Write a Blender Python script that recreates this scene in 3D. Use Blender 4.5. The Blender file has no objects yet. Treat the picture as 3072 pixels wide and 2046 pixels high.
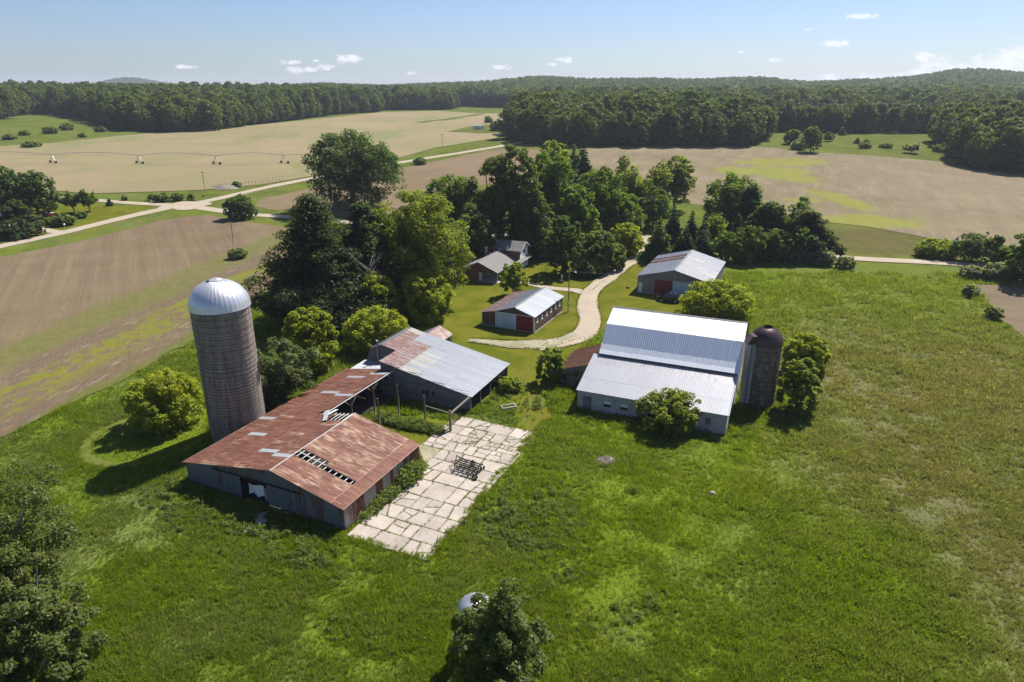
import bpy, math, random
import numpy as np
from mathutils import Matrix, Vector
random.seed(7)
RNG = np.random.default_rng(11)
SC = bpy.context.scene
COL = SC.collection
R = math.radians

# ---------------------------------------------------------------- camera
cd = bpy.data.cameras.new('camera')
cd.sensor_width = 36.0
cd.lens = 24.0
cd.clip_start = 0.5
cd.clip_end = 20000
cam = bpy.data.objects.new('camera', cd)
COL.objects.link(cam)
cam.location = (0, 0, 42)
cam.rotation_euler = (R(90 - 20.6), 0, 0)
SC.camera = cam

# ---------------------------------------------------------------- node helper
class N:
    def __init__(s, nt):
        s.nt = nt
    def new(s, t, **kw):
        n = s.nt.nodes.new(t)
        for k, v in kw.items():
            setattr(n, k, v)
        return n
    def inp(s, n, i, v):
        if v is None:
            return
        if hasattr(v, 'is_linked'):
            s.nt.links.new(v, n.inputs[i])
        else:
            if isinstance(v, (tuple, list)) and len(v) == 3 and n.inputs[i].type == 'RGBA':
                v = (*v, 1)
            n.inputs[i].default_value = v
    def math(s, op, a, b=None, c=None, clamp=False):
        n = s.new('ShaderNodeMath', operation=op, use_clamp=clamp)
        s.inp(n, 0, a); s.inp(n, 1, b); s.inp(n, 2, c)
        return n.outputs[0]
    def vmath(s, op, a, b=None):
        n = s.new('ShaderNodeVectorMath', operation=op)
        s.inp(n, 0, a); s.inp(n, 1, b)
        return n.outputs['Value'] if op in ('LENGTH', 'DOT_PRODUCT') else n.outputs[0]
    def pos(s):
        return s.new('ShaderNodeNewGeometry').outputs['Position']
    def obj(s):
        return s.new('ShaderNodeTexCoord').outputs['Object']
    def rnd(s):
        return s.new('ShaderNodeObjectInfo').outputs['Random']
    def island(s):
        return s.new('ShaderNodeNewGeometry').outputs['Random Per Island']
    def sep(s, v):
        n = s.new('ShaderNodeSeparateXYZ'); s.inp(n, 0, v)
        return n.outputs
    def comb(s, x, y, z):
        n = s.new('ShaderNodeCombineXYZ')
        s.inp(n, 0, x); s.inp(n, 1, y); s.inp(n, 2, z)
        return n.outputs[0]
    def map(s, v, scale=(1, 1, 1), rot=(0, 0, 0), loc=(0, 0, 0)):
        n = s.new('ShaderNodeMapping')
        s.inp(n, 0, v); n.inputs['Scale'].default_value = scale
        n.inputs['Rotation'].default_value = rot; n.inputs['Location'].default_value = loc
        return n.outputs[0]
    def noise(s, v, scale, detail=3, rough=.55, dist=0):
        n = s.new('ShaderNodeTexNoise')
        s.inp(n, 'Vector', v); n.inputs['Scale'].default_value = scale
        n.inputs['Detail'].default_value = detail; n.inputs['Roughness'].default_value = rough
        n.inputs['Distortion'].default_value = dist
        return n.outputs[0]
    def vor(s, v, scale, feature='F1', out='Distance'):
        n = s.new('ShaderNodeTexVoronoi', feature=feature)
        s.inp(n, 'Vector', v); n.inputs['Scale'].default_value = scale
        return n.outputs[out]
    def ss(s, x, a, b):
        n = s.new('ShaderNodeMapRange', interpolation_type='SMOOTHSTEP')
        s.inp(n, 0, x); n.inputs[1].default_value = a; n.inputs[2].default_value = b
        return n.outputs[0]
    def rng(s, x, a, b, c, d):
        n = s.new('ShaderNodeMapRange')
        s.inp(n, 0, x)
        for i, v in enumerate((a, b, c, d)):
            n.inputs[i + 1].default_value = v
        return n.outputs[0]
    def mix(s, f, a, b, mode='MIX'):
        n = s.new('ShaderNodeMix', data_type='RGBA', blend_type=mode)
        s.inp(n, 0, f); s.inp(n, 6, a); s.inp(n, 7, b)
        return n.outputs[2]
    def scale(s, c, f):
        n = s.new('ShaderNodeVectorMath', operation='SCALE')
        s.inp(n, 0, c); s.inp(n, 3, f)
        return n.outputs[0]
    def bump(s, h, strength=.4, dist=.05):
        n = s.new('ShaderNodeBump'); s.inp(n, 'Height', h)
        n.inputs['Strength'].default_value = strength; n.inputs['Distance'].default_value = dist
        return n.outputs[0]

# ---------------------------------------------------------------- sky, sun, exposure
SUN_EL, SUN_AZ = 51.0, 40.0          # azimuth clockwise from +Y
CLOUD_BLOBS = [(-0.2918, 0.0276, 0.0127, 0.0038), (-0.2865, 0.0166, 0.0178, 0.0051), (-0.2671, 0.0183, 0.014, 0.0038), (-0.2502, 0.0216, 0.0166, 0.0038), (-0.2589, 0.0289, 0.0057, 0.0019), (-0.2175, 0.0319, 0.0229, 0.0057), (-0.0148, 0.0217, 0.0217, 0.0032), (0.0724, 0.0315, 0.0115, 0.0045), (0.0561, 0.0255, 0.0102, 0.0025), (-0.1351, 0.0139, 0.0102, 0.0019), (0.4086, 0.0473, 0.0166, 0.0057), (0.4333, 0.077, 0.0204, 0.0038), (-0.4161, 0.0204, 0.0166, 0.0025), (0.5093, 0.0295, 0.014, 0.0051), (0.5262, 0.0221, 0.0242, 0.0089), (0.5237, 0.0117, 0.0382, 0.0076), (0.5619, 0.0161, 0.0255, 0.0115), (0.5858, 0.0213, 0.0382, 0.0166), (0.6069, 0.0246, 0.0319, 0.0191), (0.3417, 0.0282, 0.0102, 0.0032), (0.3754, 0.0638, 0.0064, 0.0025), (0.3343, 0.0033, 0.014, 0.0057), (0.4086, 0.0073, 0.014, 0.0051), (0.4551, 0.0081, 0.0166, 0.0057), (0.4884, 0.006, 0.0229, 0.0057), (0.3712, 0.0022, 0.0191, 0.0025), (0.2981, 0.039, 0.0064, 0.0019)]
world = bpy.data.worlds.new('World')
SC.world = world
world.use_nodes = True
wn = N(world.node_tree)
world.node_tree.nodes.clear()
sky = wn.new('ShaderNodeTexSky', sky_type='NISHITA', sun_disc=False)
sky.sun_elevation = R(SUN_EL)
sky.sun_rotation = R(SUN_AZ)
sky.altitude = 200
sky.air_density = 1.0
sky.dust_density = 0.6
sky.ozone_density = 1.6
gen = wn.new('ShaderNodeTexCoord').outputs['Generated']
g3 = wn.sep(gen)
az = wn.math('ARCTAN2', g3[0], g3[1])
el = wn.math('ARCSINE', g3[2])
ang = wn.comb(az, el, 0.0)
cn1 = wn.noise(wn.map(ang, (1, 1.7, 1)), 60, 5, .62)
cn2 = wn.noise(wn.map(ang, (1, 1.6, 1), loc=(3, 1, 0)), 170, 3, .6)
wob = wn.math('ADD', wn.math('MULTIPLY', wn.math('SUBTRACT', cn1, .5), 4.2), wn.math('MULTIPLY', wn.math('SUBTRACT', cn2, .5), 1.6))
mask = None
for (ca, ce, cw, ch) in CLOUD_BLOBS:
    dx = wn.math('DIVIDE', wn.math('SUBTRACT', az, ca), cw * 1.0)
    dy = wn.math('DIVIDE', wn.math('SUBTRACT', el, ce), ch * 1.1)
    d2 = wn.math('ADD', wn.math('MULTIPLY', dx, dx), wn.math('MULTIPLY', dy, dy))
    m = wn.math('SUBTRACT', 1.0, d2)
    mask = m if mask is None else wn.math('MAXIMUM', mask, m)
# the same small fair-weather clouds go on round the rest of the horizon
far_n = wn.noise(wn.map(ang, (1, 2.6, 1), loc=(7, 3, 0)), 9, 4, .6)
band = wn.math('MULTIPLY', wn.ss(wn.math('ABSOLUTE', az), .75, .95), wn.math('SUBTRACT', 1.0, wn.ss(el, .05, .3)))
m_far = wn.math('SUBTRACT', wn.math('MULTIPLY', wn.math('SUBTRACT', far_n, .58), 7.0), wn.math('MULTIPLY', wn.math('SUBTRACT', 1.0, band), 6.0))
mask = wn.math('MAXIMUM', mask, m_far)
cover = wn.ss(wn.math('ADD', mask, wob), -.05, 1.25)
cover = wn.math('MULTIPLY', cover, .88)
hs = wn.new('ShaderNodeHueSaturation')
hs.inputs['Saturation'].default_value = 0.9
world.node_tree.links.new(sky.outputs[0], hs.inputs['Color'])
skyt = wn.mix(1.0, hs.outputs[0], (.66, .765, 1.0), 'MULTIPLY')
skyc = wn.mix(cover, skyt, (8.6, 8.8, 9.2))
bg = wn.new('ShaderNodeBackground')
world.node_tree.links.new(skyc, bg.inputs[0])
bg.inputs[1].default_value = 0.066
wo = wn.new('ShaderNodeOutputWorld')
world.node_tree.links.new(bg.outputs[0], wo.inputs[0])

sd = bpy.data.lights.new('sun', 'SUN')
sd.energy = 4.6
sd.angle = R(.53)
sd.color = (1.0, .955, .88)
sun = bpy.data.objects.new('sun', sd)
COL.objects.link(sun)
sdir = Vector((math.sin(R(SUN_AZ)) * math.cos(R(SUN_EL)), math.cos(R(SUN_AZ)) * math.cos(R(SUN_EL)), math.sin(R(SUN_EL))))
sun.rotation_euler = sdir.to_track_quat('Z', 'Y').to_euler()
sun.location = (60, 60, 90)

SC.view_settings.view_transform = 'Standard'
SC.view_settings.look = 'None'
SC.view_settings.exposure = 0.85
SC.view_settings.gamma = 1.0
SC.view_settings.use_curve_mapping = False
SC.render.engine = 'CYCLES'
cy = SC.cycles
cy.max_bounces = 6
cy.diffuse_bounces = 4
cy.glossy_bounces = 2
cy.transmission_bounces = 3
cy.volume_bounces = 0
cy.transparent_max_bounces = 4
cy.use_denoising = True
cy.use_adaptive_sampling = True
cy.adaptive_threshold = 0.02
cy.caustics_reflective = False
cy.caustics_refractive = False
SC.render.filter_size = 1.3

# ---------------------------------------------------------------- tables (metres, +Y away from the viewer)
TREES = [
    (-0.9, 38.3, 9.7, 4.23, 'cone', 'olive', 'broadleaf_tree', 'dark leafy tree in the foreground half hiding the small silver dome'),
    (-42.0, 44.6, 16.0, 6.12, 'wild', 'olive', 'broadleaf_tree', 'tall loose olive tree at the left edge of the foreground meadow'),
    (-36.0, 40.3, 10.0, 4.02, 'wild', 'olive', 'broadleaf_tree', 'lower olive tree below the tall one in the bottom left corner'),
    (-45.4, 80.5, 7.1, 4.76, 'bush', 'bright', 'round_tree', 'round yellow-green tree on the mown ring left of the tall silo'),
    (-31.6, 85.7, 11.0, 4.54, 'wild', 'greyg', 'broadleaf_tree', 'grey-green tree just right of the tall concrete silo'),
    (-31.1, 98.3, 10.5, 4.14, 'bush', 'bright', 'broadleaf_tree', 'taller yellow-tipped tree behind the grey-green one by the long rusty wing'),
    (-22.6, 107.6, 7.0, 5.51, 'bush', 'bright', 'round_tree', "bright yellow-green tree behind the grey barn's dark gambrel gable"),
    (-16.5, 122.9, 9.6, 5.15, 'bush', 'bright', 'broadleaf_tree', 'yellow-green tree at the lawn edge, right end of the big grove'),
    (-25.5, 119.5, 10.1, 4.64, 'bush', 'bright', 'broadleaf_tree', "pale yellow-green tree under the tall pines at the grove's near edge"),
    (-22.3, 121.2, 3.7, 2.82, 'bush', 'greyg', 'shrub', 'small grey shrub peeping over the bright round tree by the grey barn'),
    (-35.6, 121.5, 23.3, 10.61, 'pine', 'pine', 'pine_tree', 'tall dark white pine at the left end of the big grove'),
    (-27.8, 126.7, 21.4, 7.74, 'pine', 'pine', 'pine_tree', 'second tall dark pine, between the end pine and the bright maple'),
    (-19.0, 132.3, 22.9, 10.07, 'maple', 'yel', 'maple_tree', 'huge yellow-green maple at the heart of the grove left of the brown house'),
    (-25.9, 132.9, 17.2, 5.32, 'maple', 'teal', 'broadleaf_tree', 'blue-green tree tucked between the dark pines and the yellow-green maple'),
    (-16.2, 189.8, 19.0, 9.2, 'maple', 'mid', 'broadleaf_tree', 'rich green tree behind the yellow-green maple, beside the brown field'),
    (-5.8, 181.7, 25.4, 7.37, 'loose', 'greyd', 'broadleaf_tree', 'tall grey-green poplar-like tree at the left of the central tall trees'),
    (0.3, 174.3, 27.9, 6.69, 'maple', 'greyd', 'broadleaf_tree', 'tallest grey-green tree in the middle of the grove behind the house'),
    (-6.3, 176.7, 17.3, 6.32, 'loose', 'greyd', 'broadleaf_tree', "grey-green tree directly behind the brown house's left end"),
    (10.4, 189.8, 24.5, 8.46, 'maple', 'mid', 'broadleaf_tree', 'broad rich green tree just right of the tallest grey-green one'),
    (15.2, 264.0, 21.1, 7.08, 'maple', 'bright2', 'broadleaf_tree', 'yellow-green treetop at the back of the grove before the far wood'),
    (28.1, 277.6, 20.1, 5.57, 'spruce', 'spruce', 'spruce_tree', 'dark pointed spruce at the back of the grove beside the right field'),
    (22.5, 268.5, 18.8, 4.23, 'loose', 'greyd', 'broadleaf_tree', "slim grey tree left of the dark pointed spruce at the grove's back"),
    (25.3, 198.5, 19.7, 7.99, 'maple', 'mid', 'broadleaf_tree', 'dark rich green tree between the broad green tree and the pale olive one'),
    (40.5, 222.5, 20.1, 9.59, 'loose', 'pale', 'broadleaf_tree', 'pale olive tree with bare lower limbs in front of the white house'),
    (56.4, 239.4, 18.8, 6.46, 'maple', 'pale', 'broadleaf_tree', 'pale green tree at the right end of the grove by the ploughed field'),
    (12.0, 157.6, 13.4, 4.76, 'maple', 'dark', 'maple_tree', 'dark round lawn maple with a clear trunk beside the brown house'),
    (20.4, 159.6, 9.7, 4.71, 'bush', 'greyg2', 'shrub', 'tall shrub mass on the left verge of the gravel drive'),
    (29.9, 176.9, 8.1, 4.74, 'bush', 'bright', 'shrub', 'bright yellow-green shrub beside the gravel drive above the grey shrub mass'),
    (17.8, 156.0, 4.2, 4.03, 'bush', 'greyg2', 'shrub', 'low rounded shrub nearest the yard lamp pole by the drive'),
    (24.2, 161.5, 6.2, 3.65, 'bush', 'greyg2', 'shrub', 'shrub at the drive verge between the two tall shrubs'),
    (37.2, 170.5, 10.9, 4.89, 'spruce', 'dark', 'spruce_tree', 'broad dark spruce overhanging the far end of the gravel drive'),
    (45.1, 189.8, 11.0, 3.51, 'spruce', 'blue', 'spruce_tree', "blue spruce right behind the broad dark one at the drive's end"),
    (48.8, 184.4, 10.7, 2.76, 'spruce', 'blue', 'spruce_tree', "narrow blue spruce second from the drive's end"),
    (51.3, 181.7, 9.8, 2.46, 'spruce', 'blue', 'spruce_tree', "slim blue spruce third from the drive's end"),
    (49.1, 173.3, 7.6, 3.85, 'spruce', 'blue', 'spruce_tree', 'low blue spruce just above the left ridge end of the large grey shed'),
    (66.4, 207.8, 16.8, 8.67, 'maple', 'mid', 'broadleaf_tree', 'large rich green maple standing above the spruces right of the grove'),
    (68.8, 198.5, 14.7, 5.37, 'pine', 'pine', 'pine_tree', "dark pine showing behind the large maple's right side"),
    (56.0, 187.1, 8.4, 2.9, 'maple', 'bright2', 'broadleaf_tree', 'small light green tree among the blue spruces'),
    (54.0, 169.6, 7.2, 3.87, 'maple', 'mid', 'broadleaf_tree', "green tree close behind the large grey shed's back corner"),
    (60.5, 181.7, 10.0, 3.89, 'spruce', 'spruce', 'spruce_tree', 'dark spruce below the large maple'),
    (66.1, 179.2, 12.1, 6.11, 'pine', 'pine2', 'pine_tree', 'brownish pine in the middle of the tree belt right of the large shed'),
    (71.5, 176.7, 15.3, 6.03, 'loose', 'mid2', 'broadleaf_tree', 'tall broad tree in the middle of the belt before the right field'),
    (76.1, 173.3, 11.7, 6.71, 'pine', 'pine2', 'pine_tree', 'olive-brown pine near the right end of the tree belt'),
    (80.0, 171.4, 7.4, 3.75, 'pine', 'pine', 'pine_tree', 'small pine at the right tip of the tree belt'),
    (64.8, 170.5, 7.6, 3.79, 'spruce', 'greyd', 'spruce_tree', 'shaggy cedar in front of the tree belt by the road'),
    (56.9, 166.3, 5.2, 2.69, 'bush', 'greyg2', 'shrub', "grey shrub just right of the large grey shed's roof"),
    (69.4, 170.6, 3.7, 2.64, 'bush', 'greyg', 'shrub', 'silvery shrub in front of the cedar on the road verge'),
    (72.7, 168.4, 4.5, 3.25, 'bush', 'silver', 'shrub', 'large silver shrub on the road verge under the pines'),
    (76.9, 166.7, 4.2, 3.33, 'bush', 'silver', 'shrub', 'second silver shrub to the right on the road verge'),
    (80.9, 161.8, 3.0, 2.41, 'bush', 'silver', 'shrub', 'lone silver shrub at the start of the visible right road'),
    (0.3, 139.0, 7.5, 2.86, 'maple', 'bright2', 'young_tree', "young leafy tree on the lawn in front of the brown house's carport"),
    (39.5, 125.0, 6.7, 6.68, 'bush', 'bright', 'round_tree', "wide yellow-green tree behind the white barn's ridge"),
    (45.2, 97.7, 6.5, 3.38, 'bush', 'bright', 'round_tree', 'yellow-green tree behind the brown-domed silo on its right'),
    (38.9, 84.3, 7.9, 2.81, 'bush', 'bright2', 'round_tree', 'yellow-green tree hugging the near right side of the brown-domed silo'),
    (20.4, 79.6, 5.0, 3.91, 'bush', 'yel', 'round_tree', 'round yellow-green tree against the block wall front of the white barn'),
    (6.0, 94.3, 5.4, 2.26, 'bush', 'bright2', 'shrub', "leafy shrub left of the white barn's rusty lean-to"),
    (9.5, 93.3, 2.9, 1.35, 'bush', 'bright2', 'shrub', "small shrub at the white barn's near left corner"),
    (-56.1, 244.9, 25.5, 16.47, 'maple', 'oak', 'oak_tree', 'enormous dark round oak beside the crossroad field'),
    (-55.3, 310.3, 11.8, 4.98, 'bush', 'greyg', 'shrub', "greyish tree just behind the huge oak's right side"),
    (-89.6, 226.3, 7.4, 5.12, 'bush', 'dark', 'round_tree', 'dark round tree on the corner verge of the crossroads'),
    (-68.0, 217.0, 4.9, 2.36, 'maple', 'dark', 'young_tree', 'small round dark tree on the verge near the grove'),
    (-64.2, 216.2, 2.8, 2.47, 'bush', 'silver', 'shrub', 'pale shrub touching the small round verge tree'),
    (-45.5, 347.7, 3.2, 3.22, 'bush', 'greyg', 'shrub', 'lone round bush on the verge of the far gravel road'),
    (-70.7, 172.2, 2.5, 2.33, 'bush', 'greyg', 'shrub', 'small bush at the foot of the leaning pole in the brown field'),
    (-169.6, 229.6, 16.9, 6.95, 'maple', 'oak', 'broadleaf_tree', 'dark large tree at the extreme left over the hidden white house'),
    (-156.9, 226.7, 15.2, 7.09, 'maple', 'oak', 'broadleaf_tree', 'dark large tree right above the red and white boat'),
    (-150.6, 235.6, 8.6, 4.12, 'loose', 'greyg', 'fruit_tree', 'first small open-branched fruit tree on the left lawn'),
    (-146.2, 237.1, 8.0, 3.77, 'loose', 'mid', 'fruit_tree', 'second small fruit tree, nearer the crossroads, on the left lawn'),
    (-149.5, 206.5, 9.2, 5.76, 'pine', 'pine2', 'pine_tree', 'scraggly pine in front of the hidden white house'),
    (-144.7, 198.5, 5.1, 5.37, 'pine', 'pine', 'pine_tree', 'low dark pine by the left driveway mouth'),
    (-142.5, 215.7, 3.4, 3.68, 'bush', 'greyg', 'shrub', 'wide grey-green shrub in front of the red and white boat'),
    (-147.2, 217.1, 2.2, 1.93, 'bush', 'mid', 'shrub', 'small green bush left of the wide shrub by the boat'),
    (-143.3, 227.3, 2.0, 1.73, 'bush', 'dark', 'shrub', 'small dark bush on the lawn beneath the fruit trees'),
    (-145.8, 249.0, 2.7, 1.21, 'spruce', 'blue', 'spruce_tree', 'tiny blue spruce near the road on the left lawn'),
    (-145.7, 258.9, 1.8, 0.98, 'bush', 'greyg', 'shrub', 'tiny bush at the field edge beyond the left road'),
    (-135.5, 259.3, 2.4, 1.47, 'bush', 'greyg', 'shrub', 'leftmost of four bushes on the far verge of the crossroads'),
    (-130.3, 256.8, 3.1, 2.74, 'bush', 'greyg', 'shrub', 'second from the left of four bushes on the far crossroads verge'),
    (-125.6, 258.9, 2.7, 2.11, 'bush', 'greyg', 'shrub', 'third from the left of four bushes on the far crossroads verge'),
    (-120.7, 259.1, 2.4, 1.31, 'bush', 'greyg', 'shrub', 'fourth from the left of four bushes on the far crossroads verge'),
    (-114.1, 287.5, 2.2, 1.98, 'bush', 'greyd', 'shrub', 'dark bush at the end of the brush pile by the field corner'),
    (163.4, 386.7, 13.5, 5.25, 'maple', 'pale2', 'broadleaf_tree', 'tall pale willow-like tree at the back corner of the right field'),
    (166.6, 421.6, 8.1, 5.13, 'bush', 'dark', 'shrub', 'dark bushy tree left of the pale willow-like tree'),
    (161.6, 398.5, 4.9, 4.38, 'bush', 'silver', 'shrub', 'silvery bush at the foot of the pale willow-like tree'),
    (194.3, 435.2, 5.1, 3.2, 'maple', 'dark', 'broadleaf_tree', 'small dark tree just right of the pale willow-like tree on the meadow'),
    (219.2, 472.9, 5.3, 2.54, 'spruce', 'blue', 'spruce_tree', 'blue spruce standing clear before the spruce plantation'),
    (206.6, 424.2, 3.5, 2.15, 'spruce', 'dark', 'spruce_tree', 'left one of a pair of little spruces on the far meadow'),
    (213.9, 428.6, 3.0, 2.03, 'spruce', 'dark', 'spruce_tree', 'right one of a pair of little spruces on the far meadow'),
    (201.1, 403.3, 3.2, 3.45, 'bush', 'dark', 'shrub', 'dark bush below the pair of little spruces'),
    (214.1, 405.4, 2.0, 3.72, 'bush', 'greyg', 'shrub', 'low round bush in the middle of the far meadow'),
    (217.4, 383.7, 5.0, 4.97, 'loose', 'silver', 'shrub', 'open silvery shrub toward the right of the far meadow'),
    (272.2, 456.9, 5.8, 3.08, 'maple', 'mid', 'broadleaf_tree', 'small round tree at the left corner of the right-hand wood'),
    (238.4, 388.4, 3.7, 5.92, 'bush', 'dark', 'shrub', 'dark bush at the foot of the right-hand wood'),
    (110.3, 174.2, 4.3, 5.0, 'bush', 'bright2', 'shrub', 'light green thicket beyond the right road'),
    (116.7, 169.6, 6.8, 5.09, 'maple', 'dark', 'broadleaf_tree', 'dark round-topped tree beyond the right road beside the light thicket'),
    (120.5, 168.2, 7.5, 2.74, 'loose', 'greyd', 'broadleaf_tree', 'thin-topped tree right of the dark round-topped one by the road'),
    (124.5, 169.7, 3.9, 3.81, 'bush', 'mid', 'shrub', 'green bush beyond the road near the right edge'),
    (114.2, 147.4, 13.1, 3.9, 'maple', 'mid2', 'broadleaf_tree', 'tall tree cut by the right edge of the picture beside the road'),
    (106.9, 154.4, 2.5, 3.01, 'bush', 'silver', 'shrub', 'silver shrub on the near side of the right road'),
    (111.7, 151.9, 3.8, 3.54, 'bush', 'silver', 'shrub', 'bigger silver shrub on the near side of the right road'),
    (114.4, 149.6, 3.4, 2.92, 'bush', 'dark', 'shrub', 'dark bush below the tree at the right edge'),
    (97.2, 139.0, 2.4, 1.65, 'bush', 'silver', 'shrub', "small silver shrub standing alone at the meadow's brown field corner"),
    (91.9, 123.8, 2.4, 1.65, 'bush', 'greyg2', 'shrub', 'small wispy shrub on the border of the bare brown field at right'),
    (-20.3, 617.5, 5.1, 3.74, 'bush', 'dark', 'shrub', "small dark tree behind the camper on the tan field's edge"),
    (12.1, 714.1, 6.5, 3.46, 'maple', 'dark', 'broadleaf_tree', 'small dark tree before the far wood beyond the camper'),
    (-10.1, 516.4, 6.8, 6.25, 'bush', 'greyg', 'shrub', 'grey bush patch right of the camper'),
    (-10.3, 172.2, 3.3, 2.22, 'bush', 'greyg', 'shrub', "grey-green shrub at the brown house's left corner"),
    (-285.8, 421.4, 3.0, 5.14, 'bush', 'greyg', 'shrub', 'dark shrub on the sloping meadow at far left'),
    (-323.8, 457.3, 3.4, 3.62, 'bush', 'greyg', 'shrub', 'leftmost bush on the sloping meadow at far left'),
    (-330.4, 482.6, 3.1, 3.23, 'bush', 'greyg2', 'shrub', 'small bush halfway up the sloping meadow at far left'),
    (-322.9, 498.9, 4.2, 5.14, 'bush', 'greyg', 'shrub', 'grey bush clump in the middle of the sloping far left meadow'),
    (-288.6, 477.6, 2.6, 2.62, 'bush', 'greyg2', 'shrub', 'small bush low on the sloping meadow beside the left wood'),
    (-299.9, 519.7, 3.4, 3.79, 'bush', 'dark', 'shrub', "dark bush at the right end of the sloping meadow by the wood's foot"),
    (-329.3, 528.0, 4.9, 4.8, 'bush', 'greyd', 'shrub', 'shrub clump on the sloping meadow below the left wood'),
    (-24.1, 147.4, 13.1, 5.84, 'maple', 'mid', 'broadleaf_tree', "green understorey tree below the yellow-green maple's left flank"),
    (-15.8, 152.9, 14.0, 5.03, 'maple', 'mid', 'broadleaf_tree', "green understorey tree below the yellow-green maple's right flank"),
    (-9.1, 164.2, 14.2, 5.1, 'maple', 'greyd', 'broadleaf_tree', "shaded tree filling the gap behind the shrub at the house's left corner"),
    (5.1, 174.3, 16.6, 6.24, 'maple', 'greyd', 'broadleaf_tree', "shaded grey tree standing right behind the house's upper storey"),
    (17.1, 181.7, 17.2, 6.19, 'maple', 'mid', 'broadleaf_tree', 'green tree behind the dark lawn maple'),
    (31.3, 198.5, 13.1, 6.71, 'maple', 'mid2', 'broadleaf_tree', "green tree left of the pale olive tree's bare limbs"),
    (-0.2, 171.2, 5.7, 5.19, 'bush', 'mid', 'shrub', 'dark green thicket directly behind the house roof'),
    (8.9, 174.2, 5.1, 5.0, 'bush', 'greyd', 'shrub', 'dark thicket between the house and the dark lawn maple'),
    (43.7, 211.0, 12.5, 5.75, 'maple', 'mid', 'broadleaf_tree', 'green tree between the pale olive tree and the white house gable'),
    (-40.1, 121.5, 12.7, 5.16, 'pine', 'pine', 'pine_tree', 'shorter pine at the extreme left edge of the big grove'),
    (-31.5, 119.1, 15.7, 6.19, 'pine', 'pine', 'pine_tree', 'pine filling the gap between the two tallest pines'),
    (-30.1, 119.5, 11.5, 3.75, 'bush', 'bright2', 'broadleaf_tree', 'yellow-green tree in front of the dark pines'),
    (60.0, 168.7, 9.0, 4.13, 'maple', 'mid2', 'broadleaf_tree', 'green tree low in the belt just right of the large maple'),
    (66.6, 168.7, 7.7, 3.85, 'maple', 'dark', 'broadleaf_tree', 'dark low tree in the belt under the tall broad tree'),
    (72.4, 169.6, 8.8, 3.87, 'maple', 'mid', 'broadleaf_tree', 'green tree in the belt between the tall broad tree and the olive pine'),
    (76.8, 170.3, 5.6, 3.39, 'bush', 'greyg2', 'shrub', 'grey-green bush at the foot of the olive pine'),
    (43.5, 169.6, 8.9, 4.26, 'spruce', 'spruce', 'spruce_tree', "dark low spruce just behind the large grey shed's left ridge"),
    (-0.4, 91.4, 1.8, 1.89, 'bush', 'bright2', 'shrub', "weedy shrub growing beside the grey barn's open eave"),
]
F_TAN = [(-337.4, 379.8), (-306.0, 422.7), (-287.7, 439.1), (-261.4, 504.9), (-245.4, 531.1), (-221.9, 590.7), (-177.7, 703.0), (-144.7, 805.9), (-84.3, 835.0), (-38.5, 775.2), (38.3, 763.2), (26.6, 599.2), (-0.7, 573.1), (-5.1, 487.6), (-10.4, 457.2), (-35.4, 420.6), (-44.5, 408.9), (-57.2, 374.6), (-71.0, 339.1), (-89.8, 314.8), (-106.0, 293.1), (-117.2, 284.0), (-131.2, 279.2), (-152.0, 275.4), (-167.8, 272.6), (-181.6, 278.4), (-210.3, 284.5), (-264.0, 292.9)]
F_MID = [(-93.1, 248.1), (-95.3, 261.6), (-82.0, 285.8), (-54.6, 335.0), (-16.2, 391.5), (-4.2, 403.6), (27.7, 397.2), (22.5, 319.4), (-17.5, 287.5), (-40.3, 228.2), (-61.2, 230.3), (-71.9, 237.1), (-85.5, 241.7)]
F_LEFT = [(-144.6, 152.9), (-132.8, 173.3), (-124.2, 191.0), (-118.0, 209.7), (-115.0, 223.2), (-109.6, 230.3), (-102.9, 231.8), (-87.2, 221.1), (-64.0, 209.1), (-59.7, 189.8), (-53.6, 160.9), (-50.9, 149.2), (-53.7, 123.3), (-58.7, 96.3), (-64.9, 76.6), (-69.6, 65.5)]
F_RIGHT = [(40.2, 400.5), (81.2, 408.8), (136.3, 408.1), (150.0, 404.3), (159.2, 383.5), (171.1, 383.5), (190.2, 374.0), (206.9, 362.2), (215.6, 353.8), (211.9, 333.0), (223.2, 318.8), (230.1, 313.2), (265.9, 277.6), (164.4, 165.1), (139.8, 183.3), (126.9, 192.1), (120.6, 198.5), (112.3, 213.0), (96.5, 224.6), (85.4, 243.2), (65.7, 251.3), (44.4, 319.2), (34.8, 343.9)]
F_EDGE = [(103.3, 147.4), (109.4, 147.4), (137.8, 135.9), (96.8, 90.8), (90.9, 113.7), (93.2, 123.3), (98.2, 135.9)]
ROAD_A = [(-148.0, 156.8), (-144.9, 171.4), (-141.7, 186.0), (-135.4, 205.3), (-128.7, 230.3), (-122.7, 244.1), (-118.6, 250.6), (-112.2, 262.5), (-102.9, 283.9), (-88.3, 309.1), (-56.4, 353.7), (-40.8, 372.6), (-9.4, 411.5), (14.5, 445.6)]
ROAD_B = [(-182.6, 266.2), (-172.5, 263.5), (-150.8, 257.3), (-135.3, 252.3), (-117.5, 248.1), (-107.3, 242.5), (-91.9, 234.1), (-73.7, 228.2), (-38.0, 214.3), (-10.0, 202.8), (15.7, 198.5), (36.7, 194.4), (61.6, 185.4), (87.0, 172.8), (101.6, 168.7), (125.2, 162.5), (153.3, 152.9)]
DRIVE = [(40.1, 201.9), (33.7, 176.5), (26.1, 161.3), (20.9, 150.5), (17.4, 143.0), (15.5, 135.2), (15.2, 128.1), (14.9, 121.7), (13.3, 116.5), (10.3, 112.4), (6.2, 110.1), (1.6, 110.3), (-2.6, 110.9), (-7.5, 112.4)]
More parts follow.
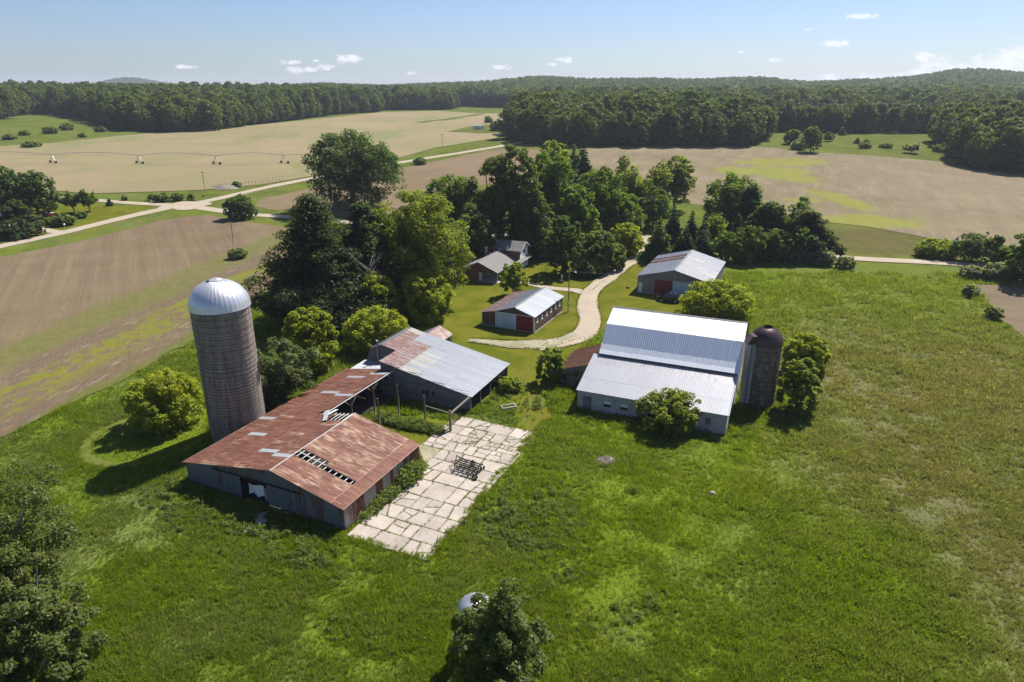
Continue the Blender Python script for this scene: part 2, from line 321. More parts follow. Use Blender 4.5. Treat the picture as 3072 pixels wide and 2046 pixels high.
DRIVE2 = [(15.7, 141.0), (13.6, 143.2), (10.8, 144.2), (7.3, 145.6), (3.3, 148.8), (-0.3, 150.0)]
DRIVE3 = [(-159.7, 217.7), (-145.1, 209.1), (-138.7, 205.9), (-134.2, 206.5)]
SPUR = [(12.2, 115.1), (9.1, 112.4), (6.1, 109.1), (5.1, 107.2)]
TRACK = [(6.6, 109.4), (4.5, 103.4), (3.0, 95.5), (3.1, 90.0), (3.3, 84.4), (1.6, 78.7)]
PAD = [(-15.8, 56.5), (-12.9, 55.8), (-10.3, 54.0), (-7.9, 53.3), (-7.1, 55.0), (-5.4, 58.6), (-3.2, 64.5), (-1.6, 68.0), (0.1, 71.8), (2.6, 78.2), (0.6, 79.0), (-4.1, 81.0), (-6.2, 82.3), (-9.1, 78.9), (-11.6, 74.5), (-11.3, 70.2), (-13.4, 61.9)]
LAWN = [(-13.8, 114.8), (-12.7, 139.0), (-10.2, 160.9), (-7.8, 179.2), (9.3, 198.5), (20.0, 189.8), (37.2, 189.8), (41.7, 176.7), (29.0, 152.9), (41.9, 135.9), (36.3, 121.5), (18.0, 119.5), (12.1, 108.4), (8.0, 102.5), (4.6, 90.8), (5.4, 82.4), (2.1, 77.6), (-1.7, 90.8), (-0.8, 98.9), (-9.4, 108.4)]
LAWN_LEFT = [(-203.4, 251.5), (-166.1, 253.1), (-146.7, 249.8), (-128.9, 245.7), (-131.4, 235.6), (-138.9, 211.0), (-148.5, 179.2)]
YARD = [(-19.8, 84.9), (-15.4, 83.5), (-8.2, 81.5), (-9.2, 78.6), (-11.4, 74.7), (-17.3, 79.9)]
MEADOW_FAR = [(185.8, 513.6), (295.0, 496.3), (261.9, 425.3), (214.1, 336.8), (206.9, 362.2), (172.5, 386.8), (160.5, 386.7), (145.1, 404.3)]
FOREST_MAIN = [(-449.5, 498.7), (-443.1, 620.1), (-482.3, 713.4), (-460.8, 713.6), (-412.2, 668.9), (-375.5, 633.3), (-293.8, 536.7), (-251.8, 517.2), (-223.4, 525.0), (-218.2, 590.5), (-199.4, 689.1), (-180.0, 768.6), (-154.4, 805.4), (-149.2, 845.5), (-71.9, 869.0), (-67.4, 955.1), (43.5, 868.5), (56.8, 762.5), (162.5, 760.7), (180.2, 565.9), (187.3, 500.5), (216.2, 489.6), (289.6, 492.2), (330.8, 541.0), (416.2, 580.7), (518.0, 558.0)]
WOOD_MID = [(-3.4, 456.8), (6.0, 427.3), (31.5, 416.0), (61.5, 411.2), (81.6, 410.7), (106.7, 410.3), (136.9, 410.0), (149.2, 424.0), (173.2, 482.0), (176.8, 554.9), (158.7, 742.7), (55.5, 744.8), (8.4, 600.6)]
WOOD_RIGHT = [(254.0, 425.1), (237.6, 384.0), (224.4, 353.9), (220.4, 336.8), (224.7, 321.1), (232.4, 316.6), (274.5, 287.2), (403.0, 430.9), (351.5, 488.6), (304.4, 496.8)]
SPRUCES = [(184.2, 509.0), (297.3, 500.4), (351.0, 574.8), (214.9, 606.4)]
PTS = {'impl': [-5.16, 68.93, -0.0], 'impl_a': [-6.67, 70.22, -0.0], 'impl_b': [-3.37, 67.8, -0.0], 'suv': [32.75, 135.01, -0.0], 'pile': [11.17, 70.09, -0.0], 'trough': [-0.58, 84.32, 0.0], 'dome': [-2.26, 45.32, -0.0], 'p1': [-124.38, 280.42, 1.82], 'p2': [-75.7, 182.78, 0.0], 'p3': [11.09, 128.36, -0.0], 'p4': [-40.62, 412.68, 7.84], 'p5': [-7.84, 457.04, 9.57], 'stop': [-114.11, 254.75, 1.0], 'sign2': [-129.66, 247.31, 0.8], 'mail': [-139.07, 211.01, 0.12], 'boat': [-153.55, 226.01, 0.33], 'lhouse': [-165.56, 221.08, 0.25], 'whouse': [45.4, 235.56, 0.52], 'camper': [-24.78, 527.61, 10.44], 'flag': [2.88, 145.0, 0.0], 'statue': [11.48, 151.08, 0.0], 'swing': [8.31, 158.79, 0.0], 'post1': [-15.34, 83.05, 0.0], 'post2': [-17.38, 80.07, 0.0], 'post3': [-11.46, 81.05, 0.0], 'post4': [-7.94, 78.65, 0.0], 'post5': [-18.71, 83.75, -0.0], 'rock': [25.66, 145.08, -0.0], 'mound1': [-117.22, 284.01, 1.96], 'fence_a': [-108.16, 292.93, 2.3], 'fence_b': [-104.29, 298.86, 2.54], 'pale': [14.55, 59.74, 0.0], 'dark': [1.68, 58.26, 0.0], 'silo': [-35.19, 77.55, 0.0], 'heap': [-115.15, 288.01, 2.11]}
STRIP = [(-81.8, 620.4), (-73.2, 644.1), (-59.7, 668.8), (-48.2, 710.4), (-32.6, 757.4)]
VERGE = [(-45.8, 510.1), (-38.8, 544.3), (-27.5, 586.4), (-4.4, 607.4), (-2.7, 494.7), (-23.2, 492.3)]
PIVOT = [[-232.8, 356.18, 4.63], [-187.29, 353.12, 4.63], [-147.31, 350.14, 4.63], [-114.04, 352.22, 4.83]]


# ---------------------------------------------------------------- terrain
def S(a,b,x):
    t=np.clip((np.asarray(x,float)-a)/(b-a),0,1); return t*t*(3-2*t)
def terrain(x,y):
    x=np.asarray(x,float); y=np.asarray(y,float)
    z=10*S(190,520,y)+4*S(520,950,y)
    z=z+1.0*np.sin(x/170+.6)*S(230,450,y)*(1-S(600,900,y))
    # left wooded hill, meadow slope at its foot
    z=z+(4.5-4.6*np.exp(-((x+480)/140)**2))*S(-130,-420,x)*S(480,980,y)*(1-.9*S(1300,1900,y))+3.5*S(-260,-420,x)*S(330,560,y)*(1-S(900,1400,y))
    # far ridges
    xx=x*2000/np.maximum(y,700)
    rp=np.interp(xx,[-3000,-900,-500,-250,0,266,500,815,1000,1220,1404,3000],[2,2,4,10,19,25,22,17,22,40,38,36])
    rp=rp+3.4*np.sin(xx/95+1)+2.2*np.sin(xx/47)
    z=z+rp*S(900,1950,y)*(1-.98*S(2100,3200,y))
    z=z-13*S(2300,3500,y)
    z=z+46*np.exp(-((x+2235)/165)**2-((y-4200)/220)**2)+26*np.exp(-((x+2030)/230)**2-((y-4200)/220)**2)
    return z

def tz(x, y):
    return float(terrain(x, y))

def inside(px, py, poly):
    px = np.asarray(px, float); py = np.asarray(py, float)
    r = np.zeros(px.shape, bool)
    n = len(poly)
    for i in range(n):
        x1, y1 = poly[i]; x2, y2 = poly[(i + 1) % n]
        if y1 == y2:
            continue
        c = ((y1 > py) != (y2 > py)) & (px < (x2 - x1) * (py - y1) / (y2 - y1) + x1)
        r ^= c
    return r

def dist_line(px, py, pts):
    d = np.full(np.shape(px), 1e9)
    for (x1, y1), (x2, y2) in zip(pts[:-1], pts[1:]):
        ex, ey = x2 - x1, y2 - y1
        t = np.clip(((px - x1) * ex + (py - y1) * ey) / (ex * ex + ey * ey), 0, 1)
        d = np.minimum(d, np.hypot(px - x1 - t * ex, py - y1 - t * ey))
    return d

# ---------------------------------------------------------------- object helpers
def raw_mesh(name, V, F, mats=(), smooth=False, mi=None):
    me = bpy.data.meshes.new(name)
    me.from_pydata([tuple(v) for v in V], [], F)
    for m in mats:
        me.materials.append(m)
    if mi is not None:
        me.polygons.foreach_set('material_index', mi)
    if smooth:
        me.polygons.foreach_set('use_smooth', [True] * len(me.polygons))
    me.update()
    return me

def big_mesh(name, V, loops, starts, mats=(), mi=None, smooth=False):
    me = bpy.data.meshes.new(name)
    V = np.asarray(V, np.float32)
    me.vertices.add(len(V)); me.vertices.foreach_set('co', V.ravel())
    me.loops.add(len(loops)); me.loops.foreach_set('vertex_index', np.asarray(loops, np.int32))
    me.polygons.add(len(starts)); me.polygons.foreach_set('loop_start', np.asarray(starts, np.int32))
    for m in mats:
        me.materials.append(m)
    if mi is not None:
        me.polygons.foreach_set('material_index', np.asarray(mi, np.int32))
    if smooth:
        me.polygons.foreach_set('use_smooth', np.ones(len(starts), bool))
    me.update(calc_edges=True)
    me.validate()
    return me

def quads_mesh(name, V, Q, mats=(), mi=None, smooth=False):
    Q = np.asarray(Q)
    k = Q.shape[1]
    return big_mesh(name, V, Q.ravel(), np.arange(len(Q)) * k, mats, mi, smooth)

def obj(name, me, parent=None, loc=None, kind=None, label=None):
    o = bpy.data.objects.new(name, me)
    COL.objects.link(o)
    if parent is not None:
        o.parent = parent
    if loc is not None:
        o.location = loc
    if kind:
        o['kind'] = kind
    if label:
        o['label'] = label
    return o

def tag(o, label, cat, group=None):
    o['label'] = label; o['category'] = cat
    if group:
        o['group'] = group
    return o

def thing(name, label, cat, loc=(0, 0, 0), rz=0., group=None):
    o = bpy.data.objects.new(name, None)
    o.empty_display_size = .5
    COL.objects.link(o)
    o.location = loc; o.rotation_euler = (0, 0, rz)
    return tag(o, label, cat, group)

class MB:
    def __init__(s):
        s.V = []; s.F = []
    def box(s, x0, x1, y0, y1, z0, z1):
        b = len(s.V)
        s.V += [(x0, y0, z0), (x1, y0, z0), (x1, y1, z0), (x0, y1, z0), (x0, y0, z1), (x1, y0, z1), (x1, y1, z1), (x0, y1, z1)]
        s.F += [tuple(b + i for i in f) for f in ((3, 2, 1, 0), (4, 5, 6, 7), (0, 1, 5, 4), (1, 2, 6, 5), (2, 3, 7, 6), (3, 0, 4, 7))]
        return s
    def beam(s, p, q, w, h=None):
        h = h or w
        p = Vector(p); q = Vector(q); d = (q - p).normalized()
        up = Vector((0, 0, 1)) if abs(d.z) < .95 else Vector((1, 0, 0))
        a = d.cross(up).normalized() * w / 2; c = a.normalized().cross(d).normalized() * h / 2
        b = len(s.V)
        for e in (p, q):
            s.V += [tuple(e - a - c), tuple(e + a - c), tuple(e + a + c), tuple(e - a + c)]
        s.F += [tuple(b + i for i in f) for f in ((0, 1, 2, 3), (7, 6, 5, 4), (0, 4, 5, 1), (1, 5, 6, 2), (2, 6, 7, 3), (3, 7, 4, 0))]
        return s
    def tube(s, pts, rad, n=7, cap=True):
        b0 = len(s.V); pts = [Vector(p) for p in pts]
        if not hasattr(rad, '__len__'):
            rad = [rad] * len(pts)
        for i, p in enumerate(pts):
            d = (pts[min(i + 1, len(pts) - 1)] - pts[max(i - 1, 0)])
            if d.length < 1e-9:
                d = Vector((0, 0, 1))
            d.normalize()
            up = Vector((0, 0, 1)) if abs(d.z) < .9 else Vector((1, 0, 0))
            a = d.cross(up).normalized(); c = a.cross(d).normalized()
            for k in range(n):
                t = 2 * math.pi * k / n
                s.V.append(tuple(p + a * math.cos(t) * rad[i] + c * math.sin(t) * rad[i]))
        for i in range(len(pts) - 1):
            for k in range(n):
                k2 = (k + 1) % n
                s.F.append((b0 + i * n + k, b0 + i * n + k2, b0 + (i + 1) * n + k2, b0 + (i + 1) * n + k))
        if cap:
            s.F.append(tuple(b0 + k for k in range(n)))
            s.F.append(tuple(b0 + (len(pts) - 1) * n + k for k in reversed(range(n))))
        return s
    def cyl(s, c, r, h, axis='z', n=20):
        c = Vector(c)
        ax = {'x': Vector((1, 0, 0)), 'y': Vector((0, 1, 0)), 'z': Vector((0, 0, 1))}[axis]
        return s.tube([c - ax * h / 2, c + ax * h / 2], r, n)
    def face(s, pts):
        b = len(s.V); s.V += [tuple(p) for p in pts]
        s.F.append(tuple(range(b, b + len(pts))))
        return s
    def prism(s, poly, axis, a0, a1):
        """extrude a 2-D outline between a0 and a1 along axis ('x': poly is (y,z); 'y': poly is (x,z); 'z': (x,y))"""
        b = len(s.V); n = len(poly)
        for a in (a0, a1):
            for (p, q) in poly:
                s.V.append({'x': (a, p, q), 'y': (p, a, q), 'z': (p, q, a)}[axis])
        s.F.append(tuple(b + i for i in range(n))); s.F.append(tuple(b + n + i for i in reversed(range(n))))
        for i in range(n):
            j = (i + 1) % n
            s.F.append((b + j, b + i, b + n + i, b + n + j))
        return s
    def build(s, name, mat, parent=None, smooth=False, loc=None, kind=None, label=None):
        me = raw_mesh(name, s.V, s.F, [mat], smooth)
        return obj(name, me, parent, loc, kind, label)

# ---------------------------------------------------------------- materials
MATS = {}
def mat(name, fn, rough=.8, spec=.3, metal=0.0):
    m = bpy.data.materials.new(name); m.use_nodes = True
    nt = m.node_tree; nt.nodes.clear(); n = N(nt)
    out = n.new('ShaderNodeOutputMaterial'); p = n.new('ShaderNodeBsdfPrincipled')
    p.inputs['Roughness'].default_value = rough; p.inputs['Metallic'].default_value = metal
    p.inputs['Specular IOR Level'].default_value = spec
    r = fn(n)
    if isinstance(r, dict):
        for k, v in r.items():
            n.inp(p, k, v)
    else:
        n.inp(p, 'Base Color', r)
    nt.links.new(p.outputs[0], out.inputs[0])
    MATS[name] = m
    return m

def var(n, col, amt=.25, scale=3., per_obj=.2, vec=None):
    """a colour with grain and a slight difference from piece to piece"""
    v = vec or n.pos()
    f = n.math('ADD', 1 - amt / 2 - per_obj / 2, n.math('MULTIPLY', n.noise(v, scale, 4), amt))
    f = n.math('ADD', f, n.math('MULTIPLY', n.rnd(), per_obj))
    return n.scale(col, f)

def offs(n):
    return n.vmath('ADD', n.obj(), n.comb(n.math('MULTIPLY', n.rnd(), 97.), n.math('MULTIPLY', n.rnd(), 53.), n.math('MULTIPLY', n.rnd(), 31.)))

def rust_fn(worn):
    def f(n):
        o = offs(n)
        streak = n.noise(n.map(o, (3.2, .55, 1)), 1.0, 5, .62, .3)
        blot = n.noise(n.pos(), .5, 5, .65)
        fine = n.noise(o, 9, 3, .6)
        c = n.mix(n.ss(streak, .32, .68), (.098, .038, .026), (.205, .090, .056))
        c = n.mix(n.math('MULTIPLY', n.ss(n.math('ADD', n.math('MULTIPLY', blot, .6), n.math('MULTIPLY', streak, .5)), .62 - .13 * worn, .80 - .08 * worn), .35 + .5 * worn), c, (.43, .31, .215))
        c = n.mix(n.math('MULTIPLY', n.ss(n.math('SUBTRACT', n.rnd(), .0), .55, 1.0), .35), c, (.17, .075, .05))
        y = n.sep(n.obj())[1]
        lap = n.math('SUBTRACT', 1.0, n.ss(y, .0, .14))
        c = n.mix(n.math('MULTIPLY', lap, .45), c, (.42, .31, .24))
        c = n.scale(c, n.math('ADD', .80, n.math('ADD', n.math('MULTIPLY', n.rnd(), .20), n.math('MULTIPLY', fine, .28))))
        return {'Base Color': c, 'Roughness': n.rng(fine, 0, 1, .5, .8), 'Metallic': .12}
    return f

def metal_fn(base, rust=.0, dirt=.2, metal=.75, r0=.34, r1=.5):
    def f(n):
        o = offs(n)
        a = n.noise(n.map(o, (2.5, .5, 1)), 1.2, 4)
        b = n.noise(o, 14, 3)
        c = n.scale(base, n.math('ADD', 1 - dirt, n.math('ADD', n.math('MULTIPLY', a, dirt * 1.2), n.math('MULTIPLY', n.rnd(), dirt * .5))))
        if rust > 0:
            y = n.sep(n.obj())[1]
            s = n.noise(n.map(o, (7, .6, 1)), 1.0, 4, .65)
            m = n.math('MULTIPLY', n.ss(s, .60 - .22 * rust, .78 - .16 * rust), min(1, .55 + .45 * rust))
            c = n.mix(m, c, (.23, .10, .07))
            mt = n.math('MULTIPLY', n.math('SUBTRACT', 1.0, m), metal)
        else:
            mt = metal
        return {'Base Color': c, 'Metallic': mt, 'Roughness': n.rng(b, 0, 1, r0, r1)}
    return f

mat('rust_dark', rust_fn(.25), .7)
mat('rust_worn', rust_fn(1.0), .65)
mat('galvanised_patch', metal_fn((.42, .44, .46), .1, .3, .35, .45, .6))
mat('roof_white', metal_fn((.34, .345, .37), .0, .14, .22, .48, .6))
mat('roof_steep', metal_fn((.70, .72, .76), .0, .10, .22, .42, .55))  # lighter copy of the white roof; reflected sky light put into its base colour
mat('roof_bright', metal_fn((.66, .67, .69), .0, .08, .45, .40, .5))  # lighter, more metallic copy; sun glare on the top slope put into its colour
mat('roof_white_stained', metal_fn((.335, .337, .357), .42, .12, .30, .44, .56))
mat('roof_grey', metal_fn((.33, .35, .38), .0, .22, .28, .46, .6))
mat('roof_grey_rusty', metal_fn((.42, .41, .41), 1.25, .2, .25, .45, .6))
mat('roof_grey_tan', metal_fn((.43, .41, .36), .35, .3, .3, .45, .6))
mat('ridge_cap', metal_fn((.23, .22, .22), .3, .3, .2, .5, .6))
def wallmetal(n):
    o = offs(n)
    c = var(n, (.16, .185, .215), .5, 1.5, .4, n.map(o, (2, .35, 1)))
    s = n.noise(n.map(o, (2.2, .35, 1)), 1.1, 4, .6)
    m = n.math('MULTIPLY', n.ss(n.math('ADD', s, n.math('MULTIPLY', n.math('SUBTRACT', n.rnd(), .5), .5)), .56, .74), .8)
    return {'Base Color': n.mix(m, c, (.16, .072, .045)), 'Metallic': .25, 'Roughness': .55}
mat('wall_metal', wallmetal)
def rustwall(n):
    o = offs(n)
    s = n.noise(n.map(o, (2.5, .4, 1)), 1.0, 4, .6)
    c = n.mix(n.ss(n.math('ADD', s, n.math('MULTIPLY', n.math('SUBTRACT', n.rnd(), .5), .9)), .18, .5), (.36, .30, .27), (.165, .058, .038))
    return {'Base Color': c, 'Roughness': .7}
mat('rust_wall', rustwall)
def wood_fn(c0, amt=.5, per=.3, ax=(.35, 5, 5)):
    def f(n):
        o = offs(n)
        g = n.noise(n.map(o, ax), 2.0, 5, .65)
        c = n.scale(c0, n.math('ADD', 1 - amt / 2 - per / 2, n.math('ADD', n.math('MULTIPLY', g, amt), n.math('MULTIPLY', n.rnd(), per))))
        return c
    return f
mat('wood_grey', wood_fn((.20, .175, .155)), .85)
mat('wood_weather', wood_fn((.30, .26, .21)), .85)
mat('wood_white', wood_fn((.62, .59, .54), .3, .2), .8)
mat('wood_post', wood_fn((.21, .155, .105), .5, .2, (5, 5, .4)), .85)
mat('wood_dark', wood_fn((.10, .085, .075)), .9)
mat('barn_plank', wood_fn((.135, .145, .16), .5, .4), .8)
mat('board_brown', wood_fn((.12, .072, .055), .35, .3, (5, 5, .4)), .8)
mat('board_grey', wood_fn((.21, .185, .18), .4, .3, (5, 5, .4)), .85)
mat('door_red', wood_fn((.19, .028, .026), .3, .2, (5, 5, .4)), .7)
mat('door_blue', wood_fn((.42, .52, .60), .15, .12, (5, 5, .4)), .6)
mat('trim_white', lambda n: var(n, (.72, .73, .74), .15, 2., .05), .6)
mat('siding_white', lambda n: var(n, (.74, .76, .80), .12, 3., .06), .6)
mat('brick_red', lambda n: var(n, (.20, .08, .066), .35, 6., .1), .85)
mat('shingle', lambda n: var(n, (.19, .178, .172), .35, 2.2, .12), .9)
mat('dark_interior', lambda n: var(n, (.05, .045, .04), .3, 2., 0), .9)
mat('glass_dark', lambda n: (.02, .024, .03), .08, .6)
mat('black_iron', lambda n: var(n, (.035, .026, .022), .5, 5., .3), .7)
mat('yellow_paint', lambda n: (.70, .58, .04), .5)
mat('rubber', lambda n: (.02, .02, .02), .8)
mat('steel', lambda n: var(n, (.42, .43, .44), .2, 4, .1), .45, .5, .6)
mat('wire', lambda n: (.05, .05, .055), .6)
mat('car_paint', lambda n: (.008, .010, .018), .12, .6)
mat('chrome', lambda n: (.65, .66, .68), .25, .5, .9)
mat('red_paint', lambda n: (.55, .03, .03), .3, .5)
mat('white_paint', lambda n: var(n, (.80, .80, .80), .1, 3, .05), .4)
mat('sign_red', lambda n: (.45, .02, .02), .5)
def staves(n):
    p = n.obj()
    isl = n.island()
    x, y, z = n.sep(p)
    st = n.noise(n.map(p, (2.2, 2.2, .12)), 1.0, 5, .6)
    fi = n.noise(p, 5, 4, .6)
    c = n.mix(n.ss(st, .35, .7), (.30, .252, .215), (.165, .135, .115))
    c = n.scale(c, n.math('ADD', .66, n.math('ADD', n.math('MULTIPLY', isl, .28), n.math('MULTIPLY', fi, .42))))
    return c
mat('silo_stave', staves, .9)
def brownstave(n):
    p = n.obj(); isl = n.island()
    st = n.noise(n.map(p, (2.5, 2.5, .3)), 1.0, 4, .6)
    c = n.mix(n.ss(isl, .45, 1.0), (.165, .122, .095), (.28, .225, .19))
    return n.scale(c, n.math('ADD', .5, n.math('MULTIPLY', st, .9)))
mat('brown_stave', brownstave, .9)
mat('chute_grey', lambda n: var(n, (.34, .345, .355), .3, 2., .1), .8)
mat('dome_white', lambda n: var(n, (.62, .63, .65), .18, 1.5, .06), .38, .5, .55)
mat('dome_brown', lambda n: {'Base Color': var(n, (.075, .045, .045), .4, 3., .1), 'Metallic': .4, 'Roughness': .36})
mat('hoop_iron', lambda n: var(n, (.045, .035, .03), .4, 4., .3), .7)
def blockwall(n):
    c = n.scale((.36, .345, .325), n.math('ADD', .70, n.math('ADD', n.math('MULTIPLY', n.island(), .28), n.math('MULTIPLY', n.noise(n.pos(), 1.3, 4), .35))))
    return c
mat('concrete_block', blockwall, .9)
def slabc(n):
    p = n.pos()
    a = n.noise(p, .35, 4, .6); b = n.noise(p, 2.5, 5, .65); f = n.noise(p, 30, 2)
    c = n.mix(n.ss(a, .38, .68), (.42, .36, .31), (.335, .285, .245))
    c = n.mix(n.math('MULTIPLY', n.ss(b, .52, .70), .6), c, (.23, .19, .155))
    c = n.scale(c, n.math('ADD', .72, n.math('ADD', n.math('MULTIPLY', n.rnd(), .30), n.math('MULTIPLY', f, .20))))
    return {'Base Color': c, 'Normal': n.bump(n.math('ADD', f, b), .3, .02)}
mat('slab_concrete', slabc, .9)

def gravel(n):
    p = n.pos()
    a = n.noise(p, .25, 4); b = n.noise(p, 5, 4, .7)
    c = n.mix(n.ss(b, .35, .7), (.31, .25, .18), (.42, .35, .265))
    return {'Base Color': n.scale(c, n.math('ADD', .80, n.math('MULTIPLY', a, .4))), 'Normal': n.bump(b, .5, .05)}
mat('gravel', gravel, .95)
mat('dry_grass', lambda n: n.mix(n.ss(n.noise(n.pos(), 1.6, 4, .65), .35, .65), (.128, .128, .034), (.098, .124, .020)), 1.0, 0.)
def gravel_thin(n):
    p = n.pos()
    a = n.noise(p, .35, 4); b = n.noise(p, 5.0, 5, .75)
    g = n.scale((.36, .31, .235), n.math('ADD', .6, n.math('MULTIPLY', b, .8)))
    return n.mix(n.math('MULTIPLY', n.ss(n.math('ADD', n.math('MULTIPLY', a, .7), n.math('MULTIPLY', b, .8)), .58, .98), .9), g, (.105, .125, .018))
mat('verge_grass', lambda n: n.scale(n.mix(n.ss(n.noise(n.pos(), .06, 4, .6), .35, .65), (.085, .105, .022), (.125, .125, .035)), n.math('ADD', .7, n.math('MULTIPLY', n.noise(n.pos(), .7, 4, .65), .6))), 1.0, 0.)
mat('gravel_grassy', gravel_thin, .95)

def meadow_color(n):
    p = n.pos()
    x, y, z = n.sep(p)
    n1 = n.noise(p, .032, 4, .55)
    n2 = n.noise(n.map(p, loc=(31, 7, 0)), .13, 4, .6)
    n4 = n.noise(n.map(p, loc=(-17, 53, 0)), .075, 5, .6)
    n3 = n.noise(p, 1.1, 4, .65)
    n5 = n.noise(n.map(p, loc=(90, 15, 0)), .35, 3, .6)
    bl = n.math('DIVIDE', n.math('SUBTRACT', n.math('SUBTRACT', x, 25.), n.math('MULTIPLY', n.math('SUBTRACT', y, 45.), .28)), 16.)
    bl = n.math('ADD', bl, n.math('MULTIPLY', n.math('SUBTRACT', n1, .5), 3.2))
    bl = n.math('ADD', bl, n.math('MULTIPLY', n.math('SUBTRACT', n2, .5), 2.2))
    brown = n.math('MULTIPLY', n.ss(bl, -.35, 1.0), n.math('SUBTRACT', 1.0, n.math('MULTIPLY', n.ss(y, 95., 145.), .75)))
    c = n.mix(n.ss(n2, .30, .70), (.104, .150, .014), (.126, .168, .014))
    c = n.mix(n.math('MULTIPLY', n.ss(n1, .40, .76), .5), c, (.142, .170, .016))
    grey = n.math('MULTIPLY', n.ss(n4, .42, .68), n.rng(n.math('ADD', x, n.math('MULTIPLY', y, -.1)), -25., 12., .95, .45))
    c = n.mix(grey, c, (.128, .158, .044))
    c = n.mix(n.math('MULTIPLY', brown, .9), c, n.mix(n.ss(n2, .32, .68), (.168, .146, .084), (.126, .134, .056)))
    c = n.mix(n.math('MULTIPLY', n.ss(n5, .58, .76), .2), c, (.045, .070, .014))
    return c, n3
def ground_fn(n):
    c, n3 = meadow_color(n)
    p = n.pos()
    at = n.new('ShaderNodeAttribute', attribute_name='zone')
    z = n.sep(at.outputs['Color'])
    mow = n.noise(p, .16, 4, .6); fine = n.noise(p, 2.2, 4, .65)
    lawn = n.mix(n.ss(mow, .38, .62), (.086, .102, .010), (.128, .126, .016))
    lawn = n.scale(lawn, n.math('ADD', .72, n.math('MULTIPLY', fine, .55)))
    py_ = n.sep(p)[1]
    far = n.noise(n.map(p, (1, 1, 1), (0, 0, .5)), .06, 5, .65)
    c = n.mix(n.math('MULTIPLY', n.ss(py_, 140., 200.), n.rng(far, .35, .65, .25, .8)), c, n.mix(n.ss(far, .45, .6), (.118, .112, .042), (.080, .100, .024)))
    px_ = n.sep(p)[0]
    dull = n.math('MULTIPLY', n.math('MULTIPLY', n.ss(px_, 82., 96.), n.ss(py_, 172., 180.)), n.math('SUBTRACT', 1.0, n.ss(py_, 205., 218.)))
    c = n.mix(n.math('MULTIPLY', dull, n.rng(far, .3, .7, .95, .5)), c, (.112, .092, .040))
    mid_ = n.noise(n.map(p, (1, .5, 1)), .22, 5, .7)
    c = n.scale(c, n.math('ADD', .5, n.math('MULTIPLY', n3, .8)))
    c = n.scale(c, n.math('ADD', .62, n.math('MULTIPLY', mid_, .76)))
    c = n.mix(n.ss(n.math('ADD', z[0], n.math('MULTIPLY', n.math('SUBTRACT', fine, .5), .5)), .35, .65), c, lawn)
    c = n.mix(n.ss(n.math('ADD', z[1], n.math('MULTIPLY', n.math('SUBTRACT', fine, .5), .7)), .4, .7), c, (.20, .155, .095))
    c = n.mix(n.ss(z[2], .3, .7), c, n.scale((.032, .045, .016), n.math('ADD', .6, n.math('MULTIPLY', fine, .7))))  # shade under the woods, painted into the ground colour
    return {'Base Color': c, 'Normal': n.bump(n3, .6, .25)}
mat('ground_grass', ground_fn, 1.0, .0)

def grass_blade(n):
    c, n3 = meadow_color(n)
    c = n.mix(n.math('MULTIPLY', n.ss(n.math('FRACT', n.math('MULTIPLY', n.rnd(), 7.3)), .78, 1.0), .55), c, (.185, .160, .085))
    c = n.scale(c, n.math('ADD', .66, n.math('ADD', n.math('MULTIPLY', n.island(), .75), n.math('MULTIPLY', n.rnd(), .60))))
    return c
def leafy(name, fn, trans=.35, gloss=.06):
    m = bpy.data.materials.new(name); m.use_nodes = True
    nt = m.node_tree; nt.nodes.clear(); n = N(nt)
    out = n.new('ShaderNodeOutputMaterial')
    c = fn(n)
    d = n.new('ShaderNodeBsdfDiffuse'); t = n.new('ShaderNodeBsdfTranslucent'); g = n.new('ShaderNodeBsdfGlossy')
    g.inputs['Roughness'].default_value = .45
    g.inputs['Color'].default_value = (.6, .65, .6, 1)
    n.inp(d, 0, c); n.inp(t, 0, n.mix(1.0, c, (1.55, 1.6, .6), 'MULTIPLY'))
    a = n.new('ShaderNodeMixShader'); a.inputs[0].default_value = trans
    nt.links.new(d.outputs[0], a.inputs[1]); nt.links.new(t.outputs[0], a.inputs[2])
    b = n.new('ShaderNodeMixShader'); b.inputs[0].default_value = gloss
    nt.links.new(a.outputs[0], b.inputs[1]); nt.links.new(g.outputs[0], b.inputs[2])
    nt.links.new(b.outputs[0], out.inputs[0])
    MATS[name] = m
    return m
leafy('grass_blade', grass_blade, .5, .0)
def lawn_blade(n):
    mow = n.noise(n.pos(), .16, 4, .6)
    c = n.mix(n.ss(mow, .38, .62), (.100, .122, .014), (.150, .148, .024))
    return n.scale(c, n.math('ADD', .75, n.math('ADD', n.math('MULTIPLY', n.island(), .3), n.math('MULTIPLY', n.rnd(), .35))))
leafy('lawn_blade', lawn_blade, .4, .0)
def weed_fn(n):
    c, n3 = meadow_color(n)
    c = n.mix(.45, c, (.150, .185, .066))
    return n.scale(c, n.math('ADD', .7, n.math('ADD', n.math('MULTIPLY', n.island(), .4), n.math('MULTIPLY', n.rnd(), .4))))
leafy('weed_leaf', weed_fn, .42, .008)
def leaf_fn(n):
    oi = n.new('ShaderNodeObjectInfo')
    base = oi.outputs['Color']
    v = n.noise(n.pos(), .45, 3, .6)
    c = n.mix(n.math('MULTIPLY', n.ss(v, .45, .7), .45), base, n.mix(1.0, base, (1.45, 1.22, .75), 'MULTIPLY'))
    return n.scale(c, n.math('ADD', .62, n.math('MULTIPLY', n.island(), .76)))
leafy('leaf', leaf_fn, .52, .015)
def wood_leaf_fn(n):
    base = n.mix(n.rnd(), (.070, .104, .026), (.135, .165, .040))
    big = n.noise(n.pos(), .006, 3, .6)
    base = n.mix(n.math('MULTIPLY', n.ss(big, .5, .68), .5), base, (.140, .158, .036))
    return n.scale(base, n.math('ADD', .62, n.math('MULTIPLY', n.island(), .76)))
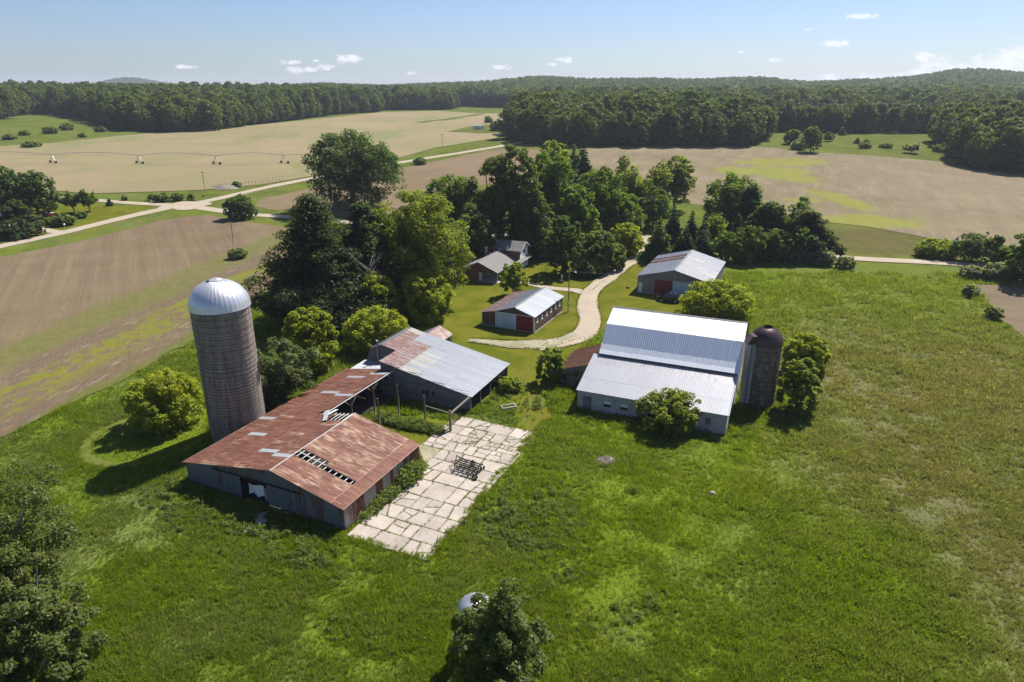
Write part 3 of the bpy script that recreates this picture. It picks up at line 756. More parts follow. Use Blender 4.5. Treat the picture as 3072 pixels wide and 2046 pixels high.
leafy('leaf_wood', wood_leaf_fn, .46, .02)
def conifer_leaf_fn(n):
    base = n.mix(n.rnd(), (.020, .038, .022), (.034, .056, .029))
    return n.scale(base, n.math('ADD', .62, n.math('MULTIPLY', n.island(), .76)))
leafy('leaf_conifer', conifer_leaf_fn, .15, .03)
mat('bark', lambda n: var(n, (.115, .09, .07), .5, 5, .2), .9)
mat('bark_grey', lambda n: var(n, (.22, .20, .175), .4, 5, .2), .9)

def field_fn(c0, c1, c2, rowdir, row_scale, green, gm=.3, speck=0.):
    """bare crop field: soil tones, drill rows and patches where the crop is up"""
    def f(n):
        p = n.pos()
        a = n.noise(p, .012, 4, .6); b = n.noise(p, .09, 4, .6); fi = n.noise(p, 1.7, 4, .7)
        q = n.map(p, (1, 1, 1), (0, 0, rowdir))
        strk = n.noise(n.map(q, (row_scale, row_scale * .02, 1)), 1.0, 4, .75)
        fine = n.noise(n.map(q, (row_scale * 5, row_scale * .08, 1)), 1.0, 2, .7)
        c = n.mix(n.ss(a, .36, .64), c0, c1)
        c = n.mix(n.math('MULTIPLY', n.ss(n.math('ADD', n.math('MULTIPLY', b, .5), n.math('MULTIPLY', strk, .6)), .46, .68), .7), c, c2)
        gr = n.ss(n.math('ADD', n.noise(n.map(q, (.7, 1.6, 1), loc=(200, 40, 0)), .016, 5, .65), n.math('MULTIPLY', n.math('SUBTRACT', strk, .5), .3)), .50, .66)
        c = n.mix(n.math('MULTIPLY', gr, gm), c, green)
        if speck > 0:
            sp = n.noise(n.map(q, (1, .45, 1)), 3.0, 3, .75)
            c = n.mix(n.math('MULTIPLY', n.ss(sp, .60, .70), speck), c, (.50, .42, .30))
        c = n.scale(c, n.math('ADD', .70, n.math('ADD', n.math('MULTIPLY', fi, .32), n.math('ADD', n.math('MULTIPLY', fine, .34), n.math('MULTIPLY', n.math('SUBTRACT', strk, .5), .35)))))
        return {'Base Color': c, 'Normal': n.bump(n.math('ADD', fine, fi), .35, .15)}
    return f
mat('field_tan', field_fn((.262, .196, .118), (.205, .172, .092), (.200, .182, .082), R(75), .09, (.150, .162, .058), .75), .95, .1)
mat('field_mid', field_fn((0.174, 0.124, 0.073), (0.153, 0.109, 0.063), (0.188, 0.138, 0.081), R(52), .16, (0.095, 0.087, 0.030), .15), .95, .1)
mat('field_edge', field_fn((0.133, 0.097, 0.060), (0.107, 0.077, 0.048), (0.173, 0.134, 0.087), R(-50), .5, (0.066, 0.067, 0.018), .05, .4), .95, .1)
def field_left(n):
    base = field_fn((0.151, 0.108, 0.066), (0.133, 0.093, 0.055), (0.176, 0.128, 0.076), R(-28), .35, (0.101, 0.088, 0.033), .35, .35)(n)
    p = n.pos(); x, y, z = n.sep(p)
    # weeds come up along the farm side of the field, and stalks lie in rows at its lower edge
    d = n.math('SUBTRACT', n.math('MULTIPLY', n.math('ADD', x, 50.9), .987), n.math('MULTIPLY', n.math('SUBTRACT', y, 149.), .162))
    a = n.math('ADD', n.math('MULTIPLY', x, .162), n.math('MULTIPLY', y, .987))
    row = n.noise(n.comb(n.math('MULTIPLY', d, 1.3), n.math('MULTIPLY', a, .16), 0.0), 1.0, 5, .75)
    wide = n.noise(n.comb(n.math('MULTIPLY', d, .22), n.math('MULTIPLY', a, .06), 3.0), 1.0, 4, .65)
    w2 = n.noise(p, .45, 4, .65)
    t = n.math('ADD', d, n.math('MULTIPLY', n.math('SUBTRACT', wide, .5), 10.))
    c = base['Base Color']
    g1 = n.math('MULTIPLY', n.ss(t, -33., -26.), n.math('SUBTRACT', 1.0, n.ss(t, -22., -17.)))
    c = n.mix(n.math('MULTIPLY', g1, .8), c, n.mix(n.ss(w2, .4, .6), (.105, .112, .026), (.130, .128, .040)))
    c = n.mix(n.math('MULTIPLY', n.ss(t, -22., -17.), n.ss(row, .36, .62)), c, n.mix(n.ss(row, .55, .68), (.105, .076, .050), (.31, .25, .18)))
    g2 = n.math('MULTIPLY', n.ss(t, -17., -13.), n.math('SUBTRACT', 1.0, n.ss(t, -8., -4.)))
    c = n.mix(n.math('MULTIPLY', n.math('MULTIPLY', g2, n.ss(n.math('ADD', n.math('MULTIPLY', w2, .6), n.math('MULTIPLY', wide, .5)), .46, .62)), .85), c, (.150, .158, .012))
    c = n.mix(n.math('MULTIPLY', n.ss(t, -3., 0.), .8), c, (.095, .115, .016))
    return {'Base Color': c, 'Normal': base['Normal']}
mat('field_left', field_left, .95, .1)
def field_right(n):
    base = field_fn((0.180, 0.141, 0.084), (0.152, 0.119, 0.069), (0.208, 0.165, 0.101), R(22), .22, (0.109, 0.104, 0.035), .3)(n)
    p = n.pos(); x, y, z = n.sep(p)
    w = n.noise(p, .045, 5, .65)
    q = n.map(p, (1, 1, 1), (0, 0, R(-18)))
    rw = n.noise(n.map(q, (.55, .012, 1)), 1.0, 4, .75)
    c = base['Base Color']
    c = n.scale(c, n.math('ADD', .80, n.math('MULTIPLY', rw, .40)))
    for (cx, cy2, sx, sy) in ((116, 222, 21, 13), (124, 262, 8, 24), (124, 318, 15, 26), (137, 352, 24, 18), (109, 258, 9, 9), (104, 328, 10, 14)):
        dx = n.math('DIVIDE', n.math('SUBTRACT', x, float(cx)), float(sx)); dy = n.math('DIVIDE', n.math('SUBTRACT', y, float(cy2)), float(sy))
        m = n.math('SUBTRACT', 1.0, n.math('ADD', n.math('MULTIPLY', dx, dx), n.math('MULTIPLY', dy, dy)))
        m = n.ss(n.math('ADD', n.math('ADD', m, n.math('MULTIPLY', n.math('SUBTRACT', w, .5), 3.4)), n.math('MULTIPLY', n.math('SUBTRACT', rw, .5), 1.6)), -.1, .8)
        c = n.mix(n.math('MULTIPLY', m, .75), c, (.185, .198, .018))
    return {'Base Color': c, 'Normal': base['Normal']}
mat('field_right', field_right, .95, .1)

# ================================================================ THE SETTING
def axis_lines(lo, hi, c0, c1, step, grow, mx):
    a = list(np.arange(c0, c1 + .01, step))
    s = step; v = c1
    while v < hi:
        s = min(s * grow, mx); v += s; a.append(v)
    s = step; v = c0; b = []
    while v > lo:
        s = min(s * grow, mx); v -= s; b.append(v)
    return np.array(b[::-1] + a)

def build_ground():
    xs = axis_lines(-5200, 5200, -75, 75, 1.0, 1.07, 70)
    ys = axis_lines(-60, 7600, 28, 170, 1.0, 1.045, 70)
    X, Y = np.meshgrid(xs, ys)
    Z = terrain(X, Y)
    near = (Y < 180) & (np.abs(X) < 120)
    Z = Z + np.where(near, .05 * np.sin(X * .9 + 2 * np.sin(Y * .3)) * np.sin(Y * .8 + 1.5 * np.sin(X * .23)) - .06, -.02)
    V = np.stack([X, Y, Z], -1).reshape(-1, 3)
    nx, ny = len(xs), len(ys)
    i, j = np.meshgrid(np.arange(nx - 1), np.arange(ny - 1))
    a = (j * nx + i).ravel()
    Q = np.stack([a, a + 1, a + nx + 1, a + nx], 1)
    me = quads_mesh('ground', V, Q, [MATS['ground_grass']], smooth=True)
    zone = np.zeros((len(V), 4), np.float32); zone[:, 3] = 1
    px, py = V[:, 0], V[:, 1]
    zone[:, 0] = np.maximum(inside(px, py, LAWN), inside(px, py, LAWN_LEFT))
    zone[:, 0] = np.maximum(zone[:, 0], inside(px, py, YARD))
    d = dist_line(px, py, TRACK)
    zone[:, 1] = np.maximum(zone[:, 1], (dist_line(px, py, ROAD_A) < 4.2) * .5)
    zone[:, 2] = np.maximum(inside(px, py, WOOD_MID) | inside(px, py, WOOD_RIGHT) | inside(px, py, FOREST_POLY), 0)
    at = me.color_attributes.new('zone', 'FLOAT_COLOR', 'POINT')
    at.data.foreach_set('color', zone.ravel())
    obj('ground', me, kind='structure', label='rough grass and meadow ground rising to low hills')

FOREST_POLY = FOREST_MAIN + [(1500, 700), (2600, 2400), (2600, 3300), (-2600, 3300), (-2600, 2400), (-1500, 800)]
GROVE = [(-40, 116), (-34, 148), (-22, 172), (-22, 196), (20, 214), (60, 222), (78, 180), (62, 172), (36, 178), (10, 168), (-14, 168), (-8, 140), (-12, 116), (-24, 108)]
build_ground()

def sheet(name, poly, m, lift, step, kind='structure', label=None, wob=0.):
    """a flat or draped sheet cut to an outline: grid cells inside, outline cells trimmed by their centres"""
    p = np.array(poly)
    if wob > 0:
        q = []
        for k in range(len(p)):
            a, b = p[k], p[(k + 1) % len(p)]
            L = np.hypot(*(b - a)); n = max(1, int(L / (wob * 5)))
            nn = np.array([-(b - a)[1], (b - a)[0]]) / max(L, 1e-6)
            for t in range(n):
                q.append(a + (b - a) * t / n + nn * RNG.normal(0, wob) * (t > 0))
        p = np.array(q)
    import mathutils.geometry as mg
    lo, hi = p.min(0), p.max(0)
    gx = np.arange(lo[0] + step / 2, hi[0], step); gy = np.arange(lo[1] + step / 2, hi[1], step)
    GX, GY = np.meshgrid(gx, gy); GX, GY = GX.ravel(), GY.ravel()
    ok = inside(GX, GY, [tuple(v) for v in p])
    GX, GY = GX[ok], GY[ok]
    e = [(i, (i + 1) % len(p)) for i in range(len(p))]
    bd = []
    for k in range(len(p)):
        a, b = p[k], p[(k + 1) % len(p)]
        n = max(1, int(np.hypot(*(b - a)) / step))
        for t in range(n):
            bd.append(a + (b - a) * t / n)
    bd = np.array(bd)
    # keep grid points clear of the outline
    keep = dist_line(GX, GY, [tuple(v) for v in p] + [tuple(p[0])]) > step * .35
    pts = [Vector((x, y)) for x, y in bd] + [Vector((x, y)) for x, y in zip(GX[keep], GY[keep])]
    ed = [(i, (i + 1) % len(bd)) for i in range(len(bd))]
    vs, es, fs, *_ = mg.delaunay_2d_cdt(pts, ed, [], 1, 1e-4)
    xy = np.array([(v.x, v.y) for v in vs])
    z = terrain(xy[:, 0], xy[:, 1]) + lift
    me = raw_mesh(name, np.column_stack([xy, z]), [tuple(f) for f in fs], [MATS[m]], True)
    up = [f for f in me.polygons if f.normal.z < 0]
    if up:
        me.flip_normals() if len(up) > len(me.polygons) / 2 else None
    return obj(name, me, kind=kind, label=label)

sheet('crop_field', F_TAN, 'field_tan', .16, 26, label='big tan crop field with the irrigation line')
sheet('crop_field', F_MID, 'field_mid', .06, 22, label='brown field strip behind the huge oak')
sheet('crop_field', F_LEFT, 'field_left', .06, 12, label='bare brown field at the left, weedy along its farm side', wob=.35)
sheet('crop_field', F_RIGHT, 'field_right', .08, 22, label='large bare field at the right with yellow-green patches')
sheet('crop_field', F_EDGE, 'field_edge', .05, 14, label='dark bare field corner at the right edge', wob=.3)

sheet('grass_verge', VERGE, 'verge_grass', .26, 8, label='grassy corner of the tan field where the camper stands')

def strip(name, pts, w, m, lift, step=3., edge=.15, label=None, w_end=None):
    P = [np.array(pts[0], float)]
    pp = [np.array(q, float) for q in pts]
    # Catmull-Rom through the points
    dense = []
    for k in range(len(pp) - 1):
        p0, p1, p2, p3 = pp[max(k - 1, 0)], pp[k], pp[k + 1], pp[min(k + 2, len(pp) - 1)]
        n = max(2, int(np.hypot(*(p2 - p1)) / step))
        for t in np.linspace(0, 1, n, endpoint=False):
            dense.append(.5 * ((2 * p1) + (-p0 + p2) * t + (2 * p0 - 5 * p1 + 4 * p2 - p3) * t * t + (-p0 + 3 * p1 - 3 * p2 + p3) * t ** 3))
    dense.append(pp[-1])
    V, F = [], []
    nseg = 4
    for i, q in enumerate(dense):
        a = dense[max(i - 1, 0)]; b = dense[min(i + 1, len(dense) - 1)]
        d = (b - a) / max(np.hypot(*(b - a)), 1e-6); nn = np.array([d[1], -d[0]])
        ww = w if w_end is None else w + (w_end - w) * i / (len(dense) - 1)
        l, r = -ww / 2 + edge * (math.sin(i * .45 + ww) + .6 * math.sin(i * 1.13)), ww / 2 + edge * (math.sin(i * .38 + 2) + .6 * math.sin(i * .97 + 1))
        for k in range(nseg + 1):
            o = l + (r - l) * k / nseg
            x, y = q + nn * o
            crown = .03 * (1 - (2 * k / nseg - 1) ** 2)
            V.append((x, y, tz(x, y) + lift + crown))
        if i:
            for k in range(nseg):
                b0 = (i - 1) * (nseg + 1) + k
                F.append((b0, b0 + 1, b0 + nseg + 2, b0 + nseg + 1))
    me = raw_mesh(name, V, F, [MATS[m]], True)
    if sum(f.normal.z for f in me.polygons) < 0:
        me.flip_normals()
    return obj(name, me, kind='structure', label=label)

strip('gravel_road', ROAD_A, 5.0, 'gravel', .07, 5, .2, 'pale gravel road running diagonally past the crossroads')
strip('gravel_road', ROAD_B, 4.6, 'gravel', .10, 5, .2, 'pale gravel cross road passing behind the farm')
strip('grass_strip', STRIP, 9.0, 'verge_grass', .30, 8, .8, 'green grass strip crossing the far end of the tan field')
jc = np.array([-118.2, 248.6])
fil = []
for k in range(40):
    t = 2 * math.pi * k / 40
    fil.append((jc[0] + math.cos(t) * (5.6 + 3.4 * abs(math.cos(2 * t - 1.0))), jc[1] + math.sin(t) * (5.6 + 3.4 * abs(math.cos(2 * t - 1.0)))))
sheet('road_junction', fil, 'gravel', .135, 4, label='widened gravel surface at the crossroads')
strip('driveway', DRIVE[:11], 3.1, 'gravel', .04, 1.6, .2, 'whitish gravel drive curving into the farmyard', 4.3)
strip('drive_crown', DRIVE[:5], .7, 'gravel_grassy', .078, 1.2, .12, 'grassy strip along the middle of the gravel drive', .4)
for off in (-.85, .85):
    tr = [(x + off, y) for x, y in TRACK]
    strip('wheel_track', tr, .4, 'dry_grass', .02, .8, .12, 'worn wheel track from the drive to the concrete yard')
strip('mown_edge', [(-46.5 + 6.9 * math.cos(R(a)), 77.0 + 6.9 * math.sin(R(a))) for a in range(120, 290, 12)], 1.3, 'dry_grass', .02, .8, .12, 'dry mown edge curving round the tree left of the tall silo')
strip('driveway', DRIVE[10:], 4.6, 'gravel_grassy', .045, 1.4, .35, 'thin grassy gravel tail of the drive before the brown shed', 1.6)
strip('driveway', DRIVE2, 2.9, 'gravel', .05, 1.6, .2, 'gravel branch of the drive toward the brown house', 2.2)
strip('driveway', SPUR, 2.6, 'gravel_grassy', .048, 1.4, .3, 'faint gravel spur toward the white barn', 1.5)
strip('driveway', DRIVE3, 4.0, 'gravel', .07, 3, .15, 'short gravel drive to the house at far left')

# ---- foliage builders
def leaf_quads(C, RC, SQ, n, size, rng, long=1.0, up=.25, jit=.55, droop=0.):
    """n small leaf-clump faces over the surface of the clumps C (radius RC, vertical squash SQ)"""
    w = RC ** 2; w = w / w.sum()
    idx = rng.choice(len(C), n, p=w)
    d = rng.normal(size=(n, 3)); d[:, 2] += up
    d /= np.linalg.norm(d, axis=1)[:, None]
    rr = RC[idx] * rng.uniform(.60, 1.08, n)
    off = d * rr[:, None]; off[:, 2] *= SQ[idx]
    p = C[idx] + off
    nr = d * .55 + np.array((.12, .10, .75)) + rng.normal(size=(n, 3)) * jit
    nr /= np.linalg.norm(nr, axis=1)[:, None]
    t = rng.normal(size=(n, 3)); t[:, 2] -= droop
    t -= nr * (t * nr).sum(1)[:, None]; t /= np.linalg.norm(t, axis=1)[:, None] + 1e-9
    b = np.cross(nr, t)
    s = size * rng.uniform(.65, 1.3, n)[:, None]
    a1 = t * s * .62 * long; b1 = b * s * .45
    bend = nr * s * .12
    V = np.stack([p - a1 - bend, p - b1 * 1.0 + bend * .5, p + a1 - bend, p + b1 * 1.0 + bend * .5], 1).reshape(-1, 3)
    Q = np.arange(n * 4).reshape(-1, 4)
    return V, Q

def clumps(kind, h, r, rng):
    """clump centres, radii and squash for a tree of height h and crown radius r; limbs as (start, end, radius)"""
    C, RC, SQ, limbs = [], [], [], []
    if kind in ('maple', 'bush', 'cone'):
        base = (.08 if r / h > .33 else .13) * h if kind == 'maple' else .0
        zc = (h + base) / 2; hz = (h - base) / 2
        K = int(np.clip(70 + 10 * r * r ** .55, 110, 320))
        lob = rng.uniform(0, 6.28, 6)
        nL = int(np.clip(5 + (h - base) / r * 1.7, 6, 12))
        LB = []
        ph0 = rng.uniform(0, 6.28)
        for k in range(nL):
            t = (k + .3) / nL
            if kind == 'cone':
                Rt = r * (1.22 - .98 * t)
            else:
                Rt = r * 1.14 * max(.3, math.sin(math.pi * (.35 + .54 * t))) ** .55
            phi = ph0 + k * 2.39996 + rng.normal(0, .25)
            rl_ = Rt * (rng.uniform(.62, .80) if kind == 'bush' else rng.uniform(.56, .74))
            d_ = (Rt - rl_) * rng.uniform(.9, 1.15)
            vz = min(rl_, .36 * (h - base))
            z_ = base + vz * .8 + (h - base - vz * 1.75) * t
            LB.append((math.cos(phi) * d_, math.sin(phi) * d_, z_, rl_, vz))
        rt = r * (.25 if kind == 'cone' else .55)
        LB.append((rng.normal(0, .05) * r, rng.normal(0, .05) * r, h - rt * .85, rt, rt * .85))
        LB.append((0, 0, base + (h - base) * .45, r * .5, (h - base) * .3))
        wts = np.array([b_[3] * (b_[3] + b_[4]) for b_ in LB]); wts /= wts.sum()
        mixf = {'bush': .72, 'maple': .42, 'cone': .0}[kind]
        for k in range(K):
            rc = r * rng.uniform(.085, .17)
            if rng.uniform() < mixf:
                # over the outer shell of the whole crown, reaching low
                z = 1 - 1.97 * rng.uniform()
                phi = rng.uniform(0, 6.283)
                q = max(0, 1 - abs(z) ** (2.0 if z > 0 else 3.6)) ** .5
                f = rng.uniform(.76, .95) * (1 + .07 * math.sin(3 * phi + lob[0] + z) + .06 * math.sin(5 * phi + 4 * z + lob[1]))
                C.append((math.cos(phi) * q * r * f, math.sin(phi) * q * r * f, max(zc + z * hz * (.62 + .38 * f), rc * .35 if kind == 'bush' else rc)))
                RC.append(rc * 1.1); SQ.append(.8)
                continue
            bx_, by_, bz_, br_, bv_ = LB[rng.choice(len(LB), p=wts)]
            v = rng.normal(size=3); v /= np.linalg.norm(v)
            v[:2] += .35 * np.array((bx_, by_)) / max(r, .1); v[2] += .12
            v /= np.linalg.norm(v)
            f = rng.uniform(.72, 1.0)
            C.append((bx_ + v[0] * br_ * f, by_ + v[1] * br_ * f, max(bz_ + v[2] * bv_ * f, rc * .35 if kind == 'bush' else rc)))
            RC.append(rc); SQ.append(.8)
        for k in range(K // 5):
            v = rng.normal(size=3); v /= np.linalg.norm(v); f = rng.uniform(.1, .6)
            C.append((v[0] * r * f, v[1] * r * f, zc + v[2] * hz * f)); RC.append(r * .2); SQ.append(.8)
        fork = base + .12 * (h - base) if kind == 'maple' else .1 * h
        for k in rng.choice(K, min(K, 16 if kind == 'maple' else 7), replace=False):
            limbs.append(((0, 0, fork * rng.uniform(.8, 1.5)), C[k], r * .035 + .03))
    elif kind in ('loose', 'wild'):
        base = .16 * h if kind == 'loose' else .05 * h
        nl = int(np.clip(8 + r * 1.3, 9, 18))
        for k in range(nl):
            phi = k * 2.39996 + rng.normal(0, .3)
            top = h * rng.uniform(.62, .97) if k % 3 else h * rng.uniform(.4, .7)
            rad = r * rng.uniform(.45, .92) if k else 0
            if k % 3 == 0 and k:
                rad = r * rng.uniform(.7, .98)
            e = np.array((math.cos(phi) * rad, math.sin(phi) * rad, top))
            s = np.array((0, 0, base * rng.uniform(.9, 2.2)))
            limbs.append((tuple(s), tuple(e), r * .03 + .03))
            for q in range(7):
                t = rng.uniform(.42, 1.02)
                c = s + (e - s) * t + rng.normal(0, .13, 3) * r * np.array((1, 1, .8))
                C.append(tuple(c)); RC.append(r * rng.uniform(.12, .22)); SQ.append(.85)
        if kind == 'wild':
            for k in range(70):
                phi = rng.uniform(0, 6.28); rad = r * rng.uniform(.35, .98)
                C.append((math.cos(phi) * rad, math.sin(phi) * rad, h * rng.uniform(.04, .55))); RC.append(r * rng.uniform(.12, .2)); SQ.append(.85)
    elif kind == 'pine':
        nt = int(np.clip(h / 1.15, 7, 18))
        for i in range(nt):
            t = (i + .6) / nt
            z = h * (.08 + .90 * t)
            L = r * (1 - t ** 1.55) * rng.uniform(.8, 1.12) + .05 * r
            nb = 6 if t < .8 else 4
            ph = rng.uniform(0, 6.28)
            for b in range(nb):
                phi = ph + 6.283 * b / nb + rng.normal(0, .2)
                l = L * rng.uniform(.72, 1.12)
                e = (math.cos(phi) * l, math.sin(phi) * l, z + l * rng.uniform(.02, .22))
                limbs.append(((0, 0, z), e, .02 * r + .02))
                for q in (.35, .62, .88, 1.02):
                    if l * q < .3:
                        continue
                    C.append((e[0] * q + rng.normal(0, .06) * r, e[1] * q + rng.normal(0, .06) * r, z + (e[2] - z) * q + rng.normal(0, .03) * r))
                    RC.append(max(.16 * r, l * .26) * rng.uniform(.8, 1.2)); SQ.append(.5)
        C.append((0, 0, h * .97)); RC.append(.11 * r); SQ.append(1.6)
    elif kind == 'spruce':
        nt = int(np.clip(h / .7, 8, 20))
        for i in range(nt):
            t = (i + .3) / nt
            z = h * (.03 + .94 * t)
            L = r * (1 - t) ** .88 * rng.uniform(.88, 1.1) + .03 * r
            nb = max(5, int(9 * (1 - t) + 4))
            ph = rng.uniform(0, 6.28)
            for b in range(nb):
                phi = ph + 6.283 * b / nb + rng.normal(0, .15)
                l = L * rng.uniform(.8, 1.12)
                for q in (.5, .85):
                    C.append((math.cos(phi) * l * q, math.sin(phi) * l * q, z - l * .22 * q + .06 * h / nt))
                    RC.append(max(.05 * r, l * .27)); SQ.append(.5)
        C.append((0, 0, h * .985)); RC.append(.05 * r); SQ.append(2.5)
    return np.array(C), np.array(RC), np.array(SQ), limbs

def crown_mesh(name, kind, h, r, size, rng, mats, cover=1.0):
    C, RC, SQ, limbs = clumps(kind, h, r, rng)
    area = {'cone': 3.2 * math.pi * r * (h * .42), 'maple': 4 * math.pi * r * (h * .42), 'bush': 4 * math.pi * r * max(h * .5, r * .5), 'loose': 3.2 * math.pi * r * h * .45, 'wild': 4.2 * math.pi * r * h * .5,
            'pine': 4.6 * math.pi * r * h * .5, 'spruce': 3.0 * math.pi * r * h * .5}[kind]
    n = int(np.clip(cover * 3.3 * area / (size * size * .56), 150, 42000))
    long = {'pine': 1.7, 'spruce': 1.6}.get(kind, 1.0)
    V, Q = leaf_quads(C, RC, SQ, n, size, rng, long, .3, .42, .5 if kind == 'spruce' else 0)
    V[:, 2] = np.maximum(V[:, 2], .02)
    return quads_mesh(name, V, Q, mats), limbs

def trunk_mesh(name, h, r, limbs, rng, m, kind):
    b = MB()
    tr = max(.07, .022 * h + .012 * r)
    top = h * (.55 if kind in ('maple', 'loose', 'wild', 'cone') else .93 if kind in ('pine', 'spruce') else .4)
    pts = [(rng.normal(0, .01) * h * (i > 0), rng.normal(0, .01) * h * (i > 0), top * i / 5) for i in range(6)]
    b.tube([(0, 0, -.15)] + pts, [tr * 1.35] + [tr * (1 - .15 * i) for i in range(6)], 7)
    for (s, e, w) in limbs:
        s = np.array(s); e = np.array(e); md = (s + e) / 2 + np.array((0, 0, .06 * h)) * (kind != 'pine')
        b.tube([s, md, e], [w, w * .7, w * .25], 4, False)
    return raw_mesh(name, b.V, b.F, [MATS[m]], True)

# ---- forests: many trees share a few meshes
SRC = bpy.data.collections.new('forest_tree_kinds')      # not linked to the scene: only a source for instances
def src_tree(name, kind, h, r, size, seed, m, cover):
    rng = np.random.default_rng(seed)
    C, RC, SQ, limbs = clumps(kind, h, r, rng)
    me, limbs = crown_mesh(name, kind, h, r, size, rng, [MATS[m], MATS['bark']], cover)
    return me
WOOD_NEAR = [src_tree('broadleaf_near', 'maple', 18 + k % 3 * 2.2, 5.9 + .7 * (k % 2), 1.0, 100 + k, 'leaf_wood', .85) for k in range(5)]
WOOD_FAR = [src_tree('broadleaf_far', 'maple', 16 + k % 3 * 2.4, 6.6, 1.9, 200 + k, 'leaf_wood', .8) for k in range(3)]
CON_NEAR = [src_tree('conifer_near', 'spruce', 13 + 2 * k, 3.0, .9, 300 + k, 'leaf_conifer', .9) for k in range(2)]
PINE_NEAR = [src_tree('red_pine', 'maple', 17, 3.6, 1.2, 320, 'leaf_conifer', 1.0)]

def fill(poly, step, rng, ylim=(0, 1e9)):
    p = np.array(poly); lo, hi = p.min(0), p.max(0)
    gx = np.arange(lo[0], hi[0], step); gy = np.arange(max(lo[1], ylim[0]), min(hi[1], ylim[1]), step * .87)
    X, Y = np.meshgrid(gx, gy); X = X + (np.arange(len(gy)) % 2)[:, None] * step / 2
    X = (X + rng.normal(0, step * .2, X.shape)).ravel(); Y = (Y + rng.normal(0, step * .2, Y.shape)).ravel()
    ok = inside(X, Y, poly) & (np.abs(X) < Y * .86 + 40)
    return X[ok], Y[ok]

def scatter(name, X, Y, S, K, meshes, label, sink=0., rz=None):
    """one object holding a mass of instances: points with attributes, instanced by geometry nodes"""
    c = bpy.data.collections.new(name + '_kinds')
    for k, me in enumerate(meshes):
        o = bpy.data.objects.new('%s_kind_%02d' % (name, k), me)
        c.objects.link(o)
    Z = terrain(X, Y) - sink
    me = bpy.data.meshes.new(name)
    me.vertices.add(len(X)); me.vertices.foreach_set('co', np.column_stack([X, Y, Z]).astype(np.float32).ravel())
    for nm, arr, ty in (('sc', S, 'FLOAT'), ('rz', RNG.uniform(0, 6.283, len(X)) if rz is None else rz, 'FLOAT'), ('kd', K, 'INT')):
        a = me.attributes.new(nm, ty, 'POINT')
        a.data.foreach_set('value', np.asarray(arr, np.int32 if ty == 'INT' else np.float32))
    me.update()
    o = obj(name, me, kind='stuff', label=label)
    nt = bpy.data.node_groups.new(name + '_nodes', 'GeometryNodeTree')
    nt.interface.new_socket('Geometry', in_out='INPUT', socket_type='NodeSocketGeometry')
    nt.interface.new_socket('Geometry', in_out='OUTPUT', socket_type='NodeSocketGeometry')
    gi = nt.nodes.new('NodeGroupInput'); go = nt.nodes.new('NodeGroupOutput')
    ip = nt.nodes.new('GeometryNodeInstanceOnPoints'); ci = nt.nodes.new('GeometryNodeCollectionInfo')
    ci.inputs['Collection'].default_value = c
    ci.inputs['Separate Children'].default_value = True
    ci.inputs['Reset Children'].default_value = True
    ip.inputs['Pick Instance'].default_value = True
    def attr(nm, ty):
        n = nt.nodes.new('GeometryNodeInputNamedAttribute'); n.data_type = ty
        n.inputs['Name'].default_value = nm
        return n.outputs['Attribute']
    cx = nt.nodes.new('ShaderNodeCombineXYZ')
    L = nt.links.new
    L(attr('rz', 'FLOAT'), cx.inputs[2])
    er = nt.nodes.new('FunctionNodeEulerToRotation'); L(cx.outputs[0], er.inputs[0])
    L(gi.outputs[0], ip.inputs['Points']); L(ci.outputs[0], ip.inputs['Instance'])
    L(attr('kd', 'INT'), ip.inputs['Instance Index']); L(er.outputs[0], ip.inputs['Rotation'])
    L(attr('sc', 'FLOAT'), ip.inputs['Scale']); L(ip.outputs[0], go.inputs[0])
    md = o.modifiers.new('instances', 'NODES'); md.node_group = nt
    return o

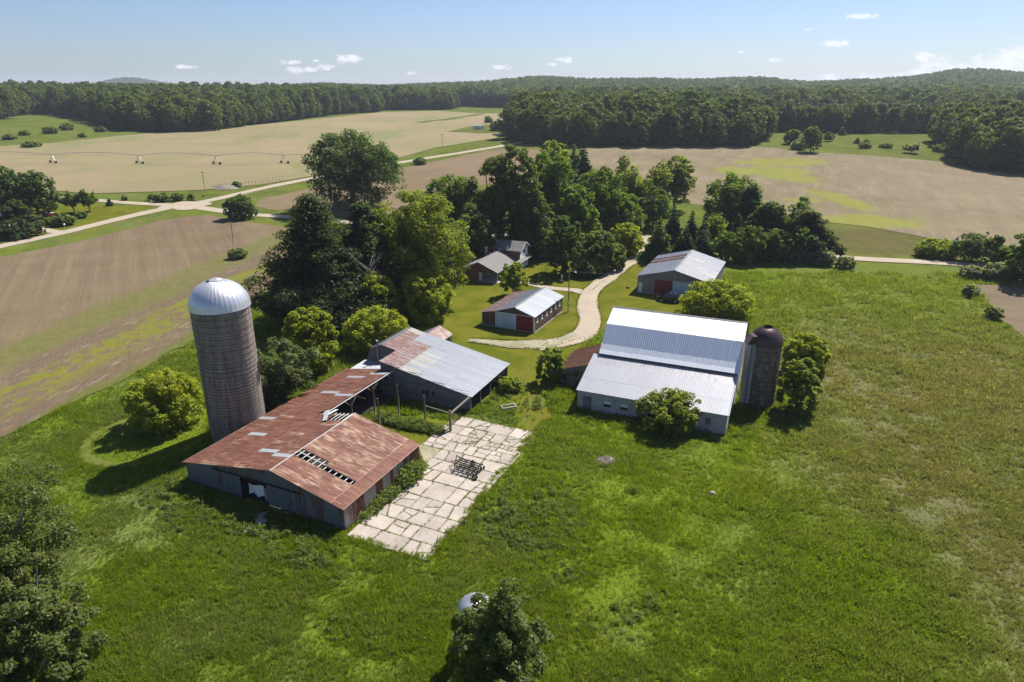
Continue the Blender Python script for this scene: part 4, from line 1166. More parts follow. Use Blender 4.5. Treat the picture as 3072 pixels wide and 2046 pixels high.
def build_forests():
    rng = np.random.default_rng(5)
    front = []      # (distance, x, y, which wood)
    def sky_gap(X, Y):
        return np.ones(len(X), bool)
    labels = {
        'main': ('broadleaf tree on the front edge of the long wood behind the tan field', 'front trees of the long wood behind the tan field'),
        'mid': ('broadleaf tree fronting the dark wood at the back of the right field', 'front trees of the wood behind the right field'),
        'right': ('broadleaf tree fronting the wood right of the far meadow', 'front trees of the right-hand wood'),
        'spruce': ('dark spruce in the front rows of the plantation beyond the far meadow', 'spruces of the plantation front')}
    sets = {}
    sets['mid'] = fill(WOOD_MID, 8.2, rng)
    sets['right'] = fill(WOOD_RIGHT, 8.2, rng)
    X, Y = fill(FOREST_POLY, 8.2, rng, (480, 1050))
    spr = inside(X, Y, SPRUCES)
    sets['main'] = (X[~spr], Y[~spr])
    sx, sy = fill(SPRUCES, 4.6, np.random.default_rng(1))
    sets['spruce'] = (sx, sy)
    budget = {'main': 125, 'mid': 75, 'right': 50, 'spruce': 48}
    restX, restY = [], []
    for key, (X, Y) in sets.items():
        # trees nearest the viewer within each bearing step stand on the front edge
        ang = np.round(np.arctan2(X, Y) / .012).astype(int)
        order = np.lexsort((Y, ang)); seen = {}; fr = []
        for i in order:
            c = seen.get(ang[i], 0)
            if c < 2 and abs(X[i]) < Y[i] * .80:
                seen[ang[i]] = c + 1; fr.append(i)
        fr = sorted(fr, key=lambda i: Y[i])[:budget[key]]
        fs = set(fr)
        for q, i in enumerate(fr):
            con = key == 'spruce'
            me = (CON_NEAR if con else WOOD_NEAR)[q % (2 if con else 5)]
            o = obj('spruce_tree' if con else 'woodland_tree', me, loc=(X[i], Y[i], tz(X[i], Y[i]) - (1.2 if not con else .1)))
            s = rng.uniform(.85, 1.12) * (.78 if con else 1.0)
            o.scale = (s, s, s * rng.uniform(.92, 1.08)); o.rotation_euler[2] = rng.uniform(0, 6.28)
            tag(o, labels[key][0], 'spruce' if con else 'tree', labels[key][1])
        rest = np.array([i for i in range(len(X)) if i not in fs])
        if len(rest) == 0:
            continue
        if key == 'spruce':
            scatter('spruce_plantation', X[rest], Y[rest], rng.uniform(.62, .9, len(rest)), rng.integers(0, 2, len(rest)), CON_NEAR, 'dark even rows of a spruce plantation beyond the far meadow', .1)
        else:
            restX.append(X[rest]); restY.append(Y[rest])
    X = np.concatenate(restX); Y = np.concatenate(restY)
    # stands of dark pine among the broadleaf
    pine = (((X - 60) / 190) ** 2 + ((Y - 980) / 75) ** 2 < 1) | ((X > 170) & (X < 470) & (Y > 560) & (Y < 650))
    K = np.where(pine, 5, rng.integers(0, 5, len(X)))
    scatter('woodland', X, Y, np.where(pine, .95, rng.uniform(.62, 1.28, len(X))), K, WOOD_NEAR + PINE_NEAR, 'mixed broadleaf and pine woods massed behind the fields', 1.0)
    X, Y = fill(FOREST_POLY, 10.8, rng, (1050, 2300))
    scatter('hill_forest', X, Y, rng.uniform(.75, 1.25, len(X)), rng.integers(0, 3, len(X)), WOOD_FAR, 'hazy forest covering the low hills on the skyline', 1.5)
    # the far blue hill beyond
    X = rng.uniform(-2900, -1500, 6500); Y = rng.uniform(3950, 4300, 6500)
    scatter('distant_forest', X, Y, rng.uniform(.9, 1.2, len(X)), rng.integers(0, 3, len(X)), WOOD_FAR, 'forest on the small blue hill far behind the left wood', 2.)
build_forests()

# ---- the air: far woods fade toward blue
hb = MB().box(-5000, 5000, -400, 7400, -6, 108)
hm = bpy.data.materials.new('haze_air'); hm.use_nodes = True
hm.node_tree.nodes.clear()
hn = N(hm.node_tree)
pv = hn.new('ShaderNodeVolumePrincipled')
pv.inputs['Color'].default_value = (.80, .88, 1.0, 1)
pv.inputs['Density'].default_value = 0.0001
pv.inputs['Anisotropy'].default_value = .2
hm.node_tree.links.new(pv.outputs[0], hn.new('ShaderNodeOutputMaterial').inputs['Volume'])
hz = hb.build('haze', hm, kind='stuff', label='thin bluish summer haze over the whole valley')

# ================================================================ BUILDINGS
PANELS = {}
def panel_mesh(w, L, pitch=.3, rib=.035, m='rust_dark', name='roof_sheet'):
    key = (round(w, 3), round(L, 3), pitch, rib, m)
    if key not in PANELS:
        k = max(1, int(round(w / pitch))); p = w / k
        xs, zs = [0.], [0.]
        for i in range(k):
            x = i * p
            for f, h in ((.30, 0), (.40, rib), (.60, rib), (.70, 0)):
                xs.append(x + p * f); zs.append(h)
        xs.append(w); zs.append(0.)
        V = [(x, 0, z) for x, z in zip(xs, zs)] + [(x, L, z) for x, z in zip(xs, zs)]
        n = len(xs)
        F = [(i, i + 1, n + i + 1, n + i) for i in range(n - 1)]
        PANELS[key] = raw_mesh(name, V, F, [MATS[m]])
    return PANELS[key]

def place(o, P0, ex, ey):
    ex = Vector(ex).normalized(); ey = Vector(ey).normalized(); n = ex.cross(ey)
    M = Matrix(((ex.x, ey.x, n.x, P0[0]), (ex.y, ey.y, n.y, P0[1]), (ex.z, ey.z, n.z, P0[2]), (0, 0, 0, 1)))
    o.matrix_basis = M
    return o

def roof(parent, P0, P1, P2, cols, rows, pick, pitch=.3, rib=.035, skip=(), name='roof_sheet', jitter=.004, cuts=None):
    """roof plane of metal sheets: eave P0 -> P1, up-slope P0 -> P2"""
    P0, P1, P2 = Vector(P0), Vector(P1), Vector(P2)
    ex = (P1 - P0); W = ex.length; ex.normalize()
    ey = (P2 - P0); Ls = ey.length; ey.normalize()
    n = ex.cross(ey)
    w = W / cols
    cuts = cuts or [i / rows for i in range(rows + 1)]
    for j in range(len(cuts) - 1):
        y0, y1 = cuts[j] * Ls, cuts[j + 1] * Ls
        for i in range(cols):
            if (i, j) in skip:
                continue
            m = pick(i, j)
            me = panel_mesh(w, y1 - y0 + (.06 if j < len(cuts) - 2 else 0), pitch, rib, m)
            o = obj(name, me, parent)
            p = P0 + ex * (i * w) + ey * y0 + n * (.012 * (j % 2) + .006 * (i % 2) + random.uniform(0, jitter))
            place(o, p, ex, ey)

def wall(parent, P0, ex, W, zb, zt, pw, pick, pitch=.3, rib=.03, holes=(), name='wall_sheet'):
    """wall of upright sheets or boards; zt(s) gives the top, holes are (s0, s1, z0, z1)"""
    ex = Vector((*ex, 0)).normalized(); up = Vector((0, 0, 1))
    br = {0.0, W}
    for h in holes:
        br |= {h[0], h[1]}
    br = sorted(b for b in br if -1e-6 <= b <= W + 1e-6)
    idx = 0
    for a, b in zip(br[:-1], br[1:]):
        k = max(1, int(round((b - a) / pw))); w = (b - a) / k
        for i in range(k):
            s0, s1 = a + i * w, a + (i + 1) * w; mid = (s0 + s1) / 2
            spans = [(zb, None)]
            for h in holes:
                if h[0] - 1e-6 <= mid <= h[1] + 1e-6:
                    spans = []
                    if h[2] > zb + .05:
                        spans.append((zb, h[2]))
                    spans.append((h[3], None))
            for (z0, z1) in spans:
                nr = max(1, int(round(w / pitch))); p = w / nr
                xs, zs = [0.], [0.]
                if rib > 0:
                    for q in range(nr):
                        for f, hh in ((.30, 0), (.40, rib), (.60, rib), (.70, 0)):
                            xs.append(q * p + p * f); zs.append(hh)
                xs.append(w); zs.append(0.)
                n = len(xs)
                tops = [(zt(s0 + x) if z1 is None else z1) - z0 for x in xs]
                if min(tops) < .03:
                    tops = [max(t, .03) for t in tops]
                V = [(x, 0, z) for x, z in zip(xs, zs)] + [(x, t, z) for x, z, t in zip(xs, zs, tops)]
                F = [(q, q + 1, n + q + 1, n + q) for q in range(n - 1)]
                if rib == 0:      # a board with thickness
                    T = .03
                    V = [(0.01, 0, 0), (w - .01, 0, 0), (w - .01, tops[-1], 0), (.01, tops[0], 0), (0.01, 0, T), (w - .01, 0, T), (w - .01, tops[-1], T), (.01, tops[0], T)]
                    F = [(4, 5, 6, 7), (0, 1, 5, 4), (1, 2, 6, 5), (2, 3, 7, 6), (3, 0, 4, 7)]
                me = raw_mesh(name, V, F, [MATS[pick(idx)]])
                o = obj(name, me, parent)
                place(o, Vector((P0[0], P0[1], 0)) + ex * s0 + up * z0 + ex.cross(up) * random.uniform(0, .008), ex, up)
                idx += 1

def planks(parent, P0, ex, W, zb, zt, bh, m, name='plank', seg=4.0):
    """horizontal boards clipped under a sloping top"""
    ex = Vector((*ex, 0)).normalized(); up = Vector((0, 0, 1))
    n = int(math.ceil(W / seg))
    z = zb
    while True:
        done = True
        for i in range(n):
            s0, s1 = W * i / n, W * (i + 1) / n
            t0, t1 = zt(s0), zt(s1)
            a, b = min(z + bh - .015, t0), min(z + bh - .015, t1)
            if max(a, b) <= z + .04:
                continue
            done = False
            a, b = max(a, z + .01), max(b, z + .01)
            T = .03 + random.uniform(0, .012)
            V = [(0, 0, 0), (s1 - s0 - .01, 0, 0), (s1 - s0 - .01, b - z, 0), (0, a - z, 0), (0, 0, T), (s1 - s0 - .01, 0, T), (s1 - s0 - .01, b - z, T), (0, a - z, T)]
            F = [(4, 5, 6, 7), (0, 1, 5, 4), (1, 2, 6, 5), (2, 3, 7, 6), (3, 0, 4, 7)]
            o = obj(name, raw_mesh(name, V, F, [MATS[m]]), parent)
            place(o, Vector((P0[0], P0[1], 0)) + ex * s0 + up * z, ex, up)
        z += bh
        if done:
            break

def box(parent, name, x0, x1, y0, y1, z0, z1, m, label=None):
    return MB().box(x0, x1, y0, y1, z0, z1).build(name, MATS[m], parent, label=label)

def beam(parent, name, p, q, w, m, h=None):
    return MB().beam(p, q, w, h).build(name, MATS[m], parent)

# ---------------------------------------------------------------- rusty L-shaped barn (local x across, y toward the back)
def rusty_barn():
    t = thing('barn', 'long rust-roofed barn with missing roof sheets beside the tall concrete silo', 'barn', (-36.4, 66.55, 0), R(-24.5))
    EL, RX, RZ, EX, L, LW = 2.7, 12.75, 4.86, 21.6, 14.1, 29.0
    sl = (RZ - EL) / RX
    rl = random.Random(3)
    patch = {(2, 1): 1, (6, 3): 1, (9, 2): 1, (13, 1): 1, (5, 0): 1}
    def pickL(i, j):
        return 'galvanised_patch' if (i, j) in ((1, 4), (3, 0), (9, 1), (14, 3), (15, 4)) else ('rust_worn' if rl.random() < .12 else 'rust_dark')
    # left slope: eave runs from back to front so that the normal points up
    roof(t, (-.25, L, EL - .04), (-.25, -.3, EL - .04), (RX, L, RZ), 20, 5, pickL, .22, .013,
         skip={(0, 4), (1, 4), (2, 4), (0, 3)})
    # right slope, a strip of sheets gone near the front
    holes = {(5, 1), (5, 2), (6, 2)}
    roof(t, (EX + .25, -.3, EL - .05), (EX + .25, L, EL - .05), (RX, -.3, RZ), 20, 3,
         lambda i, j: 'rust_dark' if (j == 0 or rl.random() < .10) else 'rust_worn', .22, .013, skip=holes, cuts=[0, .17, .60, 1.0])
    # wing
    wz = EL + sl * 8.3
    def pickW(i, j):
        return 'galvanised_patch' if (i, j) in ((2, 2), (13, 2), (12, 1), (4, 1)) else 'rust_dark'
    roof(t, (-.25, LW, EL - .04), (-.25, L, EL - .04), (8.3, LW, wz), 21, 3, pickW, .22, .013)
    # loose bent sheets at the broken corner
    for (x, y, dz, a, w, l) in ((10.1, 11.2, .16, .5, .62, 2.3), (9.0, 12.6, .10, -.25, .62, 2.0)):
        o = obj('loose_roof_sheet', panel_mesh(w, l, .21, .025, 'galvanised_patch'), t)
        o.location = (x, y, EL + sl * x + dz); o.rotation_euler = (.08, -math.atan(sl) - .1, a)
    # rafters and purlins seen through the gaps
    for k in range(8):
        y = .4 + k * 1.9
        if y > L:
            break
        beam(t, 'rafter', (0, y, EL - .22), (RX, y, RZ - .2), .06, 'wood_white', .16)
        beam(t, 'rafter', (RX, y, RZ - .2), (EX, y, EL - .22), .06, 'wood_white', .16)
    for k in range(13):
        f = (k + .5) / 13
        x, z = RX + (EX - RX) * f, RZ + (EL - RZ) * f
        beam(t, 'purlin', (x, .1, z - .09), (x, L, z - .09), .09, 'wood_white', .05)
    for k in range(8):
        x = 8.2 + k * .6
        beam(t, 'purlin', (x, 8.5, EL + sl * x - .09), (x, L, EL + sl * x - .09), .09, 'wood_white', .05)
    for s in (0, 1):
        cap = MB()
        a, b = ((RX - .18, RX), (RX, RX + .22))[s]
        cap.face([(RX - .1, -.35, RZ + .02), (RX, -.35, RZ + .07), (RX, 11.6, RZ + .07), (RX - .1, 11.6, RZ + .02)] if s == 0 else
                 [(RX, -.35, RZ + .07), (RX + .1, -.35, RZ + .02), (RX + .1, L, RZ + .02), (RX, L, RZ + .07)])
        cap.build('ridge_cap', MATS['ridge_cap'], t)
    # front gable wall
    def top(s):
        return (EL + sl * s if s <= RX else RZ + (EL - RZ) * (s - RX) / (EX - RX)) - .08
    wall(t, (0, 0), (1, 0), EX, .30, top, .72, lambda i: 'wall_metal', .12, .02, [(8.0, 11.7, .30, 2.75)])
    box(t, 'sill_beam', 0, 7.9, -.12, .05, .02, .26, 'wood_dark'); box(t, 'sill_beam', 11.8, EX, -.10, .05, .02, .22, 'wood_dark')
    for (x0, x1, zt, nm) in ((4.1, 8.0, 2.85, 'sliding_door'), (11.75, 15.6, 2.85, 'sliding_door')):
        d = box(t, nm, x0 + .02, x1 - .02, -.085, -.05, .34, zt - .02, 'wood_dark')
        k = 6
        for i in range(k):
            me = panel_mesh((x1 - x0) / k, zt - .32, .12, .018, 'wall_metal', 'door_sheet')
            o = obj('door_sheet', me, d); place(o, (x0 + (x1 - x0) * i / k, -.10, .32), (1, 0, 0), (0, 0, 1))
        beam(t, 'door_rail', (x0 - .2 + (.2 if x0 < 5 else -.3), -.16, zt + .06), (x1 + .2 + (3.6 if x0 < 5 else .6), -.16, zt + .06), .09, 'black_iron', .12)
    # torn white sheet hanging in the doorway
    V, F = [], []
    nx, nz = 10, 6
    for j in range(nz + 1):
        for i in range(nx + 1):
            u, w = i / nx, j / nz
            V.append((8.75 + 2.2 * u, .25 + .12 * math.sin(7 * u + 2 * w), .62 + 1.55 * w - .22 * (1 - u) * (w) + (.35 * abs(math.sin(5 * u)) if j == 0 else 0)))
    for j in range(nz):
        for i in range(nx):
            F.append((j * 11 + i, j * 11 + i + 1, j * 11 + i + 12, j * 11 + i + 11))
    obj('hanging_sheet', raw_mesh('hanging_sheet', V, F, [MATS['white_paint']], True), t, label='torn white sheet hanging in the open doorway')
    wall(t, (11.0, .22), (1, 0), .6, .55, lambda s: 2.0, .2, lambda i: 'wood_weather', .2, 0, name='loose_board')
    # right side wall, rusty
    wall(t, (EX, 0), (0, 1), L, .35, lambda s: EL - .1, .66, lambda i: 'rust_wall', .11, .018)
    box(t, 'sill_beam', EX - .1, EX + .06, .1, L, .0, .30, 'wood_dark')
    # left wall, back walls
    wall(t, (0, LW), (0, -1), LW, .2, lambda s: EL - .12, .9, lambda i: 'wall_metal', .15, .02)
    wall(t, (EX, L), (-1, 0), EX - RX + 1.5, .2, lambda s: min(top(EX - s), RZ), .75, lambda i: 'rust_wall', .12, .02)
    wall(t, (8.2, LW), (-1, 0), 8.2, .2, lambda s: EL + sl * (8.2 - s) - .1, .9, lambda i: 'wall_metal', .15, .02)
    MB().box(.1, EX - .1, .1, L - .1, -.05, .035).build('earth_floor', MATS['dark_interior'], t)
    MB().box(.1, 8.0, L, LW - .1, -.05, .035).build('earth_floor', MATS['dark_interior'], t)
    # open wing: posts, braces, head beam
    for k, y in enumerate((14.3, 19.2, 24.0, 28.7)):
        MB().tube([(8.15, y, -.1), (8.15, y, wz - .25)], .10, 7).build('post', MATS['wood_post'], t, True)
        if k:
            beam(t, 'brace', (8.15, y, wz - 1.5), (8.15, y - 1.3, wz - .3), .1, 'wood_weather')
        if k < 3:
            beam(t, 'brace', (8.15, y, wz - 1.5), (8.15, y + 1.3, wz - .3), .1, 'wood_weather')
        beam(t, 'rafter', (0, y, EL - .2), (8.3, y, wz - .18), .07, 'wood_grey', .16)
    beam(t, 'head_beam', (8.15, L + .05, wz - .24), (8.15, LW, wz - .24), .14, 'wood_weather', .2)
    beam(t, 'gutter', (8.42, L + .05, wz - .12), (8.42, LW, wz - .12), .10, 'wood_white', .08)
    for y in (4.7, 9.4):
        for x in (6.2, RX, 17.3):
            MB().tube([(x, y, 0), (x, y, min(EL + sl * x, RZ) - .3 if x <= RX else 3.4)], .10, 6).build('post', MATS['wood_post'], t, True)
    return t
rusty_barn()

# ---------------------------------------------------------------- tall concrete stave silo
def silo(name, label, x, y, r, h, dome_h, courses, per, stave_m, dome_m, hoops, gaps, hole=None, dome_r=None):
    t = thing(name, label, 'silo', (x, y, 0))
    V, F = [], []
    hh = h / courses
    for c in range(courses):
        for k in range(per):
            a0 = 2 * math.pi * (k + .06 + (.5 if c % 2 else 0)) / per; a1 = 2 * math.pi * (k + .94 + (.5 if c % 2 else 0)) / per
            z0, z1 = c * hh + .018, (c + 1) * hh - .018
            ro = r + random.uniform(-.008, .012)
            b = len(V)
            for (rr, z) in ((ro - .06, z0), (ro - .06, z1), (ro, z0), (ro, z1)):
                V += [(rr * math.cos(a0), rr * math.sin(a0), z), (rr * math.cos(a1), rr * math.sin(a1), z)]
            F += [(b + 4, b + 5, b + 7, b + 6), (b, b + 1, b + 5, b + 4), (b + 2, b + 6, b + 7, b + 3), (b, b + 4, b + 6, b + 2), (b + 1, b + 3, b + 7, b + 5)]
    sv = obj('stave_wall', raw_mesh('stave_wall', V, F, [MATS[stave_m]]), t, kind='stuff')
    MB().tube([(0, 0, 0), (0, 0, h)], r - .05, 48, False).build('inner_wall', MATS['hoop_iron'], t, True)
    z = .35
    i = 0
    ring = None
    while z < h - .1:
        n = 56
        if ring is None:
            Vr, Fr = [], []
            for k in range(n):
                a = 2 * math.pi * k / n
                for (rr, zz) in ((r + .005, -.022), (r + .035, -.022), (r + .035, .022), (r + .005, .022)):
                    Vr.append((rr * math.cos(a), rr * math.sin(a), zz))
            for k in range(n):
                b, d = k * 4, ((k + 1) % n) * 4
                Fr += [(b, d, d + 1, b + 1), (b + 1, d + 1, d + 2, b + 2), (b + 2, d + 2, d + 3, b + 3)]
            ring = raw_mesh('hoop', Vr, Fr, [MATS['hoop_iron']], True)
        o = obj('hoop', ring, t, (0, 0, z)); o.rotation_euler = (random.uniform(-.004, .004), random.uniform(-.004, .004), random.uniform(0, 6))
        z += gaps(z / h)
    # domed cap in pressed gores
    ng = 40
    dr = dome_r or r + .12
    top0 = hole or .25
    prof = [(dr + .03, h - .12)]
    for k in range(11):
        a = k / 10 * (math.pi / 2) * .97
        rr = dr * math.cos(a)
        if rr < top0:
            break
        prof.append((rr, h + .02 + dome_h * math.sin(a)))
    prof.append((top0, h + .03 + dome_h * math.sin(math.acos(min(1, top0 / dr)))))
    for g in range(ng):
        a0, a1 = 2 * math.pi * g / ng, 2 * math.pi * (g + 1) / ng
        Vg, Fg = [], []
        for (rr, z) in prof:
            for (a, s) in ((a0, .009), (a0 + (a1 - a0) * .07, 0.), (a1, 0.)):
                Vg.append(((rr + s) * math.cos(a), (rr + s) * math.sin(a), z + s * .6))
        for k in range(len(prof) - 1):
            b = k * 3
            Fg += [(b, b + 1, b + 4, b + 3), (b + 1, b + 2, b + 5, b + 4)]
        obj('dome_gore', raw_mesh('dome_gore', Vg, Fg, [MATS[dome_m]], True), t)
    zt = prof[-1][1]
    if hole:
        MB().tube([(0, 0, zt - .05), (0, 0, zt + .12)], hole + .03, 24, False).build('hatch_collar', MATS[dome_m], t, True)
    else:
        c = MB().tube([(0, 0, zt - .03), (0, 0, zt + .06), (0, 0, zt + .09)], [.75, .62, .1], 20).build('dome_cap', MATS[dome_m], t, True)
        c.scale = (1, 1, 1)
        box(t, 'vent_hatch', -.85, -.55, -.75, -.5, zt - .12, zt + .02, 'black_iron')
    return t
silo('silo', 'tall grey concrete stave silo with a shiny silver dome', -35.1, 78.3, 3.38, 17.2, 3.15, 23, 84, 'silo_stave', 'dome_white', None,
     lambda f: .36 if f < .28 else .42 if f < .45 else .56 if f < .62 else .78)
bs = silo('silo', 'short brown silo with an open-topped brown dome beside the white barn', 34.7, 87.2, 2.12, 9.0, 2.3, 14, 30, 'brown_stave', 'dome_brown', None,
          lambda f: .72, hole=.55, dome_r=2.2)
# roofed chute down the barn side of the brown silo
def chute(t):
    for k in range(13):
        z0 = .4 + k * .68
        V, F = [], []
        for j in range(9):
            a = R(150) + R(100) * j / 8 - R(0)
            x, y = -2.15 + .75 * math.cos(a), -.55 + .75 * math.sin(a)
            V += [(x, y, z0), (x, y, z0 + .65)]
        for j in range(8):
            F.append((2 * j, 2 * j + 2, 2 * j + 3, 2 * j + 1))
        Vb = len(V)
        V += [(-1.75, -1.2, z0), (-1.75, -1.2, z0 + .65), (-1.75, .1, z0), (-1.75, .1, z0 + .65)]
        F += [(Vb, 2 * 8, 2 * 8 + 1, Vb + 1)]
        obj('chute_section', raw_mesh('chute_section', V, F, [MATS['chute_grey']], True), t)
    MB().prism([(-3.0, 9.15), (-1.6, 9.15), (-1.7, 10.3), (-2.3, 10.3)], 'y', -1.25, .2).build('chute_roof', MATS['dome_brown'], t)
chute(bs)

# ---------------------------------------------------------------- grey-roofed barn joined to the wing
def grey_barn():
    t = thing('barn', 'grey metal-roofed barn with rust patches at the end of the rusty wing', 'barn', (-5.6, 84.2, 0), R(-23.5))
    rz, ru, e = 5.75, -17.0, 2.4
    sl = (rz - e) / (-ru)
    zt = lambda u: e + sl * (-u)
    L = 12.7
    rl = random.Random(5)
    # long right slope, three bands up the slope, all sheets run from ridge to eave
    def pk(i, j, n0=0):
        if j <= 1:
            return 'roof_grey'
        if j == 2:
            return 'roof_grey_tan' if i < 11 and rl.random() < .75 else 'roof_grey'
        if j == 3:
            return 'roof_grey_rusty' if i < 13 else 'roof_grey'
        return 'roof_grey'
    xw = -14.4
    roof(t, (.3, -.25, e - .06), (.3, L, e - .06), (xw, -.25, zt(xw)), 18, 4, pk, .24, .03, cuts=[0, .30, .58, .78, 1.0])
    roof(t, (xw, 4.3, zt(xw)), (xw, L, zt(xw)), (ru, 4.3, rz), 12, 1, lambda i, j: 'roof_grey_rusty' if i < 10 else 'roof_grey_tan', .24, .03)
    # gambrel left side
    roof(t, (-18.9, L, 4.95), (-18.9, 4.1, 4.95), (ru, L, rz), 12, 1, lambda i, j: 'roof_grey', .24, .03)
    roof(t, (-19.7, L, 3.1), (-19.7, 4.1, 3.1), (-18.9, L, 4.95), 12, 1, lambda i, j: 'roof_grey', .24, .03)
    beam(t, 'ridge_cap', (ru, 4.1, rz + .05), (ru, L, rz + .05), .3, 'ridge_cap', .05)
    # dark gambrel gable of upright boards
    def gt(s):
        u = -19.6 + s
        if u < -18.9:
            return 3.1 + (u + 19.6) / .7 * 1.8
        if u < ru:
            return 4.9 + (u + 18.9) / 1.9 * .78
        return zt(u) - .05
    wall(t, (-19.6, 4.32), (1, 0), 5.2, 0, gt, .26, lambda i: 'wood_grey', .26, 0, name='board')
    MB().tube([(-17.5, 4.05, 2.6), (-17.5, 4.05, 6.3)], .10, 10).build('stove_pipe', MATS['steel'], t, True)
    MB().cyl((-17.5, 4.05, 6.36), .2, .12, 'z', 12).build('pipe_cap', MATS['steel'], t, True)
    box(t, 'window', -16.6, -16.2, 4.24, 4.30, 3.7, 4.3, 'wood_weather')
    # small board wall where the front bay rises above the wing
    wall(t, (xw + .05, 4.3), (0, -1), 4.3, 2.6, lambda s: zt(xw) - .06, .28, lambda i: 'wood_weather', .28, 0, name='board')
    roof(t, (-20.2, .5, 2.75), (xw - .02, .5, 3.35), (-20.2, 4.3, 2.80), 8, 1, lambda i, j: 'roof_grey', .24, .02)
    # front wall of horizontal planks with upright battens
    planks(t, (-14.3, 0), (1, 0), 14.3, 0, lambda s: zt(-14.3 + s) - .1, .42, 'barn_plank', seg=3.6)
    for x in (-12.0, -10.1, -8.3, -6.2, -4.2, -2.2, -.1):
        beam(t, 'batten', (x, -.10, 0), (x, -.10, zt(x) - .15), .12, 'wood_grey', .07)
    for x in (-7.6, -7.0, -6.0):
        box(t, 'window', x, x + .38, -.06, -.045, 1.3, 1.95, 'glass_dark')
    # open right side: posts and beams under the eave
    for y in (.15, 3.2, 6.4, 9.5, 12.4):
        MB().tube([(-.1, y, -.1), (-.1, y, e - .1)], .10, 7).build('post', MATS['wood_post'], t, True)
    beam(t, 'head_beam', (-.1, .1, e - .2), (-.1, L, e - .2), .14, 'wood_weather', .18)
    planks(t, (-3.4, 0.1), (0, 1), L - .2, 0, lambda s: 2.9, .42, 'barn_plank', seg=4.2)
    wall(t, (-.2, L), (-1, 0), 19.3, 0, lambda s: (zt(-.2 - s) if s < 16.8 else 5.6 - (s - 16.8) * .9) - .1, .6, lambda i: 'board_grey', .6, 0, name='board')
    wall(t, (-19.6, L), (0, -1), L - 4.3, 0, lambda s: 3.05, .6, lambda i: 'board_grey', .6, 0, name='board')
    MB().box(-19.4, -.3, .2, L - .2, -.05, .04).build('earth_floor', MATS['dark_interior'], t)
    # little gabled porch roof at the back
    roof(t, (-13.5, 13.0, 2.55), (-13.5, 20.3, 2.55), (-16.1, 13.0, 3.75), 9, 1, lambda i, j: 'roof_grey_rusty', .27, .03)
    roof(t, (-18.7, 20.3, 2.55), (-18.7, 13.0, 2.55), (-16.1, 20.3, 3.75), 9, 1, lambda i, j: 'roof_grey_tan', .27, .03)
    beam(t, 'ridge_cap', (-16.1, 13, 3.79), (-16.1, 20.35, 3.79), .24, 'ridge_cap', .04)
    for x in (-13.7, -18.5):
        for y in (13.2, 16.6, 20.1):
            MB().tube([(x, y, -.1), (x, y, 2.55)], .07, 6).build('post', MATS['wood_post'], t, True)
    wall(t, (-13.9, 20.0), (-1, 0), 4.4, 1.2, lambda s: 2.5 + (1.1 if 0 else 0) + (1.15 - abs(s - 2.2) * .5), .4, lambda i: 'board_grey', .4, 0, name='board')
    return t
grey_barn()

